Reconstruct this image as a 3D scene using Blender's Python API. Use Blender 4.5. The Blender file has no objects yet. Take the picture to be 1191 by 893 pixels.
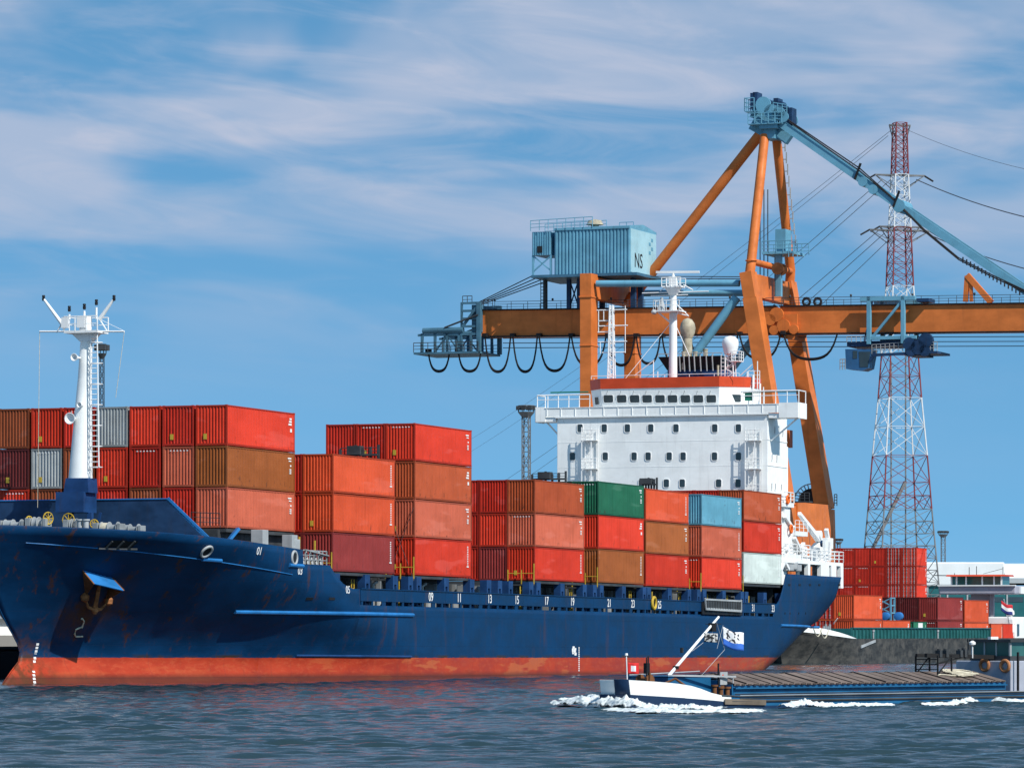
import bpy, math, random
import numpy as np
from mathutils import Vector, Matrix, noise

# ------------------------------------------------------------------ camera, world, sun
C = bpy.context.scene
COL = C.collection
FPX, HZ, HC = 5200.0, 735.0, 3.5          # focal length and horizon row of the photo (1191 px wide), eye height in m
cam = bpy.data.cameras.new('camera')
cam.sensor_width = 36.0
cam.lens = FPX / 1191.0 * 36.0
cam.shift_y = (HZ - 446.5) / 1191.0
cam.clip_start, cam.clip_end = 1.0, 30000.0
camo = bpy.data.objects.new('camera', cam)
camo.location = (0, 0, HC)
camo.rotation_euler = (math.radians(90), 0, 0)
COL.objects.link(camo)
C.camera = camo

TH = math.radians(20.5)
U = Vector((math.sin(TH), math.cos(TH), 0))       # quay direction, away from the viewer
N = Vector((math.cos(TH), -math.sin(TH), 0))      # from the quay out over the water
SUNDIR = (N * 0.66 - U * 0.31 + Vector((0, 0, 0.70))).normalized()

w = bpy.data.worlds.new('World')
C.world = w
w.use_nodes = True
nt = w.node_tree
nt.nodes.clear()
def wn(t): return nt.nodes.new(t)
def wl(a, b): nt.links.new(a, b)
def wmath(op, a, b=None, clamp=False):
    n = wn('ShaderNodeMath'); n.operation = op; n.use_clamp = clamp
    for i, v in enumerate((a, b)):
        if v is None: continue
        if isinstance(v, (int, float)): n.inputs[i].default_value = v
        else: wl(v, n.inputs[i])
    return n.outputs[0]
tc = wn('ShaderNodeTexCoord')
sp = wn('ShaderNodeSeparateXYZ'); wl(tc.outputs['Generated'], sp.inputs[0])
zz = wmath('ADD', wmath('MULTIPLY', wmath('MAXIMUM', sp.outputs[2], 0.0), 1.6), 0.275)
cv = wn('ShaderNodeCombineXYZ'); wl(sp.outputs[0], cv.inputs[0]); wl(sp.outputs[1], cv.inputs[1]); wl(zz, cv.inputs[2])
nm = wn('ShaderNodeVectorMath'); nm.operation = 'NORMALIZE'; wl(cv.outputs[0], nm.inputs[0])
sky = wn('ShaderNodeTexSky'); sky.sky_type = 'NISHITA'; sky.sun_disc = False
sky.sun_elevation = math.asin(SUNDIR.z); sky.sun_rotation = math.atan2(SUNDIR.x, SUNDIR.y)
sky.air_density = 1.0; sky.dust_density = 0.4; sky.ozone_density = 1.6
wl(nm.outputs[0], sky.inputs[0])
tint = wn('ShaderNodeMix'); tint.data_type = 'RGBA'; tint.blend_type = 'MULTIPLY'
tint.inputs['Factor'].default_value = 1.0
wl(sky.outputs[0], tint.inputs['A']); tint.inputs['B'].default_value = (0.86, 1.46, 1.52, 1)
SEED1, SEED2 = 5.2, 8.5
# high thin clouds: stretched noise over azimuth and elevation
az = wmath('ARCTAN2', sp.outputs[0], sp.outputs[1])
def cloud(sx, sy, tilt, off, det, lo, hi, dist=0.6, rough=0.5):
    c = wn('ShaderNodeCombineXYZ')
    wl(wmath('MULTIPLY', az, sx), c.inputs[0])
    wl(wmath('MULTIPLY', wmath('ADD', sp.outputs[2], wmath('MULTIPLY', az, tilt)), sy), c.inputs[1])
    c.inputs[2].default_value = off
    nz = wn('ShaderNodeTexNoise'); nz.inputs['Scale'].default_value = 1.0
    nz.inputs['Detail'].default_value = det; nz.inputs['Roughness'].default_value = rough
    nz.inputs['Distortion'].default_value = dist
    wl(c.outputs[0], nz.inputs['Vector'])
    r = wn('ShaderNodeMapRange'); r.interpolation_type = 'SMOOTHSTEP'
    r.inputs['From Min'].default_value = lo; r.inputs['From Max'].default_value = hi
    wl(nz.outputs[0], r.inputs['Value'])
    return r.outputs[0]
cl1 = cloud(9, 34, 0.05, SEED1, 4, 0.40, 0.62, 0.5, 0.5)
cl2 = cloud(22, 95, 0.10, SEED2, 7, 0.40, 0.74, 1.0, 0.6)
hr = wn('ShaderNodeMapRange'); hr.interpolation_type = 'SMOOTHSTEP'
hr.inputs['From Min'].default_value = 0.045; hr.inputs['From Max'].default_value = 0.112
hr.inputs['To Min'].default_value = 0.06; hr.inputs['To Max'].default_value = 1.0
wl(sp.outputs[2], hr.inputs['Value'])
# the cloud bank lies low over the terminal; overhead the sky is clear
hr2 = wn('ShaderNodeMapRange'); hr2.interpolation_type = 'SMOOTHSTEP'
hr2.inputs['From Min'].default_value = 0.17; hr2.inputs['From Max'].default_value = 0.40
hr2.inputs['To Min'].default_value = 1.0; hr2.inputs['To Max'].default_value = 0.0
wl(sp.outputs[2], hr2.inputs['Value'])
cf = wmath('MULTIPLY', wmath('MULTIPLY', wmath('MULTIPLY', wmath('ADD', wmath('MULTIPLY', cl1, 0.72), wmath('MULTIPLY', cl2, 0.30)), hr.outputs[0]), hr2.outputs[0]), 1.0, True)
mx = wn('ShaderNodeMix'); mx.data_type = 'RGBA'
wl(cf, mx.inputs['Factor']); wl(tint.outputs['Result'], mx.inputs['A'])
mx.inputs['B'].default_value = (4.4, 4.9, 6.2, 1)
bg = wn('ShaderNodeBackground'); bg.inputs['Strength'].default_value = 0.11
wl(mx.outputs['Result'], bg.inputs['Color'])
wo = wn('ShaderNodeOutputWorld'); wl(bg.outputs[0], wo.inputs[0])

sl = bpy.data.lights.new('sun', 'SUN'); sl.energy = 5.0; sl.angle = math.radians(0.5); sl.color = (1.0, 0.955, 0.88)
so = bpy.data.objects.new('sun', sl); COL.objects.link(so)
so.rotation_euler = SUNDIR.to_track_quat('Z', 'Y').to_euler()
so.location = (100, -100, 200)
C.view_settings.view_transform = 'Standard'; C.view_settings.look = 'None'
C.view_settings.exposure = 0.04; C.view_settings.gamma = 1.0

# ------------------------------------------------------------------ frames: turn measured photo pixels into points on real planes
class Frame:
    def __init__(s, M): s.M = M; s.I = M.inverted()
    def ray(s, px, py):
        o = s.I @ Vector((0, 0, HC))
        d = (s.I.to_3x3() @ Vector(((px - 595.5) / FPX, 1.0, (HZ - py) / FPX)))
        return o, d
    def on(s, px, py, ax, v):
        o, d = s.ray(px, py); t = (v - o[ax]) / d[ax]
        return o + d * t
    def y(s, px, py, v): return s.on(px, py, 1, v)
    def x(s, px, py, v): return s.on(px, py, 0, v)
    def px(s, p):
        q = s.M @ Vector(p)
        return 595.5 + FPX * q.x / q.y, HZ - FPX * (q.z - HC) / q.y
def frame_at(origin, xdir, tilt=0.0):
    xd = Vector(xdir).normalized(); zd = Vector((0, 0, 1)); yd = zd.cross(xd)
    M = Matrix((xd, yd, zd)).transposed().to_4x4(); M.translation = origin
    if tilt: M = M @ Matrix.Rotation(tilt, 4, 'Y')
    return Frame(M)

# ------------------------------------------------------------------ mesh helpers
class MB:
    def __init__(s): s.v = []; s.f = []; s.cuts = []
    def cut(s):
        """start a new separate piece"""
        s.cuts.append((len(s.v), len(s.f))); return s
    def add(s, vs, fs):
        b = len(s.v); s.v += [tuple(p) for p in vs]; s.f += [tuple(i + b for i in f) for f in fs]; return s
    def box(s, x0, x1, y0, y1, z0, z1):
        vs = [(x, y, z) for z in (z0, z1) for (x, y) in ((x0, y0), (x1, y0), (x1, y1), (x0, y1))]
        return s.add(vs, [(0, 3, 2, 1), (4, 5, 6, 7), (0, 1, 5, 4), (1, 2, 6, 5), (2, 3, 7, 6), (3, 0, 4, 7)])
    def bar(s, a, b, w, h=None, up=(0, 0, 1), w2=None, h2=None):
        a = Vector(a); b = Vector(b); h = w if h is None else h
        w2 = w if w2 is None else w2; h2 = h if h2 is None else h2
        d = (b - a)
        if d.length < 1e-6: return s
        d.normalize(); up = Vector(up)
        if abs(d.dot(up)) > 0.98: up = Vector((1, 0, 0)) if abs(d.x) < 0.9 else Vector((0, 1, 0))
        sx = d.cross(up).normalized(); sy = sx.cross(d).normalized()
        vs = []
        for p, ww, hh in ((a, w, h), (b, w2, h2)):
            for i, j in ((-1, -1), (1, -1), (1, 1), (-1, 1)): vs.append(p + sx * (i * ww / 2) + sy * (j * hh / 2))
        return s.add(vs, [(0, 3, 2, 1), (4, 5, 6, 7), (0, 1, 5, 4), (1, 2, 6, 5), (2, 3, 7, 6), (3, 0, 4, 7)])
    def tube(s, pts, r, n=8, r2=None, cap=True):
        pts = [Vector(p) for p in pts]; m = len(pts); vs = []; fs = []
        ref = None
        for i, p in enumerate(pts):
            d = (pts[min(i + 1, m - 1)] - pts[max(i - 1, 0)]).normalized()
            if ref is None: ref = Vector((0, 0, 1)) if abs(d.z) < 0.9 else Vector((1, 0, 0))
            a = d.cross(ref).normalized(); b = d.cross(a).normalized(); ref = -b if False else ref
            rr = r if r2 is None else r + (r2 - r) * i / max(1, m - 1)
            for k in range(n):
                t = 2 * math.pi * k / n; vs.append(p + a * (rr * math.cos(t)) + b * (rr * math.sin(t)))
        for i in range(m - 1):
            for k in range(n):
                k2 = (k + 1) % n; fs.append((i * n + k, i * n + k2, (i + 1) * n + k2, (i + 1) * n + k))
        if cap: fs.append(tuple(range(n - 1, -1, -1))); fs.append(tuple(range((m - 1) * n, m * n)))
        return s.add(vs, fs)
    def lathe(s, prof, c=(0, 0, 0), n=20, axis='z', M=None):
        vs = []; fs = []; m = len(prof); c = Vector(c)
        for (r, h) in prof:
            for k in range(n):
                t = 2 * math.pi * k / n; p = Vector((r * math.cos(t), r * math.sin(t), h))
                if axis == 'y': p = Vector((p.x, p.z, p.y))
                if axis == 'x': p = Vector((p.z, p.x, p.y))
                if M is not None: p = M @ p
                vs.append(c + p)
        for i in range(m - 1):
            for k in range(n):
                k2 = (k + 1) % n; fs.append((i * n + k, i * n + k2, (i + 1) * n + k2, (i + 1) * n + k))
        fs.append(tuple(range(n - 1, -1, -1))); fs.append(tuple(range((m - 1) * n, m * n)))
        return s.add(vs, fs)
    def ring(s, c, R, r, M=None, n=20, k=8):
        vs = []; fs = []; c = Vector(c)
        for i in range(n):
            a = 2 * math.pi * i / n
            for j in range(k):
                b = 2 * math.pi * j / k
                p = Vector(((R + r * math.cos(b)) * math.cos(a), r * math.sin(b), (R + r * math.cos(b)) * math.sin(a)))
                vs.append(c + (M @ p if M is not None else p))
        for i in range(n):
            for j in range(k):
                i2 = (i + 1) % n; j2 = (j + 1) % k
                fs.append((i * k + j, i2 * k + j, i2 * k + j2, i * k + j2))
        return s.add(vs, fs)
    def prism(s, poly, axis, a, b):
        """polygon (2D points) extruded along axis from a to b"""
        def P(q, h):
            return {'x': (h, q[0], q[1]), 'y': (q[0], h, q[1]), 'z': (q[0], q[1], h)}[axis]
        n = len(poly); vs = [P(q, a) for q in poly] + [P(q, b) for q in poly]
        fs = [tuple(range(n - 1, -1, -1)), tuple(range(n, 2 * n))]
        fs += [(i, (i + 1) % n, n + (i + 1) % n, n + i) for i in range(n)]
        return s.add(vs, fs)
    def grid(s, rows):
        m = len(rows); n = len(rows[0]); vs = [p for r in rows for p in r]
        return s.add(vs, [(i * n + j, i * n + j + 1, (i + 1) * n + j + 1, (i + 1) * n + j) for i in range(m - 1) for j in range(n - 1)])
    def rail(s, pts, h=1.0, bars=3, step=1.6, r=0.028):
        pts = [Vector(p) for p in pts]
        for k in range(bars):
            z = Vector((0, 0, h * (k + 1) / bars))
            for a, b in zip(pts, pts[1:]): s.tube([a + z, b + z], r if k == bars - 1 else r * 0.75, 5, cap=False)
        for a, b in zip(pts, pts[1:]):
            L = (b - a).length; n = max(1, int(round(L / step)))
            for i in range(n + 1):
                p = a.lerp(b, i / n); s.tube([p, p + Vector((0, 0, h))], r, 5, cap=False)
        return s
    def ladder(s, a, b, wdir, w=0.45, step=0.32, r=0.03):
        a = Vector(a); b = Vector(b); q = Vector(wdir).normalized() * (w / 2)
        s.tube([a - q, b - q], r, 5); s.tube([a + q, b + q], r, 5)
        n = max(1, int((b - a).length / step))
        for i in range(1, n):
            p = a.lerp(b, i / n); s.tube([p - q, p + q], r * 0.8, 4, cap=False)
        return s
    def mesh(s, name, mat, smooth=False):
        me = bpy.data.meshes.new(name); me.from_pydata(s.v, [], s.f)
        if mat: me.materials.append(mat)
        me.update()
        if smooth: me.polygons.foreach_set('use_smooth', [True] * len(me.polygons))
        return me
    def build(s, name, mat, parent=None, smooth=False, bevel=0, fixn=False):
        if s.cuts:
            cs = [(0, 0)] + s.cuts + [(len(s.v), len(s.f))]; first = None
            for (v0, f0), (v1, f1) in zip(cs, cs[1:]):
                if f1 <= f0: continue
                m = MB(); m.v = s.v[v0:v1]; m.f = [tuple(i - v0 for i in f) for f in s.f[f0:f1]]
                o = m.build(name, mat, parent, smooth, bevel, fixn); first = first or o
            return first
        me = s.mesh(name, mat, smooth)
        if fixn:
            import bmesh
            bm = bmesh.new(); bm.from_mesh(me); bmesh.ops.recalc_face_normals(bm, faces=bm.faces); bm.to_mesh(me); bm.free()
        o = bpy.data.objects.new(name, me); COL.objects.link(o)
        if parent: o.parent = parent
        if smooth:
            try: me.set_sharp_from_angle(angle=math.radians(38))
            except Exception: pass
        if bevel:
            b = o.modifiers.new('bevel', 'BEVEL'); b.width = bevel; b.segments = 2; b.limit_method = 'ANGLE'
        return o
def tag(o, label=None, cat=None, group=None, kind=None):
    if label: o['label'] = label
    if cat: o['category'] = cat
    if group: o['group'] = group
    if kind: o['kind'] = kind
    return o
def empty(name, M, label=None, cat=None, group=None, parent=None):
    o = bpy.data.objects.new(name, None); COL.objects.link(o)
    o.empty_display_size = 0.5
    o.matrix_world = M
    if parent: o.parent = parent
    return tag(o, label, cat, group)
def text_mesh(body, size, mat, extrude=0.004):
    cu = bpy.data.curves.new('lettering', 'FONT'); cu.body = body; cu.size = size; cu.extrude = extrude
    cu.align_x = 'CENTER'; cu.align_y = 'CENTER'; cu.resolution_u = 3
    o = bpy.data.objects.new('lettering', cu); COL.objects.link(o)
    bpy.context.view_layer.update()
    me = bpy.data.meshes.new_from_object(o.evaluated_get(bpy.context.evaluated_depsgraph_get()))
    bpy.data.objects.remove(o); bpy.data.curves.remove(cu)
    me.materials.clear(); me.materials.append(mat)
    return me
def text_into(mb, body, size, M, extrude=0.01):
    me = text_mesh(body, size, None, extrude)
    b = [M @ v.co for v in me.vertices]
    mb.add(b, [tuple(p.vertices) for p in me.polygons]); bpy.data.meshes.remove(me)
    return mb

# ------------------------------------------------------------------ materials
class NB:
    def __init__(s, name):
        s.m = bpy.data.materials.new(name); s.m.use_nodes = True; s.t = s.m.node_tree
        s.b = s.t.nodes['Principled BSDF']; s.tc = s.n('ShaderNodeTexCoord')
    def n(s, t): return s.t.nodes.new(t)
    def l(s, a, b): s.t.links.new(a, b)
    def setv(s, inp, v):
        if isinstance(v, (int, float, tuple)): inp.default_value = v
        else: s.l(v, inp)
    def math(s, op, a, b=None, clamp=False):
        n = s.n('ShaderNodeMath'); n.operation = op; n.use_clamp = clamp
        s.setv(n.inputs[0], a)
        if b is not None: s.setv(n.inputs[1], b)
        return n.outputs[0]
    def mapping(s, scale, src=None, loc=None):
        n = s.n('ShaderNodeMapping'); n.inputs['Scale'].default_value = scale
        s.l(src or s.tc.outputs['Object'], n.inputs['Vector'])
        if loc is not None: s.l(loc, n.inputs['Location'])
        return n.outputs[0]
    def noise(s, vec, scale, det=4, rough=0.55, dist=0.0):
        n = s.n('ShaderNodeTexNoise'); n.inputs['Scale'].default_value = scale; n.inputs['Detail'].default_value = det
        n.inputs['Roughness'].default_value = rough; n.inputs['Distortion'].default_value = dist
        s.l(vec, n.inputs['Vector']); return n.outputs[0]
    def rng(s, v, a, b, c=0.0, d=1.0, smooth=True):
        n = s.n('ShaderNodeMapRange'); n.interpolation_type = 'SMOOTHSTEP' if smooth else 'LINEAR'
        s.l(v, n.inputs['Value'])
        for k, x in zip(('From Min', 'From Max', 'To Min', 'To Max'), (a, b, c, d)): n.inputs[k].default_value = x
        return n.outputs[0]
    def mix(s, f, a, b, mode='MIX'):
        n = s.n('ShaderNodeMix'); n.data_type = 'RGBA'; n.blend_type = mode
        s.setv(n.inputs['Factor'], f)
        for inp, v in ((n.inputs['A'], a), (n.inputs['B'], b)):
            if isinstance(v, tuple): inp.default_value = (*v[:3], 1)
            else: s.l(v, inp)
        return n.outputs['Result']
    def bump(s, h, strength=0.3, dist=0.02):
        n = s.n('ShaderNodeBump'); n.inputs['Strength'].default_value = strength; n.inputs['Distance'].default_value = dist
        s.l(h, n.inputs['Height']); s.l(n.outputs[0], s.b.inputs['Normal'])
    def xyz(s, v=None):
        n = s.n('ShaderNodeSeparateXYZ'); s.l(v or s.tc.outputs['Object'], n.inputs[0]); return n.outputs
    def done(s, col=None, rough=None, metal=None, spec=None):
        if col is not None: s.setv(s.b.inputs['Base Color'], (*col[:3], 1) if isinstance(col, tuple) else col)
        if rough is not None: s.setv(s.b.inputs['Roughness'], rough)
        if metal is not None: s.setv(s.b.inputs['Metallic'], metal)
        if spec is not None: s.b.inputs['Specular IOR Level'].default_value = spec
        return s.m
_mats = {}
RUST = (0.10, 0.035, 0.014)
def paint(name, col, rough=0.45, var=0.18, rust=0.0, streak=0.3, scale=1.0, rnd=False, bump=0.0, dirt=(0.04, 0.032, 0.026)):
    """weathered paint: broad fading, vertical dirt streaks, rust spots"""
    if name in _mats: return _mats[name]
    b = NB(name); loc = None
    if rnd:
        oi = b.n('ShaderNodeObjectInfo'); cx = b.n('ShaderNodeCombineXYZ')
        b.l(b.math('MULTIPLY', oi.outputs['Random'], 90.0), cx.inputs[0]); b.l(b.math('MULTIPLY', oi.outputs['Random'], 37.0), cx.inputs[2])
        loc = cx.outputs[0]
    v1 = b.mapping((0.5 * scale, 0.5 * scale, 0.8 * scale), loc=loc)
    n1 = b.noise(v1, 1.0, 5, 0.6)
    base = b.mix(b.rng(n1, 0.3, 0.7), tuple(c * (1 - var) for c in col), tuple(min(1, c * (1 + var * 0.8) + 0.012 * var) for c in col))
    v2 = b.mapping((2.6 * scale, 2.6 * scale, 0.16 * scale), loc=loc)
    n2 = b.noise(v2, 1.0, 6, 0.65)
    base = b.mix(b.math('MULTIPLY', b.rng(n2, 0.52, 0.8), streak), base, dirt)
    if rust > 0:
        v3 = b.mapping((1.6 * scale, 1.6 * scale, 0.7 * scale), loc=loc)
        n3 = b.noise(v3, 1.4, 8, 0.72)
        base = b.mix(b.math('MULTIPLY', b.rng(n3, 0.70 - 0.12 * rust, 0.76 - 0.06 * rust), 0.85), base, RUST)
    if rnd:
        base = b.mix(0.35, base, b.mix(oi.outputs['Random'], tuple(c * 0.75 for c in col), tuple(min(1, c * 1.15 + 0.01) for c in col)))
    if bump: b.bump(n1, bump, 0.03)
    _mats[name] = b.done(base, b.rng(n2, 0.3, 0.8, rough - 0.08, rough + 0.2), spec=0.22)
    return _mats[name]
def container_paint(name, col, wear=0.5, rough=0.5):
    """box paint: faded patches, vertical dirt runs, scuffs and rust along the bottom rail, each box different"""
    b = NB(name); oi = b.n('ShaderNodeObjectInfo'); cx = b.n('ShaderNodeCombineXYZ')
    b.l(b.math('MULTIPLY', oi.outputs['Random'], 90.0), cx.inputs[0]); b.l(b.math('MULTIPLY', oi.outputs['Random'], 37.0), cx.inputs[2]); loc = cx.outputs[0]
    X, Y, Z = b.xyz()
    n1 = b.noise(b.mapping((0.30, 0.5, 0.55), loc=loc), 1.0, 5, 0.6)
    base = b.mix(b.rng(n1, 0.32, 0.68), tuple(c * 0.80 for c in col), tuple(min(1, c * 1.10 + 0.006) for c in col))
    base = b.mix(0.45, base, b.mix(oi.outputs['Random'], tuple(c * 0.62 for c in col), tuple(min(1, c * 1.18 + 0.012) for c in col)))
    n2 = b.noise(b.mapping((3.2, 3.2, 0.20), loc=loc), 1.0, 6, 0.7)
    base = b.mix(b.math('MULTIPLY', b.rng(n2, 0.50, 0.78), 0.42), base, tuple(c * 0.30 + 0.006 for c in col))
    n4 = b.noise(b.mapping((2.4, 2.4, 0.9), loc=loc), 1.3, 7, 0.72)
    low = b.rng(Z, 0.15, 1.1, 1.0, 0.12)
    base = b.mix(b.math('MULTIPLY', b.math('MULTIPLY', b.rng(n4, 0.56, 0.66), low), min(1, 0.55 + wear * 0.5)), base, (0.045, 0.022, 0.014))
    n5 = b.noise(b.mapping((0.8, 0.8, 1.2), loc=loc), 1.0, 8, 0.75)
    base = b.mix(b.math('MULTIPLY', b.rng(n5, 0.70 - 0.09 * wear, 0.75 - 0.06 * wear), 0.75), base, (0.055, 0.024, 0.014))
    n6 = b.noise(b.mapping((0.16, 0.4, 0.9), loc=loc), 1.0, 3, 0.5)
    base = b.mix(b.math('MULTIPLY', b.rng(n6, 0.58, 0.66), 0.22), base, tuple(min(1, c * 1.1 + 0.10) for c in col))
    b.bump(b.noise(b.mapping((0.9, 0.9, 0.7), loc=loc), 1.0, 3, 0.5), 0.35, 0.05)
    _mats[name] = b.done(base, b.rng(n2, 0.3, 0.8, rough - 0.08, rough + 0.2), spec=0.2); return _mats[name]
def glassy(name, col=(0.02, 0.03, 0.035), rough=0.06):
    if name in _mats: return _mats[name]
    b = NB(name); n = b.noise(b.mapping((1, 1, 1)), 0.8, 2)
    _mats[name] = b.done(b.mix(n, col, tuple(c * 2.2 for c in col)), rough); return _mats[name]

M_white = paint('white_paint', (0.86, 0.87, 0.85), 0.4, 0.06, 0.22, 0.20)
M_whiteclean = paint('clean_white_paint', (0.80, 0.80, 0.79), 0.35, 0.05, 0, 0.08)
M_orange = paint('crane_orange', (0.62, 0.165, 0.036), 0.5, 0.16, 0.05, 0.25, 0.6)
M_sky = paint('crane_blue', (0.13, 0.33, 0.45), 0.5, 0.14, 0.05, 0.3, 0.6)
M_dblue = paint('dark_blue_steel', (0.012, 0.04, 0.10), 0.5, 0.3, 0.1, 0.3)
M_shipblue = paint('ship_blue', (0.010, 0.045, 0.14), 0.45, 0.25, 0.15, 0.3)
M_lblue = paint('light_blue_trim', (0.02, 0.16, 0.42), 0.45, 0.2, 0.2, 0.25)
M_black = paint('black_steel', (0.012, 0.012, 0.014), 0.55, 0.3, 0.1, 0.2)
M_dark = paint('dark_grey_steel', (0.045, 0.05, 0.055), 0.6, 0.3, 0.2, 0.3)
M_grey = paint('grey_steel', (0.27, 0.29, 0.30), 0.55, 0.2, 0.2, 0.35)
M_lgrey = paint('pale_grey_steel', (0.36, 0.38, 0.39), 0.5, 0.15, 0.2, 0.3)
M_yellow = paint('yellow_paint', (0.50, 0.34, 0.04), 0.5, 0.2, 0.15, 0.3)
M_rust = paint('rusty_iron', (0.16, 0.065, 0.025), 0.85, 0.4, 0.6, 0.4)
M_rope = paint('pale_rope', (0.52, 0.47, 0.36), 0.9, 0.25, 0, 0.2, 6)
M_redband = paint('red_band_paint', (0.58, 0.065, 0.02), 0.4, 0.12, 0, 0.15)
M_green = paint('green_canvas', (0.02, 0.20, 0.13), 0.6, 0.2, 0, 0.2)
M_glass = glassy('dark_glass')
M_marks = paint('white_lettering', (0.80, 0.80, 0.78), 0.5, 0.1, 0, 0.1)
M_funnelbeige = paint('sooty_beige', (0.42, 0.37, 0.27), 0.6, 0.25, 0.2, 0.7, 2)
M_rubber = paint('black_rubber', (0.015, 0.015, 0.016), 0.8, 0.2, 0, 0.1)
M_lifeorange = paint('life_ring_orange', (0.75, 0.14, 0.02), 0.55, 0.12, 0, 0.1)
M_galv = paint('galvanised_steel', (0.30, 0.31, 0.32), 0.5, 0.2, 0.1, 0.3)
# ------------------------------------------------------------------ water
rng = np.random.default_rng(7)
def water_height(X, Y, lod):
    H = np.zeros_like(X)
    for i in range(46):
        L = 0.58 * (1.085 ** i) * (0.9 + 0.2 * rng.random())
        a = rng.normal(1.85, 0.65)            # wind roughly along the fairway
        k = 2 * math.pi / L
        amp = 0.0215 * L ** 0.55 * (0.6 + 0.8 * rng.random())
        if L < 1.4: amp *= 1.15
        if L > 1.9: amp *= 0.55
        if L > 2.9: amp *= 0.42
        if L > 4.5: amp *= 0.45
        ph = rng.random() * 6.28
        fade = np.clip((L / lod - 2.2) / 2.0, 0, 1)
        s = np.sin(k * (X * math.cos(a) + Y * math.sin(a)) + ph)
        H += amp * fade * (s + 0.25 * s * s)
    # patches of stronger and weaker ripple
    m = 0.75 + 0.35 * np.sin(X * 0.11 + 1.3 * np.sin(Y * 0.045)) * np.sin(Y * 0.06 + 0.7)
    return H * m
ys = [-2000, -600, -150, 20, 70, 90]
d = 0.14
while ys[-1] < 520:
    ys.append(ys[-1] + d); d = max(0.14, 0.14 + (ys[-1] - 120) * 0.0018)
while ys[-1] < 9000: ys.append(ys[-1] * 1.12)
xs_ = list(np.arange(-62, 78, 0.24))
g = 0.5
left = [xs_[0]]
while left[-1] > -6000: left.append(left[-1] - g); g *= 1.35
g = 0.5; right = [xs_[-1]]
while right[-1] < 6000: right.append(right[-1] + g); g *= 1.35
xs_ = np.array(left[:0:-1] + xs_ + right[1:]); ys = np.array(ys)
XX, YY = np.meshgrid(xs_, ys)
lodx = np.gradient(xs_)[None, :] * np.ones_like(YY); lody = np.gradient(ys)[:, None] * np.ones_like(XX)
HH = water_height(XX, YY, np.maximum(np.maximum(lodx, lody * 0.8), 0.22))
me = bpy.data.meshes.new('water')
nv = XX.size; ny, nx = XX.shape
me.vertices.add(nv)
me.vertices.foreach_set('co', np.stack([XX.ravel(), YY.ravel(), HH.ravel() - 0.13], 1).ravel())
ii, jj = np.meshgrid(np.arange(ny - 1), np.arange(nx - 1), indexing='ij')
b0 = (ii * nx + jj).ravel()
q = np.stack([b0, b0 + 1, b0 + nx + 1, b0 + nx], 1).ravel()
nf = len(b0)
me.loops.add(nf * 4); me.loops.foreach_set('vertex_index', q)
me.polygons.add(nf); me.polygons.foreach_set('loop_start', np.arange(0, nf * 4, 4))
me.polygons.foreach_set('use_smooth', np.ones(nf, dtype=bool))
me.update(calc_edges=True)
b = NB('harbour_water')
n1 = b.noise(b.mapping((0.75, 1.35, 1.0)), 2.4, 6, 0.62, 0.3)
n2 = b.noise(b.mapping((0.02, 0.05, 1)), 1.0, 3)
b.bump(n1, 0.55, 0.11)
wcol = b.mix(n2, (0.014, 0.029, 0.034), (0.026, 0.048, 0.054))
b.b.inputs['IOR'].default_value = 1.333
M_water = b.done(wcol, 0.08)
me.materials.append(M_water)
wob = bpy.data.objects.new('water', me); COL.objects.link(wob); tag(wob, 'dark rippled blue grey harbour water', 'water', kind='structure')

# ------------------------------------------------------------------ quay
QF = frame_at(N * -139.1, U)             # x along the quay away from viewer, y towards land
b = NB('quay_concrete')
n1 = b.noise(b.mapping((0.3, 0.3, 0.6)), 1.0, 6, 0.6)
M_quay = b.done(b.mix(n1, (0.16, 0.155, 0.145), (0.30, 0.29, 0.27)), 0.85)
b = NB('quay_wall_tar')
n1 = b.noise(b.mapping((0.6, 0.6, 0.15)), 1.0, 6, 0.6)
M_quaywall = b.done(b.mix(n1, (0.008, 0.008, 0.009), (0.03, 0.029, 0.028)), 0.8)
mb = MB(); mb.box(-400, 6000, 16.9, 6000, -4, 2.2)
o = mb.build('quay_ground', M_quay); o.matrix_world = QF.M; tag(o, 'concrete quay apron behind the moored ship', 'quay', kind='structure')
mb = MB(); mb.box(-400, 6000, 16.55, 16.9, -4, 2.05)
mb.box(-400, 6000, 16.5, 17.3, 2.204, 2.42)
o = mb.build('quay_wall', M_quaywall); o.matrix_world = QF.M; tag(o, 'black tarred quay wall rising from the water', 'quay wall', kind='structure')

# low shed seen past the bow
o = empty('harbour_shed', QF.M, 'low pale grey shed on the quay beyond the bow', 'shed')
mb = MB(); mb.box(260, 430, 26, 40, 2.2, 3.25); mb.build('plinth', M_quay, o)
mb = MB(); mb.box(259, 431, 27, 41, 3.25, 4.6); mb.build('wall', M_white, o)
mb = MB(); mb.prism([(26.4, 4.6), (41.6, 4.6), (34, 6.2)], 'x', 258.5, 431.5); mb.build('roof', M_grey, o)

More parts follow.
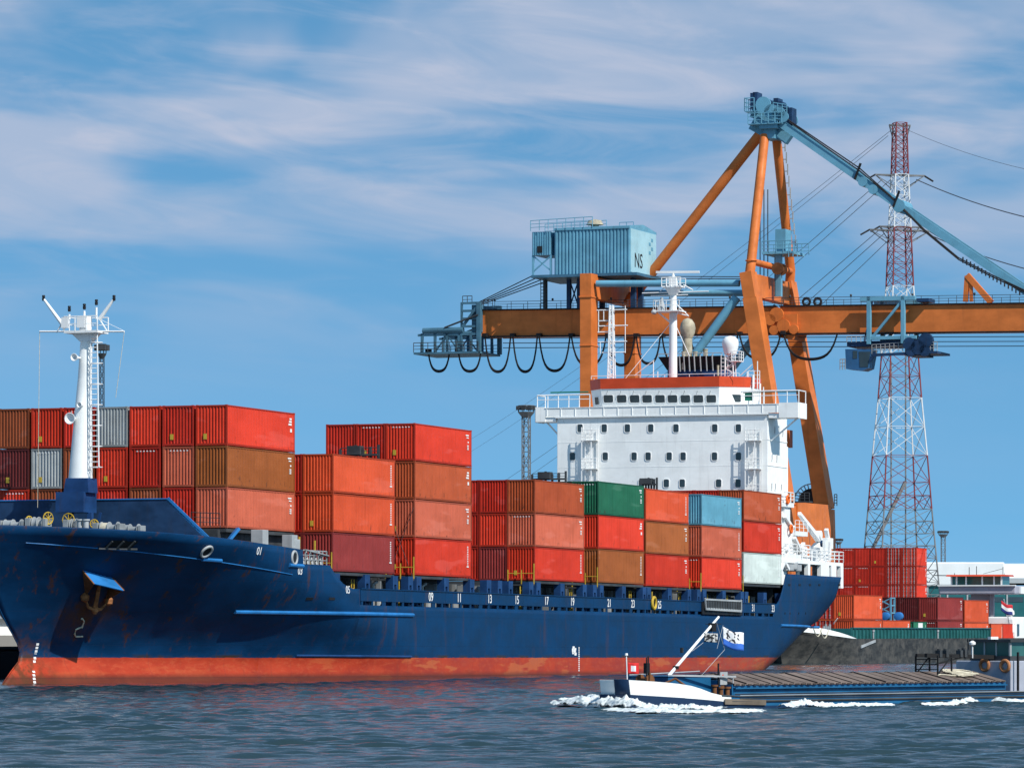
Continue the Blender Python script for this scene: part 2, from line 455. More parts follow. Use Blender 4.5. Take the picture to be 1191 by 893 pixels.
# ------------------------------------------------------------------ ship
TILT = 0.00504
SF = frame_at(U * 268 + N * -139.1 + Vector((0, 0, 0.378)), U, TILT)
ship = empty('container_ship', SF.M, 'dark blue container ship with red waterline moored at the quay', 'ship')
def ip(v, pts):
    if v <= pts[0][0]: return pts[0][1]
    for (a, p), (b_, q_) in zip(pts, pts[1:]):
        if v <= b_: return p + (q_ - p) * (v - a) / (b_ - a)
    return pts[-1][1]
B0 = 11.7
def xs(z): return ip(z, [(-3, 4.4), (-0.8, 4.6), (0.1, 5.6), (0.9, 7.3), (1.7, 7.7), (2.6, 7.1), (4, 5.3), (7, 2.4), (10.4, 0)])
def xe(z): return ip(z, [(-3, 156), (0, 162), (1.4, 165), (4, 167.5), (6.5, 168.8), (9.5, 169)])
def hb(x, z):
    L = ip(z, [(-3, 50), (0, 48), (3, 42), (6.5, 32), (10.4, 23)]); p = ip(z, [(0, 1.65), (3, 1.75), (7, 2.2), (10.4, 3.2)])
    t = min(1, max(0, (x - xs(z)) / L)); bow = 1 - (1 - t) ** p
    Lr = ip(z, [(-3, 34), (0, 27), (2, 23), (5, 21), (9.5, 19)]); w0 = ip(z, [(0, 0.0), (1.4, 0.12), (3, 0.50), (5, 0.78), (7.5, 0.93), (9.5, 0.975)])
    t = min(1, max(0, (xe(z) - x) / Lr)); st = w0 + (1 - w0) * (1 - (1 - t) ** 2.3)
    return max(0.02, B0 * bow * st)
def ztop(x):
    if x < 29.5: return 10.32 - (10.32 - 9.24) * x / 29.5
    if x < 34.6: return 8.2
    if x < 39.6:
        t = (x - 34.6) / 5.0; return 6.55 + 1.65 * (1 - t) ** 2.2
    if x < 40.4: return 6.55
    if x < 145.0: return 5.36
    if x < 145.6: return 6.55
    if x < 149: return 6.55 + 3.0 * ((x - 145.6) / 3.4) ** 1.8
    return 9.55
cols = list(np.concatenate([np.linspace(0, 8, 17), np.linspace(8.6, 29.49, 30), [29.51, 30.5, 32, 33.5], np.linspace(34.6, 39.6, 9),
        [40.39, 40.41], np.linspace(44, 142, 50), [144.99, 145.01, 145.6], np.linspace(146, 149, 6), np.linspace(150, 169, 26)]))
vr = np.linspace(0, 1, 21) ** 0.85
def hx(x0, z):
    return x0 + xs(z) * max(0, 1 - x0 / 34.0) ** 1.4 + (xe(z) - 169) * max(0, (x0 - 128) / 41.0) ** 1.4
rows = []
for v in vr:
    r = []
    for x0 in cols:
        zt = ztop(x0); z = -3 + (zt + 3) * v
        x = hx(x0, z); r.append((x, hb(x, z), z))
    rows.append(r)
mb = MB()
port = [[(x, -b_, z) for (x, b_, z) in r] for r in rows]
star = [[(x, b_, z) for (x, b_, z) in r][::-1] for r in rows]
mb.grid(port); mb.grid(star)
mb.grid([[p[-1], s[0]] for p, s in zip(port, star)])           # transom
mb.grid([[s[-1], p[0]] for p, s in zip(port, star)])           # stem
ANC = (11.2, 4.9)
# hull material: blue topsides, red boot-topping, seams, rust runs
b = NB('hull_paint')
X, Y_, Z = b.xyz()
nw = b.noise(b.mapping((0.25, 0.25, 0.6)), 1.0, 5, 0.6)
blue = b.mix(b.rng(nw, 0.32, 0.68), (0.0009, 0.024, 0.075), (0.0015, 0.038, 0.115))
nf_ = b.noise(b.mapping((0.9, 0.9, 0.05)), 1.0, 6, 0.7)
blue = b.mix(b.math('MULTIPLY', b.rng(nf_, 0.52, 0.78), 0.35), blue, (0.006, 0.012, 0.028))
nsc = b.noise(b.mapping((1.6, 1.6, 3.4)), 1.0, 7, 0.75)
lowz = b.rng(Z, 1.6, 5.0, 1.0, 0.25)
blue = b.mix(b.math('MULTIPLY', b.math('MULTIPLY', b.rng(nsc, 0.62, 0.72), lowz), 0.75), blue, (0.02, 0.016, 0.014))
# rust runs, strongest by the bow
nr = b.noise(b.mapping((0.55, 0.55, 0.07), loc=None), 1.6, 7, 0.72)
bowf = b.rng(X, 14, 60, 1.0, 0.35)
blue = b.mix(b.math('MULTIPLY', b.math('MULTIPLY', b.rng(nr, 0.55, 0.66), bowf), 0.85), blue, (0.075, 0.03, 0.014))
red = b.mix(b.rng(nw, 0.3, 0.7), (0.31, 0.030, 0.012), (0.43, 0.050, 0.020))
red = b.mix(b.math('MULTIPLY', b.rng(nsc, 0.48, 0.66), 0.5), red, (0.46, 0.088, 0.036))
np_ = b.noise(b.mapping((0.12, 0.12, 0.9)), 1.0, 5, 0.6)
red = b.mix(b.math('MULTIPLY', b.rng(np_, 0.56, 0.60), b.rng(X, 25, 60, 0.15, 0.6)), red, (0.48, 0.13, 0.042))
red = b.mix(b.math('MULTIPLY', b.rng(np_, 0.40, 0.36), 0.35), red, (0.22, 0.03, 0.016))
red = b.mix(b.math('MULTIPLY', b.rng(nf_, 0.55, 0.75), 0.5), red, (0.12, 0.035, 0.02))
aftf = b.rng(X, 95, 150, 0.0, 0.55)
red = b.mix(b.math('MULTIPLY', aftf, b.rng(nsc, 0.35, 0.65)), red, (0.17, 0.085, 0.045))
wet = b.rng(Z, -0.05, 0.45, 0.75, 0.0)
red = b.mix(wet, red, (0.05, 0.022, 0.014))
ne = b.noise(b.mapping((1.2, 1.2, 1.2)), 1.0, 6, 0.7)
edge = b.math('ADD', Z, b.math('MULTIPLY', b.math('SUBTRACT', ne, 0.5), 0.14))
hc = b.mix(b.rng(edge, 1.41, 1.44), red, blue)
# rust weeping from the anchor pocket and round the stem
vd = b.n('ShaderNodeVectorMath'); vd.operation = 'DISTANCE'; vm = b.mapping((0.50, 0.0, 0.55)); b.l(vm, vd.inputs[0]); vd.inputs[1].default_value = (ANC[0] * 0.50, 0, ANC[1] * 0.55)
am = b.math('MULTIPLY', b.rng(vd.outputs[1], 0.35, 1.5, 1.0, 0.0), b.rng(nr, 0.36, 0.56))
am = b.math('MAXIMUM', am, b.math('MULTIPLY', b.math('MULTIPLY', b.rng(X, 7.4, 11.5, 1.0, 0.0), b.rng(Z, 1.4, 4.2, 1.0, 0.0)), b.rng(ne, 0.4, 0.6)))
hc = b.mix(b.math('MULTIPLY', am, 0.8), hc, (0.085, 0.034, 0.014))
# dark scum line just above the boot-topping in places
scum = b.math('MULTIPLY', b.rng(edge, 1.40, 1.46), b.rng(edge, 1.50, 1.72, 1.0, 0.0))
hc = b.mix(b.math('MULTIPLY', scum, b.rng(nw, 0.46, 0.6)), hc, (0.035, 0.025, 0.018))
br = b.n('ShaderNodeTexBrick'); br.inputs['Scale'].default_value = 1.0; br.inputs['Mortar Size'].default_value = 0.012
br.inputs['Brick Width'].default_value = 7.5; br.inputs['Row Height'].default_value = 2.3; br.inputs['Color1'].default_value = (1, 1, 1, 1)
br.inputs['Color2'].default_value = (0.9, 0.9, 0.9, 1); br.inputs['Mortar'].default_value = (0, 0, 0, 1)
cx = b.n('ShaderNodeCombineXYZ'); b.l(X, cx.inputs[0]); b.l(Z, cx.inputs[1]); b.l(cx.outputs[0], br.inputs['Vector'])
hc = b.mix(b.math('MULTIPLY', br.outputs['Fac'], 0.35), hc, (0.004, 0.012, 0.03))
hh = b.math('ADD', b.math('MULTIPLY', br.outputs['Color'], 0.25), b.math('MULTIPLY', b.noise(b.mapping((0.35, 0.35, 0.35)), 1.0, 3), 0.9))
b.bump(hh, 0.5, 0.06)
M_hull = b.done(hc, b.rng(nw, 0.3, 0.7, 0.40, 0.55), spec=0.16)
hull = mb.build('hull', M_hull, ship, smooth=True, fixn=True)
hull.data.set_sharp_from_angle(angle=math.radians(50))
sm = hull.modifiers.new('plate', 'SOLIDIFY'); sm.thickness = 0.10; sm.offset = -1
def hull_at(px, py, out=0.0):
    """port side surface point seen at a measured pixel, with outward normal"""
    y = -B0
    for _ in range(60):
        p = SF.y(px, py, y); y = 0.5 * y + 0.5 * -hb(p.x, p.z)
    p = SF.y(px, py, y)
    return hull_pt(p.x, p.z, out)
def hull_pt(x, z, out=0.0):
    e = 0.15
    P = lambda a, c: Vector((a, -hb(a, c), c))
    tx = P(x + e, z) - P(x - e, z); tz = P(x, z + e) - P(x, z - e)
    n = tz.cross(tx).normalized()
    if n.y > 0: n = -n
    return P(x, z) + n * out, n, tx.normalized()
def hull_basis(px, py, out):
    p, n, tx = hull_at(px, py, out)
    up = n.cross(tx).normalized()
    if up.z < 0: up = -up
    M = Matrix((tx, up, tx.cross(up))).transposed().to_4x4(); M.translation = p
    return M
# decks
def deck(name, x0, x1, z, mat, inset=0.15):
    mb = MB(); n = 24; L = []; R = []
    for i in range(n + 1):
        x = x0 + (x1 - x0) * i / n; h = max(0.05, hb(x, z) - inset)
        L.append((x, -h, z)); R.append((x, h, z))
    mb.grid([L, R]); return mb.build(name, mat, ship)
M_deck = paint('deck_green_grey', (0.07, 0.085, 0.08), 0.7, 0.3, 0.4, 0.3)
deck('forecastle_deck', 2, 34.5, 8.05, M_deck); deck('main_deck', 34.5, 148.5, 5.2, M_deck); deck('poop_deck', 148.5, 168.5, 8.5, M_deck)
mb = MB(); mb.box(34.45, 34.6, -11.4, 11.4, 5.2, 8.05); mb.box(148.4, 148.55, -10.5, 10.5, 5.2, 8.5); mb.build('deck_bulkhead', M_dark, ship)
# bulwark plate above the freeing slots
mb = MB()
xx = 40.43
while xx < 144.9:
    x2 = min(xx + 8.7, 144.98); mb.box(xx, x2 - 0.03, -11.73, -11.60, 5.66, 6.55); xx = x2
for x in np.arange(40.6, 145, 2.05):
    wd = 0.35 if int(x * 7) % 3 else 0.75
    mb.box(x, x + wd, -11.70, -11.62, 5.36, 5.70)
mb.box(40.43, 144.98, -11.80, -11.55, 6.55, 6.62)
for x in np.arange(42, 145, 4.2): mb.bar((x, -11.6, 6.5), (x, -10.9, 5.25), 0.08)
mb.build('bulwark', M_hull, ship)
mb = MB(); mb.box(40.43, 144.98, 11.60, 11.73, 5.36, 6.55); mb.build('bulwark', M_hull, ship)
# hatch coaming, dark, with pillars carrying the outer stacks
mb = MB(); mb.box(35.2, 147.9, -8.9, 8.9, 5.2, 7.35); mb.box(22.3, 34.4, -8.2, 8.2, 8.05, 10.55)
mb.build('hatch_coaming', M_dark, ship)
mb = MB()
for px_ in np.arange(0, 56):
    x = 36.4 + px_ * 2.0
    if x < 147: mb.box(x, x + 0.12, -9.25, -8.9, 5.25, 7.3)
mb.build('coaming_stay', M_grey, ship)
# lashing pillars with arched openings
mb = MB()
def pillar(x, w_):
    mb.cut(); mb.box(x, x + w_ * 0.28, -11.35, -10.75, 5.2, 7.66); mb.box(x + w_ * 0.72, x + w_, -11.35, -10.75, 5.2, 7.66)
    mb.box(x + w_ * 0.28, x + w_ * 0.72, -11.35, -10.75, 7.0, 7.66); mb.box(x, x + w_, -11.33, -10.77, 5.2, 5.5)
BAYS = dict(B=(387, 664), C=(482.4, 668.5), D=(622, 674.4), E=(695.7, 677), F=(751, 681), G=(816, 683.5), H=(865, 677.8))
YC = -11.25
bx = {k: SF.y(p[0], p[1], YC) for k, p in BAYS.items()}
bayx = {k: v.x for k, v in bx.items()}
bayz = {k: v.z for k, v in bx.items()}
pA = SF.y(264, 613.5, -8.75); bayx['A'] = pA.x; bayz['A'] = pA.z
CL, CW, CH = 12.192, 2.438, 2.896
for k in 'BCDEFGH':
    for f in (0.02, 0.5, 0.96): pillar(bayx[k] + f * CL - 0.1, 1.0)
for k in ('C', 'D', 'E', 'G'):
    pillar(bayx[k] - 1.6, 1.0)
for f in (0.2, 0.45, 0.7): pillar(bayx['C'] + CL + 1.2 + f * 10, 1.0)
mb.build('lashing_pillar', M_shipblue, ship)
mb = MB()
for k in 'BCDEFGH':
    z = bayz[k]; x = bayx[k]
    mb.box(x, x + CL, -11.2, -8.95, z - 0.26, z - 0.06)
    mb.box(x, x + CL, -8.95, 11.2, z - 0.45, z - 0.06)
x = bayx['A']; mb.box(x, x + CL, -8.7, 8.7, bayz['A'] - 0.3, bayz['A'] - 0.06)
mb.build('hatch_cover', M_dark, ship)
# deck gear between the coaming and the bulwark
mb = MB(); mg = MB(); my = MB()
R = random.Random(5)
for x in np.arange(38, 145, 3.1):
    x = x + R.uniform(-0.8, 0.8)
    t = R.random()
    if t < 0.35: mb.cut(); mb.box(x, x + R.uniform(0.8, 2.0), -10.3, -9.5, 5.2, 5.2 + R.uniform(1.2, 2.1))
    elif t < 0.6: mg.cut(); mg.tube([(x, -10.2, 5.2), (x, -10.2, 7.0), (x + 0.8, -10.2, 7.2)], 0.13, 8); mg.lathe([(0.3, 5.2), (0.3, 6.3), (0.12, 6.5)], (x + 1.4, -10.1, 0), 10)
    else: my.cut(); my.ladder((x, -10.6, 5.2), (x, -10.6, 7.3), (1, 0, 0), 0.5, 0.35, 0.045)
mb.build('deck_locker', M_grey, ship); mg.build('vent_pipe', M_lgrey, ship); my.build('access_ladder', M_yellow, ship)
# yellow lashing walkway posts in the gaps and rods
mb = MB(); mr = MB(); mbk = MB()
for k, pr in (('B', 'A'), ('C', 'B'), ('D', 'C'), ('E', 'D'), ('G', 'F'), ('H', 'G')):
    x = bayx[k] - 0.35
    for j, y in enumerate((-11.3, -10.2, -9.0)): mb.bar((x, y, 7.5), (x, y, 9.2 if j == 0 else 8.7), 0.07)
    mb.rail([(x, -11.3, 7.5), (x, -9, 7.5)], 0.9, 1, 2.3, 0.03)
    mbk.box(x - 0.7, x + 0.1, -11.3, 4, 7.36, 7.5)
    if k == 'C':
        for y in (-11.2, -8.8, -6.3):
            mr.tube([(x + 0.2, y, 7.5), (x + 0.2, y + 2.2, 13.0)], 0.022, 5); mr.tube([(x + 0.2, y + 2.2, 7.5), (x + 0.2, y, 13.0)], 0.022, 5)
mb.build('lashing_post', M_yellow, ship); mr.build('lashing_rod', M_dark, ship); mbk.build('lashing_walkway', M_dark, ship)
# lashing bridge tops that show above the stacks
def gear(px0, px1, pyb, h, x):
    p0 = SF.x(px0, pyb, x); p1 = SF.x(px1, pyb, x); mb = MB()
    n = 5
    for i in range(n + 1):
        y = p0.y + (p1.y - p0.y) * i / n
        mb.bar((x, y, 7.4), (x, y, p0.z + h * (0.6 + 0.4 * ((i * 7) % 3) / 2)), 0.16)
    mb.box(x - 0.25, x + 0.25, min(p0.y, p1.y), max(p0.y, p1.y), p0.z - 0.1, p0.z + 0.05)
    m_ = (p0.y + p1.y) / 2; mb.box(x - 0.4, x + 0.4, m_ - 0.2, m_ + 0.9, p0.z, p0.z + h * 0.9)
    mb.rail([(x, p0.y, p0.z), (x, p1.y, p0.z)], h * 0.7, 2, 0.8, 0.03)
    mb.build('lashing_bridge', M_dark, ship)
gear(396, 440, 529, 0.75, bayx['B'] + CL + 1.6); gear(619, 658, 557, 0.65, bayx['D'] + CL + 1.5); gear(748, 764, 563, 0.6, bayx['F'] - 0.4 + CL + 1.6)

# rubbing strakes, knuckle lines
def strake(p0, p1, n, h, t):
    a, _, _ = hull_at(*p0); c, _, _ = hull_at(*p1); mb = MB()
    pts = [hull_pt(a.x + (c.x - a.x) * i / n, a.z + (c.z - a.z) * i / n, t * 0.3) for i in range(n + 1)]
    for (p, nn, _), (q_, _, _) in zip(pts, pts[1:]): mb.bar(p, q_ + (q_ - p) * 0.02, h, t, up=nn)
    return mb.build('rubbing_strake', M_lblue, ship)
def strake2(p0, p1, n, t, mat=M_lblue):
    a, _, _ = hull_at(*p0); c, _, _ = hull_at(*p1); mb = MB()
    mb.tube([hull_pt(a.x + (c.x - a.x) * i / n, a.z + (c.z - a.z) * i / n, t * 0.2)[0] for i in range(n + 1)], t, 8)
    return mb.build('rubbing_strake', mat, ship, smooth=True)
strake2((273, 711), (480, 715), 24, 0.15); strake2((344, 762), (478, 763.3), 18, 0.09, M_shipblue)
strake2((235, 650), (257, 651.5), 4, 0.14); strake2((336, 657), (352, 658), 4, 0.14); strake2((908, 727), (952, 729), 8, 0.13)
strake2((30, 631), (340, 668), 40, 0.035); 
# hawse rings, mooring ports, scuppers
mb = MB(); md = MB()
for (px_, py_, r) in ((240, 641, 0.46), (342, 648.5, 0.46)):
    M = hull_basis(px_, py_, 0.03); M3 = M.to_3x3() @ Matrix.Rotation(math.radians(90), 3, 'X')
    mb.cut(); mb.ring(M.translation, r, 0.10, M3, 22, 8)
    md.add([M @ Vector((r * math.cos(t), 1.0 * r * math.sin(t), 0.015)) for t in np.linspace(0, 2 * math.pi, 20, endpoint=False)], [tuple(range(20))])
def hullquad(mb_, px_, py_, w_, h_, out=0.02, skew=0.0):
    M = hull_basis(px_, py_, out); mb_.cut()
    V_ = [M @ Vector(v) for v in ((-w_ / 2, -h_ / 2, 0), (w_ / 2, -h_ / 2, 0), (w_ / 2 + skew, h_ / 2, 0), (-w_ / 2 + skew, h_ / 2, 0))]
    W_ = [M @ Vector((v[0], v[1], -0.05)) for v in ((-w_ / 2, -h_ / 2), (w_ / 2, -h_ / 2), (w_ / 2 + skew, h_ / 2), (-w_ / 2 + skew, h_ / 2))]
    mb_.add(V_ + W_, [(0, 1, 2, 3), (4, 7, 6, 5), (0, 4, 5, 1), (1, 5, 6, 2), (2, 6, 7, 3), (3, 7, 4, 0)])
hullquad(md, 133, 632, 1.25, 0.66, 0.02, 0.25); hullquad(md, 146, 633, 1.25, 0.66, 0.02, 0.25)
for px_ in (918, 930, 942, 953, 976): hullquad(md, px_, 680, 0.75, 0.2)
for px_ in (360, 386): hullquad(md, px_, 696, 1.0, 0.2)
for px_ in (913, 919, 929, 937): hullquad(md, px_, 713, 0.25, 0.2)
mb.build('hawse_ring', M_lgrey, ship, smooth=True); md.build('hull_opening', M_black, ship)
mb = MB()
for px_ in (126.5, 139.5, 152.5):
    M = hull_basis(px_, 632.5, 0.06); mb.bar(M @ Vector((-0.12, -0.36, 0)), M @ Vector((0.12, 0.36, 0)), 0.12)
M = hull_basis(139.5, 632.5, 0.06); mb.bar(M @ Vector((-1.5, -0.42, 0)), M @ Vector((1.5, -0.42, 0)), 0.12)
mb.build('mooring_port_frame', M_dark, ship)
# white lettering and draught marks
mb = MB()
for body, px_, py_, sz in (('01', 301.5, 641, 0.72), ('03', 349, 664, 0.72), ('05', 404.5, 686, 0.72)):
    mb.cut(); text_into(mb, body, sz * 1.12, hull_basis(px_, py_, 0.012) @ Matrix.Rotation(0, 4, 'Z'))
for body, px_ in (('09', 501), ('11', 534), ('13', 569.5), ('15', 601), ('17', 635.5), ('19', 665.5), ('21', 708.5), ('23', 736), ('25', 767), ('31', 876), ('33', 899)):
    p = SF.y(px_, 693 + (px_ - 501) * 0.034, -11.75)
    M = Matrix(((1, 0, 0, p.x), (0, 0, -1, -11.765), (0, 1, 0, 6.10), (0, 0, 0, 1)))
    mb.cut(); text_into(mb, body, 0.98, M)
for i in range(13):
    t = i / 12; hullquad(mb, 44.5 - 5.5 * math.sin(t * 2.0) + 2 * max(0, t - .7), 745 + t * 48, 0.22, 0.16)
for i in range(12): hullquad(mb, 673.3, 753 + i * 2.4, 0.22, 0.11)
for (dx, dy, w_, h_) in ((0, 0, .5, .18), (1.6, 2, .6, .2), (-1, 3.2, .35, .3), (1, 5, .7, .25), (-.6, 6.4, .4, .2), (2.2, 7.6, .5, .25)): hullquad(mb, 667 + dx, 752.5 + dy, w_, h_)
hullquad(mb, 862.5, 740, 0.35, 0.3); hullquad(mb, 862.5, 746, 0.2, 0.5); hullquad(mb, 862.5, 752, 0.2, 0.5)
for i in range(6): hullquad(mb, 974 - i * 0.9, 719 + i * 1.2, 0.3, 0.07, 0.03)
mb.build('hull_marking', M_marks, ship)
mb = MB()                              # faded bulbous-bow symbol
def hp(px_, py_): return hull_at(px_, py_, 0.03)[0]
for pts in (((96, 728), (88, 731.5), (86.5, 737), (88, 739.8), (96, 739.6)), ((95, 729.5), (97.5, 722), (95.5, 718.5), (94, 719.5))):
    mb.tube([hp(*p) for p in pts], 0.06, 6)
mb.build('bow_symbol', M_rope, ship)

# anchor pocket with its blue top plate
a0, an, _ = hull_at(112, 690)
poly = [(96, 662), (130, 671), (129, 684), (110, 677)]
Pt = [hull_at(px_, py_, 0.0) for px_, py_ in ((97, 663), (130, 671.5))]
mb = MB()
q0, q1 = Pt[0][0], Pt[1][0]
out = Vector((-0.35, -0.9, -0.28)).normalized()
q2 = q1 + out * 1.25 + Vector((0, 0, -0.55)); q3 = q0 + out * 0.95 + Vector((0.35, 0, -0.65))
nrm = (q1 - q0).cross(q3 - q0).normalized() * 0.07
mb.add([q0, q1, q2, q3, q0 + nrm, q1 + nrm, q2 + nrm, q3 + nrm], [(0, 3, 2, 1), (4, 5, 6, 7), (0, 1, 5, 4), (1, 2, 6, 5), (2, 3, 7, 6), (3, 0, 4, 7)])
mb.build('anchor_pocket_cover', M_lblue, ship)
mb = MB()
dn = [hull_at(px_, py_, 0.0)[0] for px_, py_ in ((100, 690), (122, 697))]
mb.add([q0, q3, dn[0] + out * 0.15, dn[0], ], [(0, 1, 2, 3)]); mb.add([q1, q2, dn[1] + out * 0.15, dn[1]], [(3, 2, 1, 0)])
sdz = mb.build('anchor_pocket', M_rust, ship); s2 = sdz.modifiers.new('plate', 'SOLIDIFY'); s2.thickness = 0.08
mb = MB()
sh0 = hull_at(113, 676, 0.35)[0]; sh1 = hull_at(106, 703, 0.55)[0]
mb.bar(sh0, sh1, 0.22, 0.2, w2=0.3)
side = (hull_at(118, 702, 0.6)[0] - hull_at(96, 699, 0.6)[0]) * 0.62
for s in (-1, 1):
    tip = sh1 + side * (s * 1.0) + Vector((0, -0.15, 0.75)); mb.tube([sh1, sh1 + side * s * 0.55 + Vector((0, 0, 0.12)), tip], 0.15, 8, r2=0.06)
    mb.lathe([(0.03, -0.36), (0.28, -0.22), (0.32, 0.1), (0.05, 0.42)], tip, 10)
mb.lathe([(0.1, -0.3), (0.26, -0.1), (0.22, 0.2), (0.08, 0.35)], sh1, 10)
o = mb.build('anchor', paint('anchor_rust', (0.26, 0.105, 0.04), 0.9, 0.45, 0.3, 0.5, 3), None, smooth=True); o.matrix_world = SF.M; tag(o, 'rusty stockless anchor hanging below a blue plate on the bow', 'anchor')

# forecastle: breakwater, mast house, windlasses
XB = 19.6
mb = MB(); mb.prism([(-9.2, 8.0), (-9.2, 9.35), (-5.5, 12.62), (9.5, 12.62), (9.5, 8.0)], 'x', XB, XB + 0.12)
for y in np.arange(-5, 9.4, 1.8): mb.prism([(XB + 0.12, 8.0), (XB + 1.6, 8.0), (XB + 0.12, 12.3)], 'y', y, y + 0.08)
mb.build('breakwater', M_dblue, ship)
mb = MB(); mb.bar((XB + 0.05, -9.25, 9.3), (XB + 0.05, -5.5, 12.66), 0.30, 0.10, up=(1, 0, 0)); mb.bar((XB + 0.05, -5.5, 12.66), (XB + 0.05, 9.5, 12.66), 0.22, 0.08); mb.build('breakwater_rim', M_lblue, ship)
XM = 16.5
def MX(px, py, x=XM): p = SF.x(px, py, x); return p.y, p.z
fm = MB()
y0, z0 = MX(69, 596); y1, z1 = MX(101.5, 572)
fm.box(XM - 0.6, XM + 1.5, min(y0, y1), max(y0, y1), z0, z1)
yb, zb = MX(86, 573); yt, zt = MX(90, 556)
fm.prism([(MX(76, 573)[0], zb), (MX(105, 573)[0], zb), (MX(104, 556)[0], zt), (MX(78.5, 556)[0], zt)], 'x', XM - 0.3, XM + 1.2)
yl, zl = MX(102, 632); fm.bar((XM + 0.4, yl, 8.0), (XM + 0.4, yl, z0), 0.35); fm.bar((XM + 1.2, MX(74, 600)[0], 8.0), (XM + 1.2, MX(74, 600)[0], z0), 0.3)
fm.bar((XM + 0.4, yl, 8.2), (XM + 0.4, yl - 0.8, z0), 0.16)
fm.build('mast_house', M_shipblue, ship)
fx = MB()
yb, zb = MX(90, 556); yt, zt = MX(97.5, 386)
XC = XM + 0.5
def post(a, b, w0, w1, d0, d1):
    (ya, za), (yb_, zb_) = a, b
    vs = []
    for (y, z, w_, d_) in ((ya, za, w0, d0), (yb_, zb_, w1, d1)):
        n = 12
        for k in range(n):
            t = 2 * math.pi * k / n; cs, sn = math.cos(t), math.sin(t)
            vs.append((XC + d_ * abs(cs) ** 0.7 * (1 if cs > 0 else -1), y + w_ * abs(sn) ** 0.7 * (1 if sn > 0 else -1), z))
    fs = [(k, (k + 1) % 12, 12 + (k + 1) % 12, 12 + k) for k in range(12)] + [tuple(range(11, -1, -1)), tuple(range(12, 24))]
    fx.add(vs, fs)
post((yb, zb), MX(95, 440), 0.80, 0.46, 0.75, 0.45); post(MX(95, 440), (yt, zt), 0.46, 0.38, 0.45, 0.38)
foremast = fx.build('foremast', M_white, ship, smooth=True, fixn=True)
mb = MB()
yl0, zl0 = MX(110, 543); yl1, zl1 = MX(111, 386)
mb.tube([(XC - 0.5, MX(105, 543)[0], zl0), (XC - 0.5, MX(105.5, 386)[0], zl1)], 0.05, 6); mb.tube([(XC - 0.5, MX(115, 543)[0], zl0), (XC - 0.5, MX(113, 386)[0], zl1)], 0.05, 6)
n = 26
for i in range(n + 1):
    t = i / n; z = zl0 + (zl1 - zl0) * t; a = MX(105, 543)[0]; b_ = MX(115, 543)[0]; c = MX(105.5, 386)[0]; d_ = MX(113, 386)[0]
    mb.tube([(XC - 0.5, a + (c - a) * t, z), (XC - 0.5, b_ + (d_ - b_) * t, z)], 0.035, 5)
    if i % 4 == 0:
        mb.ring((XC - 0.2, (a + b_) / 2, z), 0.42, 0.03, Matrix.Rotation(math.radians(90), 3, 'X'), 14, 5)
mb.build('mast_ladder', M_whiteclean, foremast)
mb = MB()
ya, zp = MX(77, 386); yb2, _ = MX(116, 386)
mb.box(XC - 0.9, XC + 0.9, yb2, ya, zp - 0.12, zp + 0.05)
mb.prism([(MX(82, 388)[0], zp - 0.1), (MX(112, 388)[0], zp - 0.1), (MX(103, 393)[0], zp - 0.7), (MX(92, 393)[0], zp - 0.7)], 'x', XC - 0.4, XC + 0.4)
for xq in (XC - 0.88, XC + 0.88): mb.rail([(xq, yb2, zp), (xq, ya, zp)], 1.05, 2, 0.8, 0.04)
mb.rail([(XC - 0.88, ya, zp), (XC + 0.88, ya, zp)], 1.05, 2, 0.9, 0.04)
for (p0, p1) in ((83, 75), (93, 102)): mb.box(XC - 0.92, XC - 0.8, MX(p1, 0)[0] if p1 > p0 else MX(p0, 0)[0], MX(p0, 0)[0] if p1 > p0 else MX(p1, 0)[0], zp + 0.25, zp + 1.0)
mb.box(XC - 0.5, XC + 0.3, MX(102, 0)[0], MX(93, 0)[0], zp, zp + 1.1)
mb.tube([(XC, MX(42.5, 385)[0], MX(42.5, 385)[1]), (XC, MX(141, 385)[0], MX(141, 385)[1])], 0.075, 6)
mb.tube([(XC, MX(62, 385)[0], zp), (XC, MX(70, 372)[0], zp + 0.8)], 0.05, 5); mb.tube([(XC, MX(121, 385)[0], zp), (XC, MX(113, 372)[0], zp + 0.8)], 0.05, 5)
for (a, b_) in (((72, 381), (47, 347)), ((112, 371), (129, 347))):
    pa, pb = MX(*a), MX(*b_); mb.tube([(XC, *pa), (XC, *pb)], 0.16, 8, r2=0.09)
for (p, q_) in ((77, 361), (94.5, 357), (108.5, 353)): mb.tube([(XC, MX(p, 372)[0], zp + 0.9), (XC, *MX(p, q_ + 4))], 0.08, 8)
mb.tube([(XC, *MX(113, 371)), (XC, *MX(140, 384))], 0.015, 4)
mb.build('mast_platform', M_whiteclean, foremast)
mb = MB()
for (p, q_) in ((47, 346), (129, 346), (77, 358.5), (94.5, 356), (108.5, 351)):
    mb.cut(); y, z = MX(p, q_); mb.lathe([(0.10, -0.2), (0.12, 0.0), (0.07, 0.04), (0.12, 0.08), (0.10, 0.2)], (XC, y, z), 10)
mb.build('navigation_lamp', M_black, foremast, smooth=True)
mb = MB()
for a, b_ in (((42.5, 386), (40, 590)), ((141, 386), (131, 462))): mb.tube([(XC, *MX(*a)), (XC, *MX(*b_))], 0.02, 4)
mb.build('signal_halyard', M_rope, foremast)
mb = MB()
for (p, q_, r) in ((90, 416, 0.28), (85, 487, 0.42), (96, 471, 0.2)):
    mb.cut(); y, z = MX(p, q_); mb.lathe([(r * 0.4, 0.3), (r * 0.5, 0.1), (r, -0.35), (r * 0.9, -0.36), (r * 0.3, -0.1)], (XC - 0.7, y, z), 14, 'x')
    mb.bar((XC - 0.6, y, z), (XC, MX(96, q_)[0], z), 0.1)
mb.build('floodlamp', M_whiteclean, foremast, smooth=True)

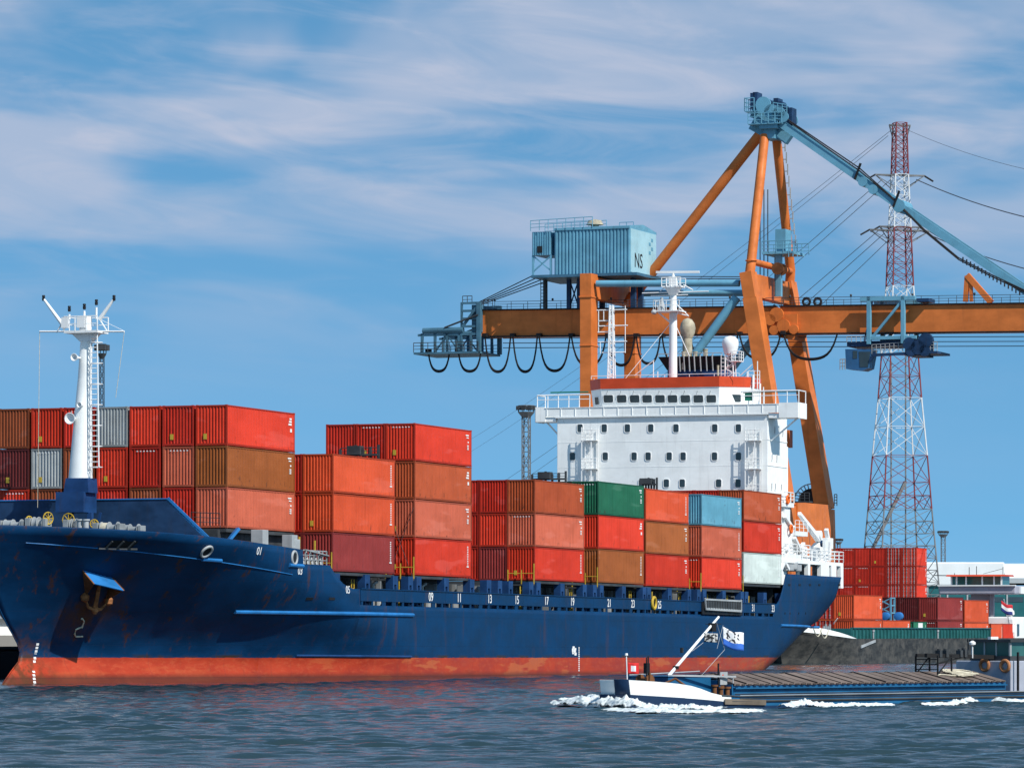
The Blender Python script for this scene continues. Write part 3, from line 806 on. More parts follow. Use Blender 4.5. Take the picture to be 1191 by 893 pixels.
# windlasses and mooring winches on the forecastle
def wheel(mb_, px, py, r, x, yaw=0.0):
    y, z = MX(px, py, x); M3 = Matrix.Rotation(math.radians(90), 3, 'Z') @ Matrix.Rotation(yaw, 3, 'Z')
    mb_.cut(); mb_.ring((x, y, z), r * .9, 0.04, M3, 22, 6)
    for k in range(8):
        a = math.pi * k / 4; mb_.tube([(x, y, z), Vector((x, y, z)) + M3 @ Vector((r * math.cos(a), 0, r * math.sin(a)))], 0.03, 5)
mb = MB()
for (p, q_, r, yw) in ((79.5, 604.5, 0.5, 0), (109.5, 609, 0.32, 0.2), (56, 602.5, 0.46, 1.1), (34, 605, 0.32, 1.1)): wheel(mb, p, q_, r, 12.5, yw)
mb.build('brake_wheel', M_yellow, ship, smooth=True)
def winch(x, pxa, pxb, pyc, r, rope):
    (ya, z), (yb_, _) = MX(pxa, pyc, x), MX(pxb, pyc, x)
    y0_, y1_ = min(ya, yb_), max(ya, yb_)
    g_ = MB(); r_ = MB(); L = y1_ - y0_
    for f in (0, 0.5, 0.95): g_.lathe([(r, 0), (r, 0.07)], (x, y0_ + f * L, z), 18, 'y')
    g_.lathe([(r * 0.55, 0), (r * 0.55, L)], (x, y0_, z), 14, 'y')
    g_.box(x - r, x + r, y0_ - 0.3, y0_ - 0.05, 8.05, z + r * 0.7); g_.box(x - r, x + r, y1_ + 0.1, y1_ + 0.5, 8.05, z + r * 0.8)
    g_.box(x - r * 1.1, x + r * 1.1, y0_ - 0.3, y1_ + 0.5, 8.05, z - r * 0.75)
    w_ = g_.build('mooring_winch', M_grey, ship, bevel=0.02)
    r_.lathe([(r * 0.85, 0), (r * 0.85, L * 0.42)], (x, y0_ + L * 0.53, z), 18, 'y')
    r_.build('wound_rope', M_rope if rope else M_grey, w_, smooth=True)
winch(12.0, 138, 118, 614, 0.45, True); winch(13.5, 162, 142, 616, 0.42, False); winch(12.6, 52, 40, 609, 0.5, False)
winch(12.6, 90, 84, 611, 0.5, False); winch(12.6, 26, 6, 611, 0.45, False)
mb = MB()
for px_ in (93, 100): mb.cut(); y, z = MX(px_, 612, 11.5); mb.lathe([(0.22, 8.05), (0.2, z + 0.35), (0.28, z + 0.4), (0.28, z + 0.5)], (11.5, y, 0), 12)
mb.cut(); y, z = MX(193, 622, 21); mb.lathe([(0.2, 8.05), (0.2, z), (0.28, z + 0.05), (0.28, z + 0.35)], (21, y, 0), 12)
mb.build('bollard', M_lgrey, ship, smooth=True)
mb = MB(); ya, za = MX(183, 624, 20.5); yb_, _ = MX(188, 624, 20.5)
mb.tube([(20.5, ya, 8.05), (20.5, ya, za + 0.2), (20.5, ya - .1, za + 0.35), (20.5, yb_ + .1, za + 0.35), (20.5, yb_, za + 0.2), (20.5, yb_, 8.05)], 0.06, 8)
mb.build('deck_hoop', M_yellow, ship, smooth=True)
# gear between the breakwater and the first stack, forecastle end rails
mb = MB()
for (p0, p1, q0_, q1_, x) in ((295, 309, 616, 640, 25.5), (331, 343, 622, 640, 28.6), (338, 346, 627, 640, 29.0)):
    (ya, za), (yb_, zb_) = MX(p0, q1_, x), MX(p1, q0_, x); mb.box(x - 0.5, x + 0.5, min(ya, yb_), max(ya, yb_), 8.05, zb_); mb.cut()
mb.build('ventilator', M_lgrey, ship, bevel=0.03)
mb = MB(); 
(ya, za), (yb_, zb_) = MX(262, 633, 22), MX(272, 614, 22)
mb.bar((22, ya, za), (22.8, yb_, zb_), 0.4, 0.2); mb.build('stair', M_lblue, ship)
mb = MB(); mb.rail([(21.6, MX(222, 612, 21.6)[0], MX(222, 612, 21.6)[1]), (21.6, MX(256, 616, 21.6)[0], MX(222, 612, 21.6)[1] - .1)], 1.0, 3, 0.9, 0.03); mb.build('railing', M_dark, ship)
mb = MB()
mb.rail([(29.6, -11.5, 8.2), (34.4, -11.5, 8.2)], 1.0, 3, 0.8, 0.05)
mb.bar((30.2, -11.55, 9.25), (34.5, -11.55, 8.9), 0.25, 0.08)
for i in range(5): mb.bar((30.4 + i * 0.8, -11.2, 9.2), (30.1 + i * 0.8, -11.5, 8.2), 0.14)
mb.build('railing', M_grey, ship)
mb = MB(); mb.bar((30.5, -11.0, 8.2), (30.5, -11.0, 10.2), 0.1); mb.bar((33.6, -10.9, 8.2), (33.6, -10.9, 10.0), 0.1); mb.build('lashing_post', M_yellow, ship)

# ------------------------------------------------------------------ superstructure
HXX = 148.95
def HX(px, py, x=HXX): p = SF.x(px, py, x); return p.y, p.z
yP = HX(893, 500)[0]; yS = HX(648, 500)[0]          # port (right in the picture) and starboard edges
zB = HX(780, 484)[1]
HD = 6.4
hs = MB()
hs.box(HXX, HXX + HD, yP, yS, 8.5, zB)
hs.box(HXX + HD, HXX + 14, yP + 2.2, yS - 2.2, 8.5, zB - 2.5)
house = hs.build('superstructure', M_white, ship, bevel=0.04)
# seams/deck lines on the front
mb = MB()
for q_ in (513, 542.5, 571): mb.box(HXX - 0.012, HXX, yP, yS, HX(770, q_)[1] - 0.03, HX(770, q_)[1] + 0.03)
for q_ in (513, 542.5): mb.box(HXX, HXX + HD, yP - 0.05, yP, HX(770, q_)[1] - 0.04, HX(770, q_)[1] + 0.04)
mb.build('deck_line', M_white, house)
M_frame = M_whiteclean
def window_mesh(w_, h_, mats, t=0.05):
    """rounded port: proud rim, glass set back"""
    me = bpy.data.meshes.new('window'); vs = []; fs = []; mi = []
    def loop(ww, hh, r, x):
        pts = []
        for (cx_, cy_, a0_) in ((ww / 2 - r, hh / 2 - r, 0), (-ww / 2 + r, hh / 2 - r, 90), (-ww / 2 + r, -hh / 2 + r, 180), (ww / 2 - r, -hh / 2 + r, 270)):
            for k in range(4):
                a = math.radians(a0_ + 30 * k); pts.append((x, -(cx_ + r * math.cos(a)), cy_ + r * math.sin(a)))
        return pts
    L = [loop(w_ + 0.12, h_ + 0.12, 0.2, 0.0), loop(w_ + 0.12, h_ + 0.12, 0.2, -t), loop(w_, h_, 0.15, -t), loop(w_, h_, 0.15, -0.02)]
    for l_ in L: vs += l_
    n = 16
    for a in range(3):
        for k in range(n): fs.append((a * n + k, a * n + (k + 1) % n, (a + 1) * n + (k + 1) % n, (a + 1) * n + k)); mi.append(0)
    fs.append(tuple(range(3 * n, 4 * n))); mi.append(1)
    me.from_pydata(vs, [], fs); [me.materials.append(m) for m in mats]; me.polygons.foreach_set('material_index', mi); me.update(); return me
wm = window_mesh(0.56, 0.78, (M_frame, M_glass))
def win(px, py, me, x=HXX, name='window', parent=house):
    y, z = HX(px, py, x); o = bpy.data.objects.new(name, me); COL.objects.link(o); o.parent = parent; o.location = (x, y, z); return o
for p in (674.7, 702.8, 729.7, 756.9, 786.2, 831.3, 858.8): win(p, 498, wm)
for p in (666, 704, 737.5, 753.8, 778.3, 794.5, 831, 859): win(p, 530.7, wm)
for p in (746, 775, 793.5, 835.8, 858.5): win(p, 562, wm)
wms = window_mesh(0.5, 0.8, (M_frame, M_glass)); wmt = window_mesh(0.22, 0.7, (M_frame, M_glass), 0.05)
def win_side(dx, py, me):
    z = HX(893, py)[1]; o = bpy.data.objects.new('window', me); COL.objects.link(o); o.parent = house; o.location = (HXX + dx, yP, z); o.rotation_euler = (0, 0, math.radians(90)); return o
for dx, q_, m_ in ((2.2, 499, wmt), (4.9, 500, wmt), (1.3, 531, wmt), (2.9, 531, wmt), (1.2, 565, wmt), (2.4, 565, wmt), (4.4, 565, wmt)): win_side(dx, q_, m_)
# ladders with cages and platforms on the front
mb = MB()
for pc in (689.5, 879.5):
    mb.cut()
    for p in (pc - 10, pc + 1, pc + 7):
        y = HX(p, 500)[0]; mb.bar((HXX - 0.75 if p != pc + 7 else HXX - 0.2, y, HX(pc, 600)[1]), (HXX - 0.75 if p != pc + 7 else HXX - 0.2, y, HX(pc, 497 if p != pc + 7 else 498)[1]), 0.09)
    ya, yb_ = HX(pc - 10, 500)[0], HX(pc + 7, 500)[0]
    for q_ in (512, 545, 576):
        z = HX(pc, q_)[1]; mb.box(HXX - 0.85, HXX - 0.02, min(ya, yb_), max(ya, yb_), z - 0.06, z)
        mb.rail([(HXX - 0.8, ya, z), (HXX - 0.8, yb_, z)], 1.0, 3, 0.8, 0.035)
    mb.ladder((HXX - 0.55, HX(pc - 4, 500)[0], HX(pc, 600)[1]), (HXX - 0.55, HX(pc - 4, 500)[0], HX(pc, 500)[1]), (0, 1, 0), 0.5, 0.4, 0.035)
mb.build('front_ladder', M_whiteclean, house)
# bridge deck, wings, front bulwark
zt = HX(780, 473.6)[1]; zw = HX(780, 472.5)[1]
yWP = HX(930, 480, HXX + 0.3)[0]; yWS = HX(625, 480, HXX + 0.3)[0]
mb = MB()
mb.box(HXX - 0.25, HXX + 6.6, yP - 0.1, yS + 0.1, zB + 0.003, zB + 0.16)
mb.box(HXX - 0.1, HXX + 2.4, yWP, yP - 0.1, zB - 0.35, zB + 0.12); mb.box(HXX - 0.1, HXX + 2.4, yS + 0.1, yWS, zB - 0.35, zB + 0.12)
mb.box(HXX - 0.22, HXX - 0.12, yP - 1.2, yS + 1.2, zB + 0.16, zt + 0.1)
for (a, b_) in ((yWP, yP - 1.2), (yS + 1.2, yWS)):
    mb.box(HXX - 0.22, HXX - 0.1, a, b_, zB - 0.35, zw + 0.15)
mb.box(HXX - 0.1, HXX + 2.4, yWP - 0.1, yWP, zB - 0.4, zw + 0.15); mb.box(HXX - 0.1, HXX + 2.4, yWS, yWS + 0.1, zB - 0.4, zw + 0.15)
mb.box(HXX + 2.4, HXX + 2.5, yWP, yP - 0.6, zB + 0.12, zw + 0.15); mb.box(HXX + 2.4, HXX + 2.5, yS + 0.6, yWS, zB + 0.12, zw + 0.15)
for y in np.linspace(yP - 1.0, yS + 1.0, 17): mb.box(HXX - 0.27, HXX - 0.22, y - 0.035, y + 0.035, zB + 0.16, zt + 0.1)
mb.box(HXX - 0.28, HXX - 0.1, yP - 1.2, yS + 1.2, zt + 0.1, zt + 0.16)
mb.bar((HXX + 0.8, yP - 0.1, HX(893, 512)[1]), (HXX + 0.8, HX(925, 488)[0], zB - 0.35), 0.14); mb.bar((HXX + 0.8, yS + 0.1, HX(648, 506)[1]), (HXX + 0.8, HX(633, 488)[0], zB - 0.35), 0.14)
mb.build('bridge_wing', M_white, house)
mb = MB()
for (p0, p1) in ((625, 686), (862, 929)):
    y0_, y1_ = HX(p0, 470)[0], HX(p1, 470)[0]; z1_ = HX(770, 457)[1]
    mb.cut(); mb.tube([(HXX, y0_, z1_), (HXX, y1_, z1_)], 0.07, 6)
    mb.tube([(HXX, y0_, z1_ - 0.45), (HXX, y1_, z1_ - 0.45)], 0.04, 6)
    for i in range(6): y = y0_ + (y1_ - y0_) * i / 5; mb.tube([(HXX, y, zw), (HXX, y, z1_)], 0.05, 6)
    ye = y0_ if p0 < 700 else y1_
    mb.tube([(HXX, ye, z1_), (HXX + 2.3, ye, z1_)], 0.06, 6); mb.tube([(HXX + 2.3, ye, zw), (HXX + 2.3, ye, z1_)], 0.05, 6)
mb.build('wing_railing', M_whiteclean, house)
mb = MB()
for (p0, p1, q0_, q1_) in ((640, 684, 454.8, 457.2), (864, 928, 455, 457.2), (866, 876, 457, 466)):
    (ya, za), (yb_, zb_) = HX(p0, q1_), HX(p1, q0_); mb.box(HXX + 0.05, HXX + 0.1, min(ya, yb_), max(ya, yb_), za, zb_); mb.cut()
mb.build('wind_dodger', M_green, house)
# wheelhouse
XW = HXX + 1.3
def WX(px, py, x=XW): p = SF.x(px, py, x); return p.y, p.z
zl_, zm_, zr_ = zB + 0.17, WX(780, 451)[1], WX(780, 439)[1]
fp = [WX(p, 460)[0] for p in (861.5, 836, 702, 685)]          # port edge, port chamfer, starboard chamfer, starboard edge
def ring_pts(z, o_):
    return [(XW + 1.7, fp[0] - o_, z), (XW - o_, fp[1] - o_ * .4, z), (XW - o_, fp[2] + o_ * .4, z), (XW + 1.7, fp[3] + o_, z), (XW + 5.2, fp[3] + o_, z), (XW + 5.2, fp[0] - o_, z)]
mb = MB(); vs = ring_pts(zl_, 0) + ring_pts(zm_, 0.38); n = 6
mb.add(vs, [tuple(range(n - 1, -1, -1)), tuple(range(n, 2 * n))] + [(i, (i + 1) % n, n + (i + 1) % n, n + i) for i in range(n)])
wh = mb.build('wheelhouse', M_white, ship, fixn=True)
mb = MB(); vs = ring_pts(zm_ + 0.004, 0.44) + ring_pts(zr_, 0.50)
mb.add(vs, [tuple(range(n - 1, -1, -1)), tuple(range(n, 2 * n))] + [(i, (i + 1) % n, n + (i + 1) % n, n + i) for i in range(n)])
mb.build('roof_band', M_redband, wh, fixn=True)
wmf = window_mesh(1.0, 0.74, (M_frame, M_glass), 0.04)
slope = math.atan2(0.38, zm_ - zl_)
for p in (708.5, 724, 739, 753.5, 768.5, 783, 798, 813, 828):
    y, z = WX(p, 464); o = bpy.data.objects.new('window', wmf); COL.objects.link(o); o.parent = wh
    o.location = (XW - 0.38 * (z - zl_) / (zm_ - zl_) + 0.01, y, z); o.rotation_euler = (0, -slope, 0)
wmc = window_mesh(1.5, 0.74, (M_frame, M_glass), 0.04)
for (i, j, me_) in ((0, 1, wmc), (2, 3, wmf)):
    a, b_ = Vector(ring_pts(zl_, 0)[i]), Vector(ring_pts(zl_, 0)[j]); z = WX(780, 464)[1]; f = (z - zl_) / (zm_ - zl_)
    a2, b2 = Vector(ring_pts(zm_, .38)[i]), Vector(ring_pts(zm_, .38)[j])
    c = (a.lerp(a2, f) + b_.lerp(b2, f)) / 2; o = bpy.data.objects.new('window', me_); COL.objects.link(o); o.parent = wh; o.location = (c.x, c.y, z)
    Yv = (b_ - a).normalized(); Zv = ((a2 + b2) / 2 - (a + b_) / 2).normalized(); Xv = Yv.cross(Zv)
    if Xv.x < 0: Yv = -Yv; Xv = Yv.cross(Zv)
    o.rotation_euler = Matrix((Xv, Yv, Zv)).transposed().to_euler(); o.location = c - Xv * 0.01
mb = MB()
for p in (708.5, 724, 739, 753.5, 768.5, 783, 798, 813, 828):
    y, z = WX(p, 456); mb.tube([(XW - 0.4, y, z), (XW - 0.55, y, z + 0.1), (XW - 0.55, y + 0.1, z - 0.3)], 0.025, 5)
mb.build('window_wiper', M_grey, wh)
# monkey island: main mast, signal mast, domes, funnel
XT = HXX + 3.6
def TX(px, py, x=XT):
    px = px or 783; p = SF.x(px, py, x); return p.y, p.z
zr = zr_
mm = MB(); y, z = TX(783, 339)
mm.tube([(XT, y, zr - 0.2), (XT, y, TX(783, 366)[1]), (XT, y, z)], 0.42, 16, r2=0.34)
mast = mm.build('main_mast', M_whiteclean, ship, smooth=True)
mb = MB()
zp1, zp2, zp3 = TX(783, 362)[1], TX(783, 334)[1], TX(783, 322)[1]
mb.box(XT - 1.5, XT + 0.7, TX(796, 0)[0], TX(766, 0)[0], zp1 - 0.1, zp1)
mb.rail([(XT - 1.5, TX(796, 0)[0], zp1), (XT - 1.5, TX(766, 0)[0], zp1)], 1.0, 2, 0.7, 0.035); mb.rail([(XT - 1.5, TX(766, 0)[0], zp1), (XT + 0.7, TX(766, 0)[0], zp1)], 1.0, 2, 0.7, 0.035)
mb.tube([(XT - 1, TX(768, 0)[0], zp1), (XT, y, TX(783, 378)[1])], 0.08, 6); mb.tube([(XT - 1, TX(794, 0)[0], zp1), (XT, y, TX(783, 375)[1])], 0.07, 6)
mb.box(XT - 0.8, XT + 0.8, TX(795, 0)[0], TX(773, 0)[0], zp2 - 0.05, zp2 + 0.1)
mb.lathe([(0.4, zp2 - 0.8), (0.9, zp2 - 0.05)], (XT, y, 0), 12)
mb.rail([(XT - 0.8, TX(795, 0)[0], zp2), (XT - 0.8, TX(773, 0)[0], zp2)], 0.9, 3, 0.5, 0.05); mb.rail([(XT + 0.8, TX(795, 0)[0], zp2), (XT + 0.8, TX(773, 0)[0], zp2)], 0.9, 2, 0.6, 0.04)
mb.box(XT - 0.35, XT + 0.35, y - 0.35, y + 0.35, zp2 + 0.1, zp3); mb.lathe([(0.14, zp3), (0.14, zp3 + 0.35)], (XT, y, 0), 8)
mb.tube([(XT, TX(747, 341)[0], TX(747, 341)[1]), (XT, TX(824, 337)[0], TX(747, 341)[1])], 0.06, 6)
mb.tube([(XT, TX(757, 344)[0], TX(757, 344)[1]), (XT, TX(800, 344)[0], TX(757, 344)[1])], 0.05, 6)
mb.tube([(XT, y, TX(0, 350)[1]), (XT, TX(801, 368)[0], TX(0, 368)[1])], 0.05, 5); mb.tube([(XT, TX(788, 362)[0], zp1 - 0.2), (XT, TX(801, 368)[0], TX(0, 368)[1])], 0.06, 5)
mb.tube([(XT, TX(795, 330)[0], zp2 + .2), (XT, TX(806, 338)[0], TX(0, 338)[1])], 0.06, 5); mb.tube([(XT, TX(773, 330)[0], zp2), (XT, TX(768, 338)[0], TX(0, 338)[1])], 0.05, 5)
mb.tube([(XT, y, TX(0, 372)[1]), (XT - 2, TX(735, 437)[0], zr)], 0.03, 5); mb.tube([(XT, y, TX(0, 372)[1]), (XT + 0.5, TX(800, 414)[0], TX(0, 414)[1])], 0.045, 5)
mb.build('mast_platform', M_whiteclean, mast)
mb = MB(); a, b_ = TX(763.5, 320), TX(813, 321); mb.bar((XT - 0.1, a[0], zp3 + 0.5), (XT + 0.1, b_[0], zp3 + 0.42), 0.16, 0.22)
a, b_ = TX(773, 346), TX(769, 355); mb.build('radar_scanner', M_whiteclean, mast)
mb = MB(); y2, z2 = TX(773, 361); mb.lathe([(0.35, z2 - 0.1), (0.3, z2 + 0.5), (0.15, z2 + 0.9), (0.15, z2 + 1.2)], (XT - 0.9, y2, 0), 12); y2, z2 = TX(766, 364); mb.lathe([(0.1, -0.3), (0.26, 0.1), (0.26, 0.3)], (XT - 1.6, y2, z2), 12, 'x')
mb.build('mast_lamp', M_lgrey, mast, smooth=True)
mb = MB(); ys_, zs_ = TX(715, 437), TX(715, 356)
sm_ = MB(); yq = ys_[0]
for dy, dx in ((-0.3, -0.3), (0.3, -0.3), (0.3, 0.3), (-0.3, 0.3)): sm_.tube([(XT - 1 + dx, yq + dy, zr - .1), (XT - 1 + dx * .5, yq + dy * .5, zs_[1])], 0.07, 6)
for i in range(18):
    t = i / 18; z = zr + (zs_[1] - zr) * t; s = 0.3 * (1 - 0.5 * t); s2_ = 0.3 * (1 - 0.5 * (t + 1 / 18)); z2 = z + (zs_[1] - zr) / 18; e = 1 if i % 2 else -1
    sm_.tube([(XT - 1 - s, yq - e * s, z), (XT - 1 - s2_, yq + e * s2_, z2)], 0.045, 5); sm_.tube([(XT - 1 + s, yq + e * s, z), (XT - 1 + s2_, yq - e * s2_, z2)], 0.045, 5)
    sm_.tube([(XT - 1 - s, yq - s, z), (XT - 1 - s, yq + s, z)], 0.04, 5)
for (q_, p0, p1) in ((359.5, 698, 733), (372, 700, 715), (378, 700, 734), (385, 699, 716), (396.5, 700, 733), (409, 704, 731)):
    sm_.tube([(XT - 1, TX(p0, q_)[0], TX(0, q_)[1]), (XT - 1, TX(p1, q_)[0], TX(0, q_)[1])], 0.055, 5)
for p, a, b_ in ((700, 359, 386), (702, 396, 410), (731, 355, 410), (706, 359, 372)): sm_.tube([(XT - 1, TX(p, a)[0], TX(0, a)[1]), (XT - 1, TX(p, b_)[0], TX(0, b_)[1])], 0.045, 5)
sm_.build('signal_mast', M_whiteclean, ship)
# satellite dome on lattice pedestal
mb = MB(); yd, zd = TX(849.5, 402, XT + 1)
mb.lathe([(0.30, -0.95), (0.62, -0.8), (0.74, -0.3), (0.84, 0.15), (0.78, 0.55), (0.5, 0.86), (0.02, 0.98)], (XT + 1, yd, zd), 22)
dome = mb.build('satellite_dome', M_whiteclean, ship, smooth=True)
mb = MB()
for dy, dx in ((-0.35, -0.35), (0.35, -0.35), (0.35, 0.35), (-0.35, 0.35)): mb.tube([(XT + 1 + dx * 1.3, yd + dy * 1.3, zr - .1), (XT + 1 + dx, yd + dy, zd - 0.7)], 0.06, 6)
for i in range(5):
    z = zr + (zd - 0.8 - zr) * i / 5; z2 = zr + (zd - 0.8 - zr) * (i + 1) / 5; e = 1 if i % 2 else -1
    mb.tube([(XT + .6, yd - e * .42, z), (XT + .6, yd + e * .42, z2)], 0.045, 5); mb.tube([(XT + 1.4, yd - e * .42, z), (XT + 1.4, yd + e * .42, z2)], 0.045, 5)
mb.ladder((XT + 0.5, yd + 0.6, zr), (XT + 0.5, yd + 0.6, zd - 0.9), (0, 1, 0), 0.4, 0.35, 0.035)
mb.box(XT + 0.4, XT + 1.8, yd - 1.1, yd - 0.3, zd - 1.6, zd - 1.5); mb.rail([(XT + 0.4, yd - 1.1, zd - 1.5), (XT + 1.8, yd - 1.1, zd - 1.5)], 0.9, 3, 0.6, 0.04); mb.rail([(XT + 0.4, yd - 1.1, zd - 1.5), (XT + .4, yd - .3, zd - 1.5)], 0.9, 3, 0.6, 0.04)
mb.build('dome_pedestal', M_whiteclean, dome)
# small aerials and life raft davits to port, starboard bits
mb = MB()
for (p, a) in ((869, 432), (872, 441), (876, 436), (881, 420), (884, 446), (888, 450), (691, 440), (695, 446), (760, 420), (765, 432)):
    y_, z_ = TX(p, a, XT - 0.5); mb.tube([(XT - 0.5, y_, zr - 0.1 if 690 < p < 862 else zB + .2), (XT - 0.5, y_, z_)], 0.10 if p in (872, 876, 884) else 0.05, 6)
mb.rail([(XT - 2.2, fp[0] + .2, zr), (XT - 2.2, fp[3] - .2, zr)], 0.3, 1, 2.5, 0.03)
for (p0, q0_, p1, q1_) in ((739, 437, 762, 419), (862, 437, 876, 424)):
    a, b_ = TX(p0, q0_), TX(p1, q1_); mb.tube([(XT - 0.3, *a), (XT - .3, *b_)], 0.05, 5)
mb.rail([(XW + 1.9, fp[0] - 0.2, zr - 1.0), (XW + 1.9, TX(885, 440)[0], zr - 1.0)], 1.6, 4, 0.7, 0.04)
mb.build('aerial', M_whiteclean, ship)
XFN = HXX + 9
fn = MB()
pts0 = [SF.x(p, q_, XFN) for p, q_ in ((776, 450), (839, 450), (842, 414), (768, 414))]
ya, yb_ = pts0[1].y, pts0[0].y; z0_, z1_, z2_ = pts0[0].z, SF.x(800, 430, XFN).z, pts0[2].z
fn.box(XFN, XFN + 4.2, ya, yb_, zB - 3, z1_)
fun = fn.build('funnel', M_shipblue, ship, bevel=0.1)
mb = MB(); ya2, yb2 = pts0[2].y, pts0[3].y
vs = [(XFN - .02, ya, z1_ - .01), (XFN - .02, yb_, z1_ - .01), (XFN + 4.22, yb_, z1_ - .01), (XFN + 4.22, ya, z1_ - .01), (XFN - 0.7, ya2, z2_), (XFN - 0.7, yb2, z2_), (XFN + 4.9, yb2, z2_), (XFN + 4.9, ya2, z2_)]
mb.add(vs, [(0, 3, 2, 1), (4, 5, 6, 7), (0, 1, 5, 4), (1, 2, 6, 5), (2, 3, 7, 6), (3, 0, 4, 7)]); mb.build('funnel_rim', M_black, fun, fixn=True)
mb = MB()
def pipe(p, q0_, q1_, r, x=XFN + 1.5): mb.cut(); y_, z_ = TX(p, q1_, x); mb.lathe([(r, TX(p, q0_, x)[1]), (r, z_), (r * 1.15, z_ + .02), (r * 1.15, z_ + 0.1)], (x, y_, 0), 12)
pipe(799.5, 425, 392, 0.5); pipe(808.6, 425, 410, 0.22); pipe(820.5, 425, 407, 0.24); pipe(795, 430, 410, 0.2, XFN - .2); pipe(835, 437, 426, 0.12, XFN - .8)
y_, z_ = TX(799.8, 390, XFN + 1.5); mb.cut()
mb.lathe([(0.5, z_ - .3), (0.72, z_ + 0.2), (0.8, z_ + 0.7), (0.7, z_ + 1.2), (0.42, z_ + 1.6), (0.02, z_ + 1.75)], (XFN + 1.5, y_, 0), 18)
mb.build('exhaust_pipe', M_funnelbeige, fun, smooth=True)
mb = MB()
for p in (791, 796, 802, 808, 815, 822, 829): y_, z_ = TX(p, 430, XFN - .5); mb.tube([(XFN - 0.75, y_, z2_ + .1), (XFN - 0.45, y_, z1_ - 0.2)], 0.07, 6)
mb.rail([(XFN - .6, ya2, z2_), (XFN - .6, yb2, z2_)], 0.3, 1, 1.0, 0.04)
mb.build('funnel_rail', M_lgrey, fun)

# ------------------------------------------------------------------ stern deck works
XQ = 163.0
def PY(px, py, y=-10.4):
    px = px or 927; p = SF.y(px, py, y); return p.x, p.z
mb = MB()
za = PY(960, 653)[1]; xa = PY(941, 653)[0]; xb = PY(982, 655)[0]
mb.box(xa - 8.0, xb, -10.3, 10.3, za - 0.35, za)
for (p0, p1) in ((941, 943.5), (956, 965.5), (968, 974), (979, 982)): mb.box(PY(p0, 660)[0], PY(p1, 660)[0], -10.3, -9.9, 8.5, za - 0.35)
mb.box(PY(941, 660)[0], PY(956, 660)[0], -9.2, -9.0, 8.5, za - 0.35); mb.box(xa - 8, xa - 7.8, -9, 9, 8.5, za - .35)
mb.box(xb - 0.2, xb, -9.9, 9.9, 8.5, 9.4)
poop = mb.build('poop_house', M_white, ship)
mb = MB(); mb.box(PY(944, 660)[0], PY(955, 660)[0], -9.28, -9.21, 8.5, za - 0.45); mb.box(PY(917, 665)[0], PY(940, 665)[0], -9.3, -9.0, 8.5, 9.6); mb.build('dark_doorway', M_black, poop)
mb = MB(); mb.rail([(xa - 2, -10.3, za), (xb, -10.3, za), (xb, 2, za)], 1.1, 3, 1.7, 0.05); mb.rail([(PY(941, 650)[0], -9, za), (xb - 1, -9, za)], 1.1, 2, 2, 0.04); mb.build('railing', M_whiteclean, poop)
mb = MB(); mb.lathe([(0.55, PY(920, 662)[1]), (0.6, PY(920, 653)[1])], (PY(927, 655)[0], -9.9, 0), 14); mb.box(PY(918, 655)[0], PY(935, 655)[0], -10.2, -9.2, PY(0, 664)[1], PY(0, 654)[1]); mb.build('liferaft_canister', M_lgrey, poop, bevel=0.1)
mb = MB()     # deck crane
xc, zc = PY(953, 642, -8.5); xj, zj = PY(954.5, 631, -8.5); xt, zt_ = PY(929.5, 597, -8.5)
mb.lathe([(0.75, 8.5), (0.75, zc - .3), (0.95, zc - .2), (0.95, zc + .5), (0.6, zc + 0.9), (0.55, zj)], (xc, -8.5, 0), 16)
mb.bar((xj, -8.5, zj), (xt, -8.5, zt_), 0.6, 0.55, w2=0.35, h2=0.35)
mb.lathe([(0.45, 0), (0.45, 0.7)], (PY(955.5, 622, -8.9)[0], -8.9, PY(955.5, 622, -8.9)[1]), 12, 'y'); mb.box(xj + .4, xj + 2.2, -9.2, -8.2, zj - .6, zj + .5)
mb.bar((xj + 1.6, -8.9, zj - 0.2), (xj + 0.6, -8.9, zj + 1.4), 0.4)
dc = mb.build('deck_crane', M_whiteclean, ship, bevel=0.04)
mb = MB(); xh, zh = PY(957, 632, -9.3); mb.lathe([(0.35, 0), (0.35, 0.25)], (xh, -9.35, zh), 12, 'y'); mb.build('crane_motor', M_dblue, dc)
mb = MB(); mb.tube([(PY(942, 615, -8.6)[0], -8.6, PY(942, 615, -8.6)[1]), (PY(942, 615, -8.6)[0], -8.6, PY(942, 633, -8.6)[1])], 0.03, 4); mb.build('crane_wire', M_dark, dc)
mb = MB()     # platforms, stairs and lockers abaft the house
def slab(p0, p1, q0_, q1_, y0_=-10.2, y1_=-7.5):
    x0_, z0_ = PY(p0, q1_, y0_); x1_, z1_ = PY(p1, q0_, y0_); mb.box(x0_, x1_, y0_, y1_, z0_, z1_); return x0_, x1_, z0_, z1_
r1 = slab(912, 923.5, 585, 589); mb.rail([(r1[0], -10.2, r1[3]), (r1[1], -10.2, r1[3])], 1.0, 3, 1.2, 0.05); slab(912.5, 919, 589, 655, -10.0, -7.5)
mb.cut()
r2 = slab(925, 939.5, 618.5, 622.5); mb.rail([(r2[0], -10.2, r2[3]), (r2[1], -10.2, r2[3])], 1.05, 3, 1.5, 0.035); slab(924, 927, 622, 655, -9.8, -9.4)
for a, b_ in (((910, 665), (921, 640)), ((918, 640), (926, 612)), ((927, 625), (935, 642)), ((916, 600), (926, 616)), ((932, 640), (938, 632)), ((915, 652), (920, 662))):
    pa, pb = PY(*a), PY(*b_); mb.bar((pa[0], -10.1, pa[1]), (pb[0], -10.1, pb[1]), 0.35, 0.30)
for i in range(8):
    t = i / 7; x_, z_ = PY(914 + 5 * t, 634 - 13 * t, -9.9); mb.box(x_ - .5, x_ + 1.2, -10.0, -9.0, z_, z_ + 0.08)
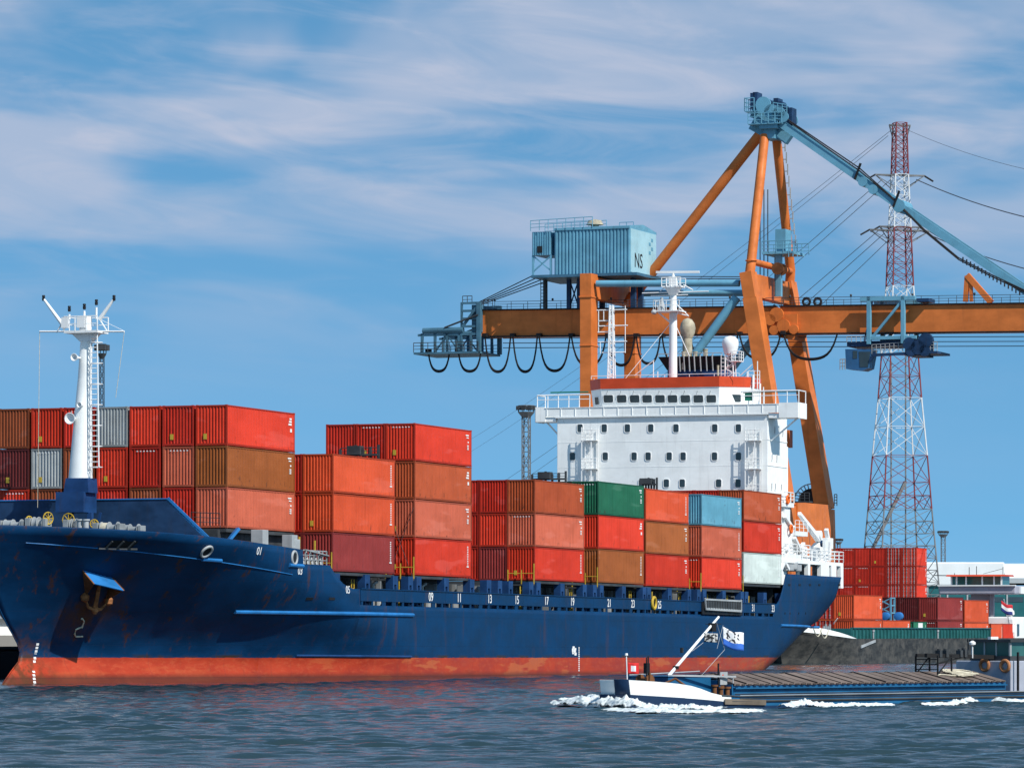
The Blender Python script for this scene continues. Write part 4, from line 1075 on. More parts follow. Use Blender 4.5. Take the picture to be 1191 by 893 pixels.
mb.cut()
r3 = slab(912, 942, 646, 650.5); mb.rail([(r3[0], -10.2, r3[3]), (r3[1], -10.2, r3[3])], 1.0, 3, 1.5, 0.05); slab(934, 939, 636, 647, -9.6, -8)
slab(930, 934, 640, 653, -9.9, -9); slab(919, 922, 628, 655, -9.9, -9.6); mb.cut(); slab(960, 963, 628, 652, -9.9, -9.6); mb.cut(); slab(965.5, 967, 630, 652, -9.8, -9.6)
mb.build('stern_platform', M_whiteclean, ship)
mb = MB(); 
for p, q_ in ((916, 581), (920, 615)): 
    mb.cut(); x_, z_ = PY(p, q_, -10.3); mb.ring((x_, -10.32, z_), 0.36, 0.11, None, 18, 8)
mb.build('life_ring', M_lifeorange, ship, smooth=True)
# stowed accommodation ladder and pilot lifebuoy on the port side
x0_, z0_ = PY(820, 709, -11.9); x1_, z1_ = PY(861, 697, -11.9)
mb = MB()
mb.bar((x0_, -12.0, z0_ + 0.1), (x1_, -12.0, z0_ + 0.0), 0.1, 0.22); mb.bar((x0_ - .3, -12.0, z1_ - .1), (x1_, -12.0, z1_ - .15), 0.1, 0.16)
mb.bar((x0_, -12.0, z0_), (x0_ - .3, -12.0, z1_), 0.12); mb.bar((x1_, -12.0, z0_), (x1_, -12.0, z1_), 0.12)
gw = mb.build('accommodation_ladder', M_lgrey, ship)
mb = MB(); mb.box(x0_ + .1, x1_ - .1, -12.0, -11.86, z0_ + .15, z1_ - .2)
for i in range(14): x_ = x0_ + (x1_ - x0_) * (i + .5) / 14; mb.box(x_ - .06, x_ + .06, -12.06, -12.0, z0_ + .1, z1_ - .2)
mb.build('ladder_tread', M_dark, gw)
mb = MB(); mb.box(x0_ - .6, x1_ + .8, -11.85, -11.74, 5.4, 6.5); mb.build('ladder_recess', M_black, gw)
x_, z_ = PY(760.5, 701, -11.85); mb = MB(); mb.ring((x_, -11.86, z_), 0.5, 0.14, None, 22, 8)
mb.bar((x_ - .5, -11.85, z_ + .5), (x_ - .5, -11.85, z_ + 1.0), .08)
lb = mb.build('lifebuoy', M_yellow, None, smooth=True); lb.matrix_world = SF.M; tag(lb, "yellow lifebuoy hung on the ship's blue bulwark below the containers", 'lifebuoy')
mb = MB(); mb.box(x_ - .3, x_ + .3, -11.85, -11.74, z_ - .3, z_ + .35); q_ = mb.build('lifebuoy_light', M_black, lb)
# ------------------------------------------------------------------ freight containers
def corr_profile(L, n, depth, m0=0.12):
    """trapezoid corrugation along a length: list of (pos, inset)"""
    p = (L - 2 * m0) / n; out = [(0.06, 0), (m0, 0)]
    for i in range(n):
        s = m0 + i * p; out += [(s + p * 0.18, depth), (s + p * 0.50, depth), (s + p * 0.68, 0), (s + p, 0)]
    out.append((L - 0.06, 0)); return out
def container_meshes(L, W_, H, doors=False):
    p = MB(); f = MB(); h = W_ / 2
    z0_, z1_ = 0.16, H - 0.12
    pr = corr_profile(W_, 9, 0.075)
    if not doors:
        p.grid([[(0.03 + d_, -h + s, z0_) for s, d_ in pr], [(0.02 + d_, -h + s, z1_) for s, d_ in pr]])
    else:
        p.add([(0.05, -h + .06, z0_), (0.05, h - .06, z0_), (0.05, h - .06, z1_), (0.05, -h + .06, z1_)], [(0, 1, 2, 3)])
    ps = corr_profile(L, int(L / 0.29), 0.036, 0.2)
    for s in (-1, 1):
        p.grid([[(x, s * (h - 0.015 - d_), z0_) for x, d_ in ps], [(x, s * (h - 0.015 - d_), z1_) for x, d_ in ps]])
    p.add([(L - .05, -h + .05, z0_), (L - .05, h - .05, z0_), (L - .05, h - .05, z1_), (L - .05, -h + .05, z1_)], [(0, 3, 2, 1)])
    p.add([(0.03, -h + .03, .15), (L - .03, -h + .03, .15), (L - .03, h - .03, .15), (0.03, h - .03, .15)], [(0, 3, 2, 1)])
    for x0_ in (0.0, L - 0.14):
        for s in (-1, 1): f.box(x0_, x0_ + 0.14, min(s * h, s * (h - .10)), max(s * h, s * (h - .10)), 0.12, H - 0.12)
        f.box(x0_, x0_ + 0.10, -h + .1, h - .1, H - 0.14, H - 0.02); f.box(x0_, x0_ + 0.12, -h + .1, h - .1, 0.02, 0.17)
        for s in (-1, 1):
            for zc_ in (0, H - 0.12): f.box(x0_ - 0.004, x0_ + 0.178, min(s * (h + .004), s * (h - .16)), max(s * (h + .004), s * (h - .16)), zc_, zc_ + 0.12)
    for s in (-1, 1):
        a, b_ = sorted((s * (h - .004), s * (h - .07))); f.box(0.178, L - 0.178, a, b_, H - 0.11, H - 0.02); f.box(0.178, L - 0.178, a, b_, 0.02, 0.17)
    rf = MB(); rf.grid([[(0.03 + (L - .06) * i / int(L / .29), y, H - .03 - .025 * (i % 2)) for y in (-h + .03, h - .03)] for i in range(int(L / .29) + 1)])
    r = MB()
    if doors:
        for y in (-0.85, -0.35, 0.35, 0.85):
            r.tube([(-0.02, y, 0.1), (-0.02, y, H - .1)], 0.035, 6)
            for z in (0.5, 1.2, 1.9, 2.4): r.box(-0.05, 0.05, y - .08, y + .08, z - .05, z + .05)
        r.box(0.03, 0.045, -.015, .015, .17, H - .14)
    return p, f, r, rf
def end_dashes(mb, W_, H, rr):
    for i in range(6): mb.box(0.0, 0.012, -W_ / 2 + .45 + i * .26, -W_ / 2 + .56 + i * .26, H - .34, H - .27)
def side_marks(mb, L, W_, H, rr, kind):
    y = -W_ / 2 - 0.004; x = L - (0.95 if L > 8 else .6)
    def dash(x0_, x1_, z0_, z1_): mb.box(x0_, x1_, y, y + .03, z0_, z1_)
    if kind == 0:
        for i in range(11): dash(x + .06, x + .24, H - .45 - i * .14 - .07, H - .45 - i * .14)
        dash(x - .05, x + .34, H - 2.1, H - 2.0)
    elif kind in (1, 3):
        dash(x - .3, x + .3, H - .50, H - .40); dash(x - .15, x + .3, H - .68, H - .60); dash(x + .1, x + .3, H - 1.05, H - .93)
        for i in range(3): dash(x, x + .3, H - 1.3 - i * .14, H - 1.22 - i * .14)
    else:
        for i in range(3): dash(x - .1 * i, x + .35, H - .55 - i * .2, H - .42 - i * .2)
        dash(x + .1, x + .4, H - 1.45, H - 1.2)
PROTO = {}
M_roof = paint('dusty_container_roof', (0.20, 0.15, 0.135), 0.8, 0.25, 0.4, 0.2)
for key, (L, W_, H, dr) in dict(forty=(CL, CW, CH, False), forty_doors=(CL, CW, CH, True), twenty=(6.058, CW, CH, False), twenty_doors=(6.058, CW, CH, True)).items():
    p, f, r, rf = container_meshes(L, W_, H, dr)
    d_ = dict(panels=p.mesh('panels', M_white), frame=f.mesh('frame', M_white), roof=rf.mesh('roof', M_roof), L=L, W=W_, H=H)
    if dr: d_['bars'] = r.mesh('door_bars', M_galv)
    d_['marks'] = []
    for k in range(4):
        mb = MB(); end_dashes(mb, W_, H, None) if not dr and k == 1 else None; side_marks(mb, L, W_, H, None, k); d_['marks'].append(mb.mesh('container_marking', M_marks))
    mb = MB(); mb.box(-.0, .012, .35, .62, .45, .85); d_['sticker'] = mb.mesh('yellow_sticker', M_yellow)
    PROTO[key] = d_
CCOL = dict(
    red=(0.53, 0.026, 0.011), scarlet=(0.60, 0.037, 0.013), orange_red=(0.58, 0.072, 0.020), salmon=(0.56, 0.12, 0.062), ochre=(0.36, 0.10, 0.024),
    rust=(0.42, 0.075, 0.022), brown=(0.27, 0.062, 0.020), maroon=(0.27, 0.032, 0.028), dark_maroon=(0.12, 0.016, 0.016), green=(0.018, 0.145, 0.075),
    blue=(0.12, 0.34, 0.46), white=(0.66, 0.74, 0.70), grey=(0.36, 0.38, 0.38), bright_orange=(0.62, 0.085, 0.026), dark_green=(0.02, 0.06, 0.04))
CNAME = dict(red='deep red', scarlet='bright red', orange_red='orange red', salmon='faded salmon', ochre='ochre brown', rust='rust orange', brown='brown',
    maroon='maroon', dark_maroon='dark maroon', green='green', blue='light blue', white='white', grey='grey', bright_orange='bright orange', dark_green='dark green')
CM = {k: container_paint('container_' + k, c, 0.9 if k in ('ochre', 'salmon', 'brown', 'rust', 'green', 'blue') else 0.25) for k, c in CCOL.items()}
CMF = {k: paint('container_rail_' + k, tuple(v * 0.62 for v in c), 0.6, 0.2, 0.95, 0.5, 0.8, rnd=True) for k, c in CCOL.items()}
cr = random.Random(11)
def container(proto, M, col, label, group, cat='container', name='shipping_container'):
    P = PROTO[proto]; root = empty(name, M, label, cat, group)
    def ch(nm_, me_, mat=None):
        o = bpy.data.objects.new(nm_, me_); COL.objects.link(o); o.parent = root
        if mat: o.material_slots[0].link = 'OBJECT'; o.material_slots[0].material = mat
        return o
    ch('panels', P['panels'], CM[col]); ch('frame', P['frame'], CMF[col]); ch('roof', P['roof'])
    if 'bars' in P: ch('door_bars', P['bars'])
    ch('container_marking', P['marks'][cr.randrange(4)])
    if cr.random() < 0.3 and 'bars' not in P: ch('yellow_sticker', P['sticker'])
    return root
ROWW = ['outermost row', 'second row in', 'third row in', 'fourth row in', 'fifth row in', 'sixth row in', 'seventh row in']
BN = dict(A='foremost stack block behind the foremast', B='second stack block from the bow', C='tall third stack block from the bow', D='fourth stack block from the bow',
          E='fifth stack block from the bow', F='sixth stack block from the bow', G='seventh stack block from the bow', H='rearmost stack block against the bridge')
STK = dict(  # rows from the ship's side inwards, each listed from the bottom tier upwards
    A=[('salmon', 'ochre', 'scarlet'), ('red', 'salmon', 'red'), ('brown', 'red', 'scarlet'), ('red', 'scarlet', 'grey'), ('brown', 'brown', 'red'), ('brown', 'grey', 'scarlet'), ('scarlet', 'dark_maroon', 'brown')],
    B=[('maroon', 'orange_red', 'orange_red'), ('maroon', 'red', 'red'), ('red', 'red', 'maroon')],
    C=[('scarlet', 'salmon', 'rust', 'scarlet'), ('red', 'red', 'maroon', 'red'), ('red', 'maroon', 'red', 'red')],
    D=[('scarlet', 'salmon', 'rust'), ('maroon', 'scarlet', 'red'), ('red', 'red', 'red')],
    E=[('ochre', 'scarlet', 'green'), ('brown', 'red', 'dark_green'), ('red', 'maroon', 'dark_green')],
    F=[('scarlet', 'ochre', 'orange_red'), ('red', 'red', 'scarlet'), ('red', 'red', 'dark_maroon')],
    G=[('scarlet', 'salmon', 'blue'), ('red', 'red', 'blue'), ('red', 'red', 'red')],
    H=[('white', 'scarlet', 'rust'), ('red', 'red', 'red'), ('red', 'maroon', 'red'), ('red', 'red', 'maroon')])
TW = {3: ['bottom', 'middle', 'top'], 4: ['bottom', 'second', 'third', 'top']}
PITCH = dict(A=2.93, B=2.90, C=2.94, D=2.79, E=2.92, F=2.90, G=2.90, H=2.96)
for k, rows_ in STK.items():
    y0_ = -8.75 if k == 'A' else -11.25
    for r, colr in enumerate(rows_):
        for t, c in enumerate(colr):
            zc_ = bayz[k] + t * PITCH[k] + (0.12 if r else 0) * 0
            y = y0_ + CW / 2 + r * (2.615 if k == 'A' else 2.5) + cr.uniform(-.015, .015)
            s = (PITCH[k] - 0.025) / CH
            M = SF.M @ Matrix.Translation((bayx[k] + cr.uniform(-.02, .02), y, zc_)) @ Matrix.Diagonal((1, 1, s, 1))
            container('forty', M, c, f"{CNAME[c]} container, {TW[len(colr)][t]} tier, {ROWW[r]}, {BN[k]}", 'containers stacked on the ship')

# ------------------------------------------------------------------ gantry crane on the quay
CO = Vector((343.5 * 545 / FPX, 545, 2.2))
CF = frame_at(CO, U)      # local x away from viewer along the rails, local -y out over the water
crane = empty('gantry_crane', CF.M, 'orange and blue ship to shore gantry crane behind the white bridge', 'crane')
GA = 18.0                 # rail gauge direction spread of the legs along the quay
GREF = 895
def G(px, py, x=0.0):
    px = px or GREF; p = CF.x(px, py, x); return Vector((x, p.y, p.z))
def Gx(px, py, x): return G(px, py, x)
zg = 0.0
# legs
def leg_l(x):
    y = G(681, 500, 0).y; top = G(681, 318, 0).z
    mb = MB(); mb.box(x - 1.2, x + 1.2, y - 0.75, y + 0.75, 0, top)
    mb.box(x - 1.32, x + 1.32, y - 0.85, y + 0.85, top - 3.0, top - 2.8); mb.box(x - 1.3, x + 1.3, y - 0.82, y + 0.82, top - 9, top - 8.85)
    mb.build('leg', M_orange, crane, bevel=0.03); return y, top
yl, ztl = leg_l(1.2); leg_l(GA)
def leg_r(x):
    a = G(866.5, 316, 0); b_ = G(871.5, 346, 0); c = G(914, 745, 0)
    mb = MB(); mb.bar((x, a.y, a.z), (x, b_.y, b_.z), 2.4, 1.55, up=(0, 1, 0)); k = G(910.5, 588, 0); mb.bar((x, b_.y, b_.z), (x, k.y, k.z), 2.4, 1.8, up=(0, 1, 0), w2=2.5, h2=1.9); mb.bar((x, k.y, k.z), (x, c.y, 0), 2.5, 1.9, up=(0, 1, 0), w2=2.6, h2=2.0)
    mb.build('leg', M_orange, crane, bevel=0.03); return a, b_, c
a, bb, cc = leg_r(1.2); leg_r(GA)
ybot = cc.y
# cross heads between the legs, sill beams, bogies
mb = MB(); mb.box(2.4, GA - 1.2, yl - 0.7, yl + 0.7, ztl - 3.0, ztl - 0.3); mb.cut(); mb.box(2.4, GA - 1.2, a.y - 0.65, a.y + 0.65, a.z - 2.9, a.z - 0.1)
mb.build('cross_beam', M_orange, crane, bevel=0.03)
yq = G(913, 590, 0)
mb = MB(); mb.box(2.4, GA - 1.3, yq.y - 0.9, yq.y + 0.9, G(926, 628, 0).z - 4.5, G(926, 583, 0).z); mb.cut(); mb.box(2.4, GA - 1.2, yl - 0.8, yl + 0.8, 6, 8.4)
mb.build('sill_beam', M_orange, crane, bevel=0.03)
mb = MB()
for x in (1.2, GA):
    for y in (yl, ybot):
        mb.cut(); mb.box(x - 3.2, x + 3.2, y - 0.5, y + 0.5, 0.75, 1.6)
        for i in range(4): mb.lathe([(0.36, -0.2), (0.36, 0.2)], (x - 2.6 + i * 1.73, y, 0.37), 14, 'y')
mb.build('bogie', M_dark, crane)
zpb = G(780, 503, 0).z
mb = MB()
for x in (1.2, GA): mb.cut(); mb.box(x - 0.8, x + 0.8, G(870, 503, 0).y, yl - .76, zpb - 1.3, zpb + 0.9)
mb.build('portal_beam', M_orange, crane, bevel=0.03)
# blue ties and braces
mb = MB()
for x in (1.2, GA):
    mb.cut(); p0, p1 = G(694, 330, 1.2), G(860, 329.5, 1.2); mb.tube([(x, p0.y, p0.z), (x, p1.y, p1.z)], 0.42, 14)
mb.build('portal_tie', M_sky, crane, smooth=True)
mb = MB()
for x in (1.2, GA):
    mb.cut(); p0, p1 = G(857, 346, 1.2), G(760, 478, 1.2); mb.tube([(x, p0.y, p0.z), (x, p1.y, p1.z)], 0.55, 14)
mb.build('diagonal_brace', M_sky, crane, smooth=True)
# main girder and boom: slightly falling towards the tip
XG0, XG1 = 6.6, 10.6
g0, g1 = G(559, 361.5, XG0), G(1191, 353.5, XG0)
h0, h1 = G(559, 391, XG0), G(1191, 385, XG0)
def gt(y): t = (y - g0.y) / (g1.y - g0.y); return g0.z + (g1.z - g0.z) * t
def gb(y): t = (y - g0.y) / (g1.y - g0.y); return h0.z + (h1.z - h0.z) * t
YE = g1.y - 9.5
def girder(mb, ya, yb_, x0_=XG0, x1_=XG1):
    vs = [(x, y, z) for x in (x0_, x1_) for (y, z) in ((ya, gb(ya)), (yb_, gb(yb_)), (yb_, gt(yb_)), (ya, gt(ya)))]
    mb.add(vs, [(0, 1, 2, 3), (7, 6, 5, 4), (0, 4, 5, 1), (3, 2, 6, 7), (0, 3, 7, 4), (1, 5, 6, 2)])
yh = G(905, 370, XG0).y
mb = MB(); girder(mb, g0.y, yh + 0.25); mb.build('main_girder', M_orange, crane, fixn=True)
mb = MB(); girder(mb, yh - 0.25, YE); mb.build('boom', M_orange, crane, fixn=True)
mb = MB()
for (xa, zf) in ((XG0 - 0.15, 0),):
    for s in range(2):
        y0_, y1_ = (g0.y, yh + .2) if s == 0 else (yh - .2, YE)
        mb.bar((xa + .1, y0_, gb(y0_) - .08), (xa + .1, y1_, gb(y1_) - .08), 0.5, 0.18); mb.bar((xa + .2, y0_, gt(y0_) + .1), (xa + .2, y1_, gt(y1_) + .1), 0.6, 0.16)
mb.build('trolley_rail', M_black, crane)
mb = MB()
n = 60
y0_ = g0.y - 2; L = YE - y0_
mb.rail([(XG0 - .25, y0_, gt(y0_) + .12), (XG0 - .25, YE, gt(YE) + .12)], 1.0, 3, 2.2, 0.035); mb.rail([(XG1 + .25, y0_, gt(y0_) + .12), (XG1 + .25, YE, gt(YE) + .12)], 1.0, 3, 2.2, 0.035)
for i in range(0, 30, 1): y = y0_ + L * i / 30; mb.lathe([(0.09, 0.0), (0.16, 0.15), (0.1, 0.3)], (XG0 - .25, y, gt(y) + 1.15), 6) if i % 3 == 0 else None
mb.build('walkway_railing', M_dark, crane)
# hinge knuckle by the waterside legs
mb = MB()
for (p, q_, r) in ((903, 366, 0.9), (896, 372, 0.7), (911, 379, 0.85), (900, 384, .6), (923, 383, 0.6)):
    c = G(p, q_, XG0 - .5); mb.lathe([(r, 0), (r, 0.45)], (XG0 - .55, c.y, c.z), 14, 'x')
c0, c1 = G(896, 366, XG0), G(928, 389, XG0); mb.box(XG0 - .3, XG0 - .003, min(c0.y, c1.y), max(c0.y, c1.y), c1.z + .6, c0.z)
c0 = G(912, 383, XG0); mb.prism([(c0.y + 1.5, c0.z + .6), (c0.y - 2.2, c0.z + .6), (c0.y - 1.3, c0.z - 1.3), (c0.y + .6, c0.z - 1.0)], 'x', XG0 - .2, XG1 + .2)
mb.build('boom_hinge', M_orange, crane)
# machinery house
GREF = 630
XH0, XH1 = 3.0, 13.0
mh0, mh1 = G(645, 267, XH0), G(733, 317, XH0)
ya, yb_ = mh0.y, mh1.y
n = 22; prof = []
p = (ya - yb_) / n
for i in range(n):
    y = ya - i * p; prof += [(y, 0), (y - p * .3, 0), (y - p * .42, -.16), (y - p * .88, -.16)]
prof.append((yb_, 0))
mb = MB(); ztop_ = G(645, 268.5, XH0).z; zbot_ = mh1.z
mb.grid([[(XH0 - d_ * -1 if False else XH0 + d_, y, zbot_) for y, d_ in prof], [(XH0 + d_, y, ztop_) for y, d_ in prof]])
mb.box(XH0 + .02, XH1, yb_, ya, zbot_, ztop_)
mb.prism([(yb_ + .0, ztop_), (ya, ztop_), (ya, ztop_ + .3), (yb_ + .0, ztop_ + .3)], 'x', XH0 - .25, XH1 + .2)
mb.prism([(XH0 - .2, ztop_ + .3), (XH1 + .2, ztop_ + .3), ((XH0 + XH1) / 2, ztop_ + .85)], 'y', yb_, ya)
mhouse = mb.build('machinery_house', M_sky, crane)
M_paleblue = paint('pale_blue_steel', (0.34, 0.55, 0.62), 0.5, 0.1, 0.05, 0.25, 0.6)
mb = MB(); mb.box(XH0 + .1, XH1 - .1, yb_ - .06, yb_ - .003, zbot_ + .1, ztop_); mb.build('end_wall', M_paleblue, mhouse)
mb = MB()
M = Matrix(((0, 0, 0, 0), (0, 0, 0, 0), (0, 0, 0, 0), (0, 0, 0, 1)))
Mt = Matrix(((1, 0, 0, XH0 + 3.0), (0, 0, -1, yb_ - .07), (0, 1, 0, zbot_ + 1.6), (0, 0, 0, 1)))
text_into(mb, 'NS', 2.6, Mt, 0.02); mb.build('house_lettering', M_black, mhouse)
mb = MB()
for i in range(4): mb.box(XH0 + 7 + .9 * (i % 2), XH0 + 7.7 + .9 * (i % 2), yb_ - .09, yb_ - .061, zbot_ + 2.8 + i * .55, zbot_ + 3.2 + i * .55)
mb.build('vent_panel', M_sky, mhouse)
mb = MB(); mb.box(XH0 - .4, XH1 + .4, yb_ - 1.0, G(619, 320, XH0).y, G(640, 323, XH0).z, zbot_ - .003); mb.build('house_platform', M_dblue if False else paint('deep_blue_steel', (0.05, 0.14, 0.22), 0.5, 0.2, 0.1, 0.3), mhouse)
c0, c1 = G(619, 270, XH0), G(640.5, 296.5, XH0)
mb = MB(); mb.box(XH0, XH0 + 5, c1.y, c0.y, c1.z, c0.z)
for i in range(8): y = c0.y - (c0.y - c1.y) * (i + .5) / 8; mb.box(XH0 - .07, XH0, y - .06, y + .06, c1.z, c0.z)
cab0 = mb.build('electrical_cabin', M_sky, mhouse)
mb = MB(); q0_, q1_ = G(625, 286.5, XH0), G(631, 294, XH0); mb.box(XH0 - .1, XH0 - .072, q1_.y, q0_.y, q1_.z, q0_.z); mb.build('window', M_black, cab0)
mb = MB()
for p_ in (619.5, 640): y = G(p_, 300, XH0).y; mb.bar((XH0 + .2, y, G(0, 322, XH0).z), (XH0 + .2, y, c1.z), .25)
y0_, y1_ = G(620, 300, XH0).y, G(640, 300, XH0).y; mb.bar((XH0 + .2, y0_, c1.z - .1), (XH0 + .2, y1_, G(0, 315, XH0).z), .16); mb.bar((XH0 + .2, y1_, c1.z - .1), (XH0 + .2, y0_, G(0, 315, XH0).z), .16)
mb.rail([(XH0 - .3, G(618, 0, XH0).y, c0.z + .1), (XH0 - .3, G(690, 0, XH0).y, c0.z + .35)], 1.3, 3, 1.2, .05); mb.rail([(XH0 + 5, G(618, 0, XH0).y, c0.z + .1), (XH0 + 5, G(690, 0, XH0).y, c0.z + .35)], 1.3, 3, 1.2, .05)
mb.rail([(XH1, G(690, 0, XH0).y, c0.z + .4), (XH1, yb_ + 3, c0.z + .4)], 1.4, 3, 1.2, .05)
mb.build('roof_railing', M_sky, mhouse)
mb = MB(); v = G(692, 262, XH0 + 4); mb.lathe([(.5, ztop_ + .3), (.5, ztop_ + .9), (1.1, ztop_ + .95), (.8, ztop_ + 1.5), (.1, ztop_ + 1.65)], (XH0 + 4, v.y, 0), 16); mb.build('roof_ventilator', M_funnelbeige, mhouse, smooth=True)
mb = MB()
for p_ in (654, 666):
    for x in (XH0 + 2.5, XH1 - 2.5): mb.cut(); y = G(p_, 340, XH0).y; mb.bar((x, y, gt(y) if False else gt(y) + .1), (x, y, zbot_ - .4), .5)
for x in (XH0 + 2.5, XH1 - 2.5):
    mb.cut(); y0_, y1_ = G(655, 340, XH0).y, G(665, 340, XH0).y; mb.bar((x, y0_, gt(y0_) + .3), (x, y1_, zbot_ - .6), .14); mb.bar((x, y1_, gt(y1_) + .3), (x, y0_, zbot_ - .6), .14)
for p_ in (690, 735):
    for x in (XG0 + .6, XG1 - .6): mb.cut(); y = G(p_, 340, XG0).y; mb.bar((x, y, gt(y)), (x, y, zbot_ - .4), .6)
mb.build('house_support', M_dblue, crane)
mb = MB(); y = G(629.5, 340, XH0 + 1).y; mb.tube([(XH0 + 2.5, y, gt(y)), (XH0 + 2.5, y, zbot_ - .4)], .3, 10); mb.ladder((XH0 + 2.2, G(625, 0, XH0).y, gt(y)), (XH0 + 2.2, G(625, 0, XH0).y, zbot_ - .5), (0, 1, 0), .7, .4, .05); mb.build('stair_tower', M_dark, crane)
# A-frame
GREF = 895
XA = 9.3
ap = G(899, 141, XA); 
mb = MB()
tn0 = G(872, 316, 1.2); tf0 = G(874, 318, 1.2)
apn = G(889.5, 158, XA - 1.2); apf = G(903, 160, XA + 1.2)
mb.tube([(1.2, tn0.y, tn0.z - .3), (1.35, G(873.5, 303, 1.2).y, G(873.5, 303, 1.2).z), apn], .62, 16, r2=.58); mb.tube([(GA, tn0.y, tn0.z - .3), (GA - .15, G(873.5, 303, 1.2).y, G(873.5, 303, 1.2).z), apf], .62, 16, r2=.58)
mb.tube([(1.3, G(874, 304, 1.2).y, G(874, 304, 1.2).z), (GA - .1, G(874, 304, 1.2).y, G(874, 304, 1.2).z)], .42, 12)
mb.ring((1.3, G(873.5, 303, 1.2).y, G(873.5, 303, 1.2).z), .68, .08, Matrix.Rotation(math.radians(90), 3, 'X'), 18, 6)
mb.build('a_frame_post', M_orange, crane, smooth=True)
bt0, bt1 = G(885, 155, XA), G(738, 343, XA + 2)
mb = MB(); mb.tube([bt0, bt1], .64, 16); mb.tube([bt1, bt1 + Vector((0, .8, -1.2))], .8, 10); mb.build('back_tie', M_orange, crane, smooth=True)
mb = MB()
mb.box(XA - 2.2, XA + 2.2, G(910, 0, XA).y, G(889, 0, XA).y, G(0, 152, XA).z, G(0, 143, XA).z)
mb.bar(G(884, 157, XA), G(893, 140, XA), 1.4, 3.0); mb.bar(G(899, 163, XA), G(899, 142, XA), 1.5, 3.2); mb.bar(G(904, 160, XA), G(914, 146, XA), 1.2, 3)
mb.bar(G(890, 128, XA), G(905, 140, XA), 1.8, 2.2); mb.bar(G(884, 140, XA), G(890, 120, XA), 1.3, 2.4)
aph = mb.build('apex_head', M_sky, crane, bevel=.04)
mb = MB()
for x in (XA - 2, XA + 2):
    for (p_, q_, r) in ((893, 124, 1.0), (902, 132, .9), (911, 134, .8), (916, 138, .7)): c = G(p_, q_, XA); mb.cut(); mb.lathe([(r, 0), (r, .25)], (x, c.y, c.z), 16, 'x')
mb.build('sheave', M_sky, aph, smooth=True)
mb = MB()
zp_ = G(0, 131, XA).z; mb.box(XA - 2.5, XA + 2.5, G(884, 0, XA).y, G(873, 0, XA).y, zp_ - .1, zp_)
for xq in (XA - 2.5, XA + 2.5): mb.rail([(xq, G(884, 0, XA).y, zp_), (xq, G(873, 0, XA).y, zp_)], 1.6, 3, .9, .06); mb.rail([(xq, G(916, 0, XA).y, G(0, 146, XA).z), (xq, G(877, 0, XA).y, G(0, 146, XA).z)], 1.3, 3, .9, .06)
mb.rail([(XA - 2.5, G(873, 0, XA).y, zp_), (XA + 2.5, G(873, 0, XA).y, zp_)], 1.6, 3, .9, .06); mb.rail([(XA - 2.5, G(922, 0, XA).y, G(0, 135, XA).z), (XA - 2.5, G(906, 0, XA).y, G(0, 132, XA).z)], 1.0, 3, .7, .06)
mb.box(XA - 2.5, XA + 2.5, G(916, 0, XA).y, G(877, 0, XA).y, G(0, 147, XA).z, G(0, 146, XA).z)
mb.build('apex_platform', M_sky, aph)
mb = MB(); c = G(893, 120, XA); mb.tube([G(886, 136, XA), G(888, 122, XA), G(893, 117, XA), G(899, 121, XA), G(903, 130, XA), G(908, 140, XA)], .28, 8)
for p_, q_ in ((912, 128), (917, 131), (921, 131), (909, 124), (905, 120), (878, 114), (881, 113)): c = G(p_, q_, XA); mb.box(XA - 1, XA + 1, c.y - .3, c.y + .3, c.z - 1.4, c.z + .5)
mb.build('rope_guard', M_dblue, aph)
# forestay
mb = MB(); f0, f1, f2 = G(912, 145, XA), G(1050, 241, XA), G(1222, 357, XA)
for x in (XA - 1.5, XA + 1.5):
    mb.cut(); o_ = Vector((x - XA, 0, 0)); mb.bar(f0 + o_, f1 + o_, .4, .95, up=(0, 0, 1)); mb.bar(f1 + o_, f2 + o_, .4, .95)
mb.lathe([(.8, -1.9), (.8, 1.9)], f1, 14, 'x'); mb.lathe([(.6, -1.9), (.6, 1.9)], G(1008, 213, XA), 14, 'x'); mb.lathe([(.6, -1.9), (.6, 1.9)], G(1020, 222, XA), 14, 'x')
mb.build('forestay', M_sky, crane)
mb = MB()
for k, (s0, s1) in enumerate((((916, 139), (1000, 196)), ((918, 142), (1000, 199)))):
    mb.tube([G(*s0, XA - 1.8), G(*s1, XA - 1.8), G(1036, 228 + k, XA - 1.8), G(1075, 267 + k * 2, XA - 1.8), G(1115, 300 + k * 2, XA - 1.8), G(1150, 318 + k * 2, XA - 1.8), G(1222, 352 + k * 2, XA - 1.8)], .09, 6)
for (p_, q_) in ((997, 200), (1042, 232)): mb.bar(G(p_ + 4, q_ - 10, XA - 1.9), G(p_ - 3, q_ + 9, XA - 1.9), .25, .25)
for i in range(16): mb.tube([G(1120 + i * 4.4, 299 + i * 2.6, XA - 1.9), G(1120 + i * 4.4, 306 + i * 2.5, XA - 1.9)], .09, 4)
mb.build('hoist_rope', M_black, crane)
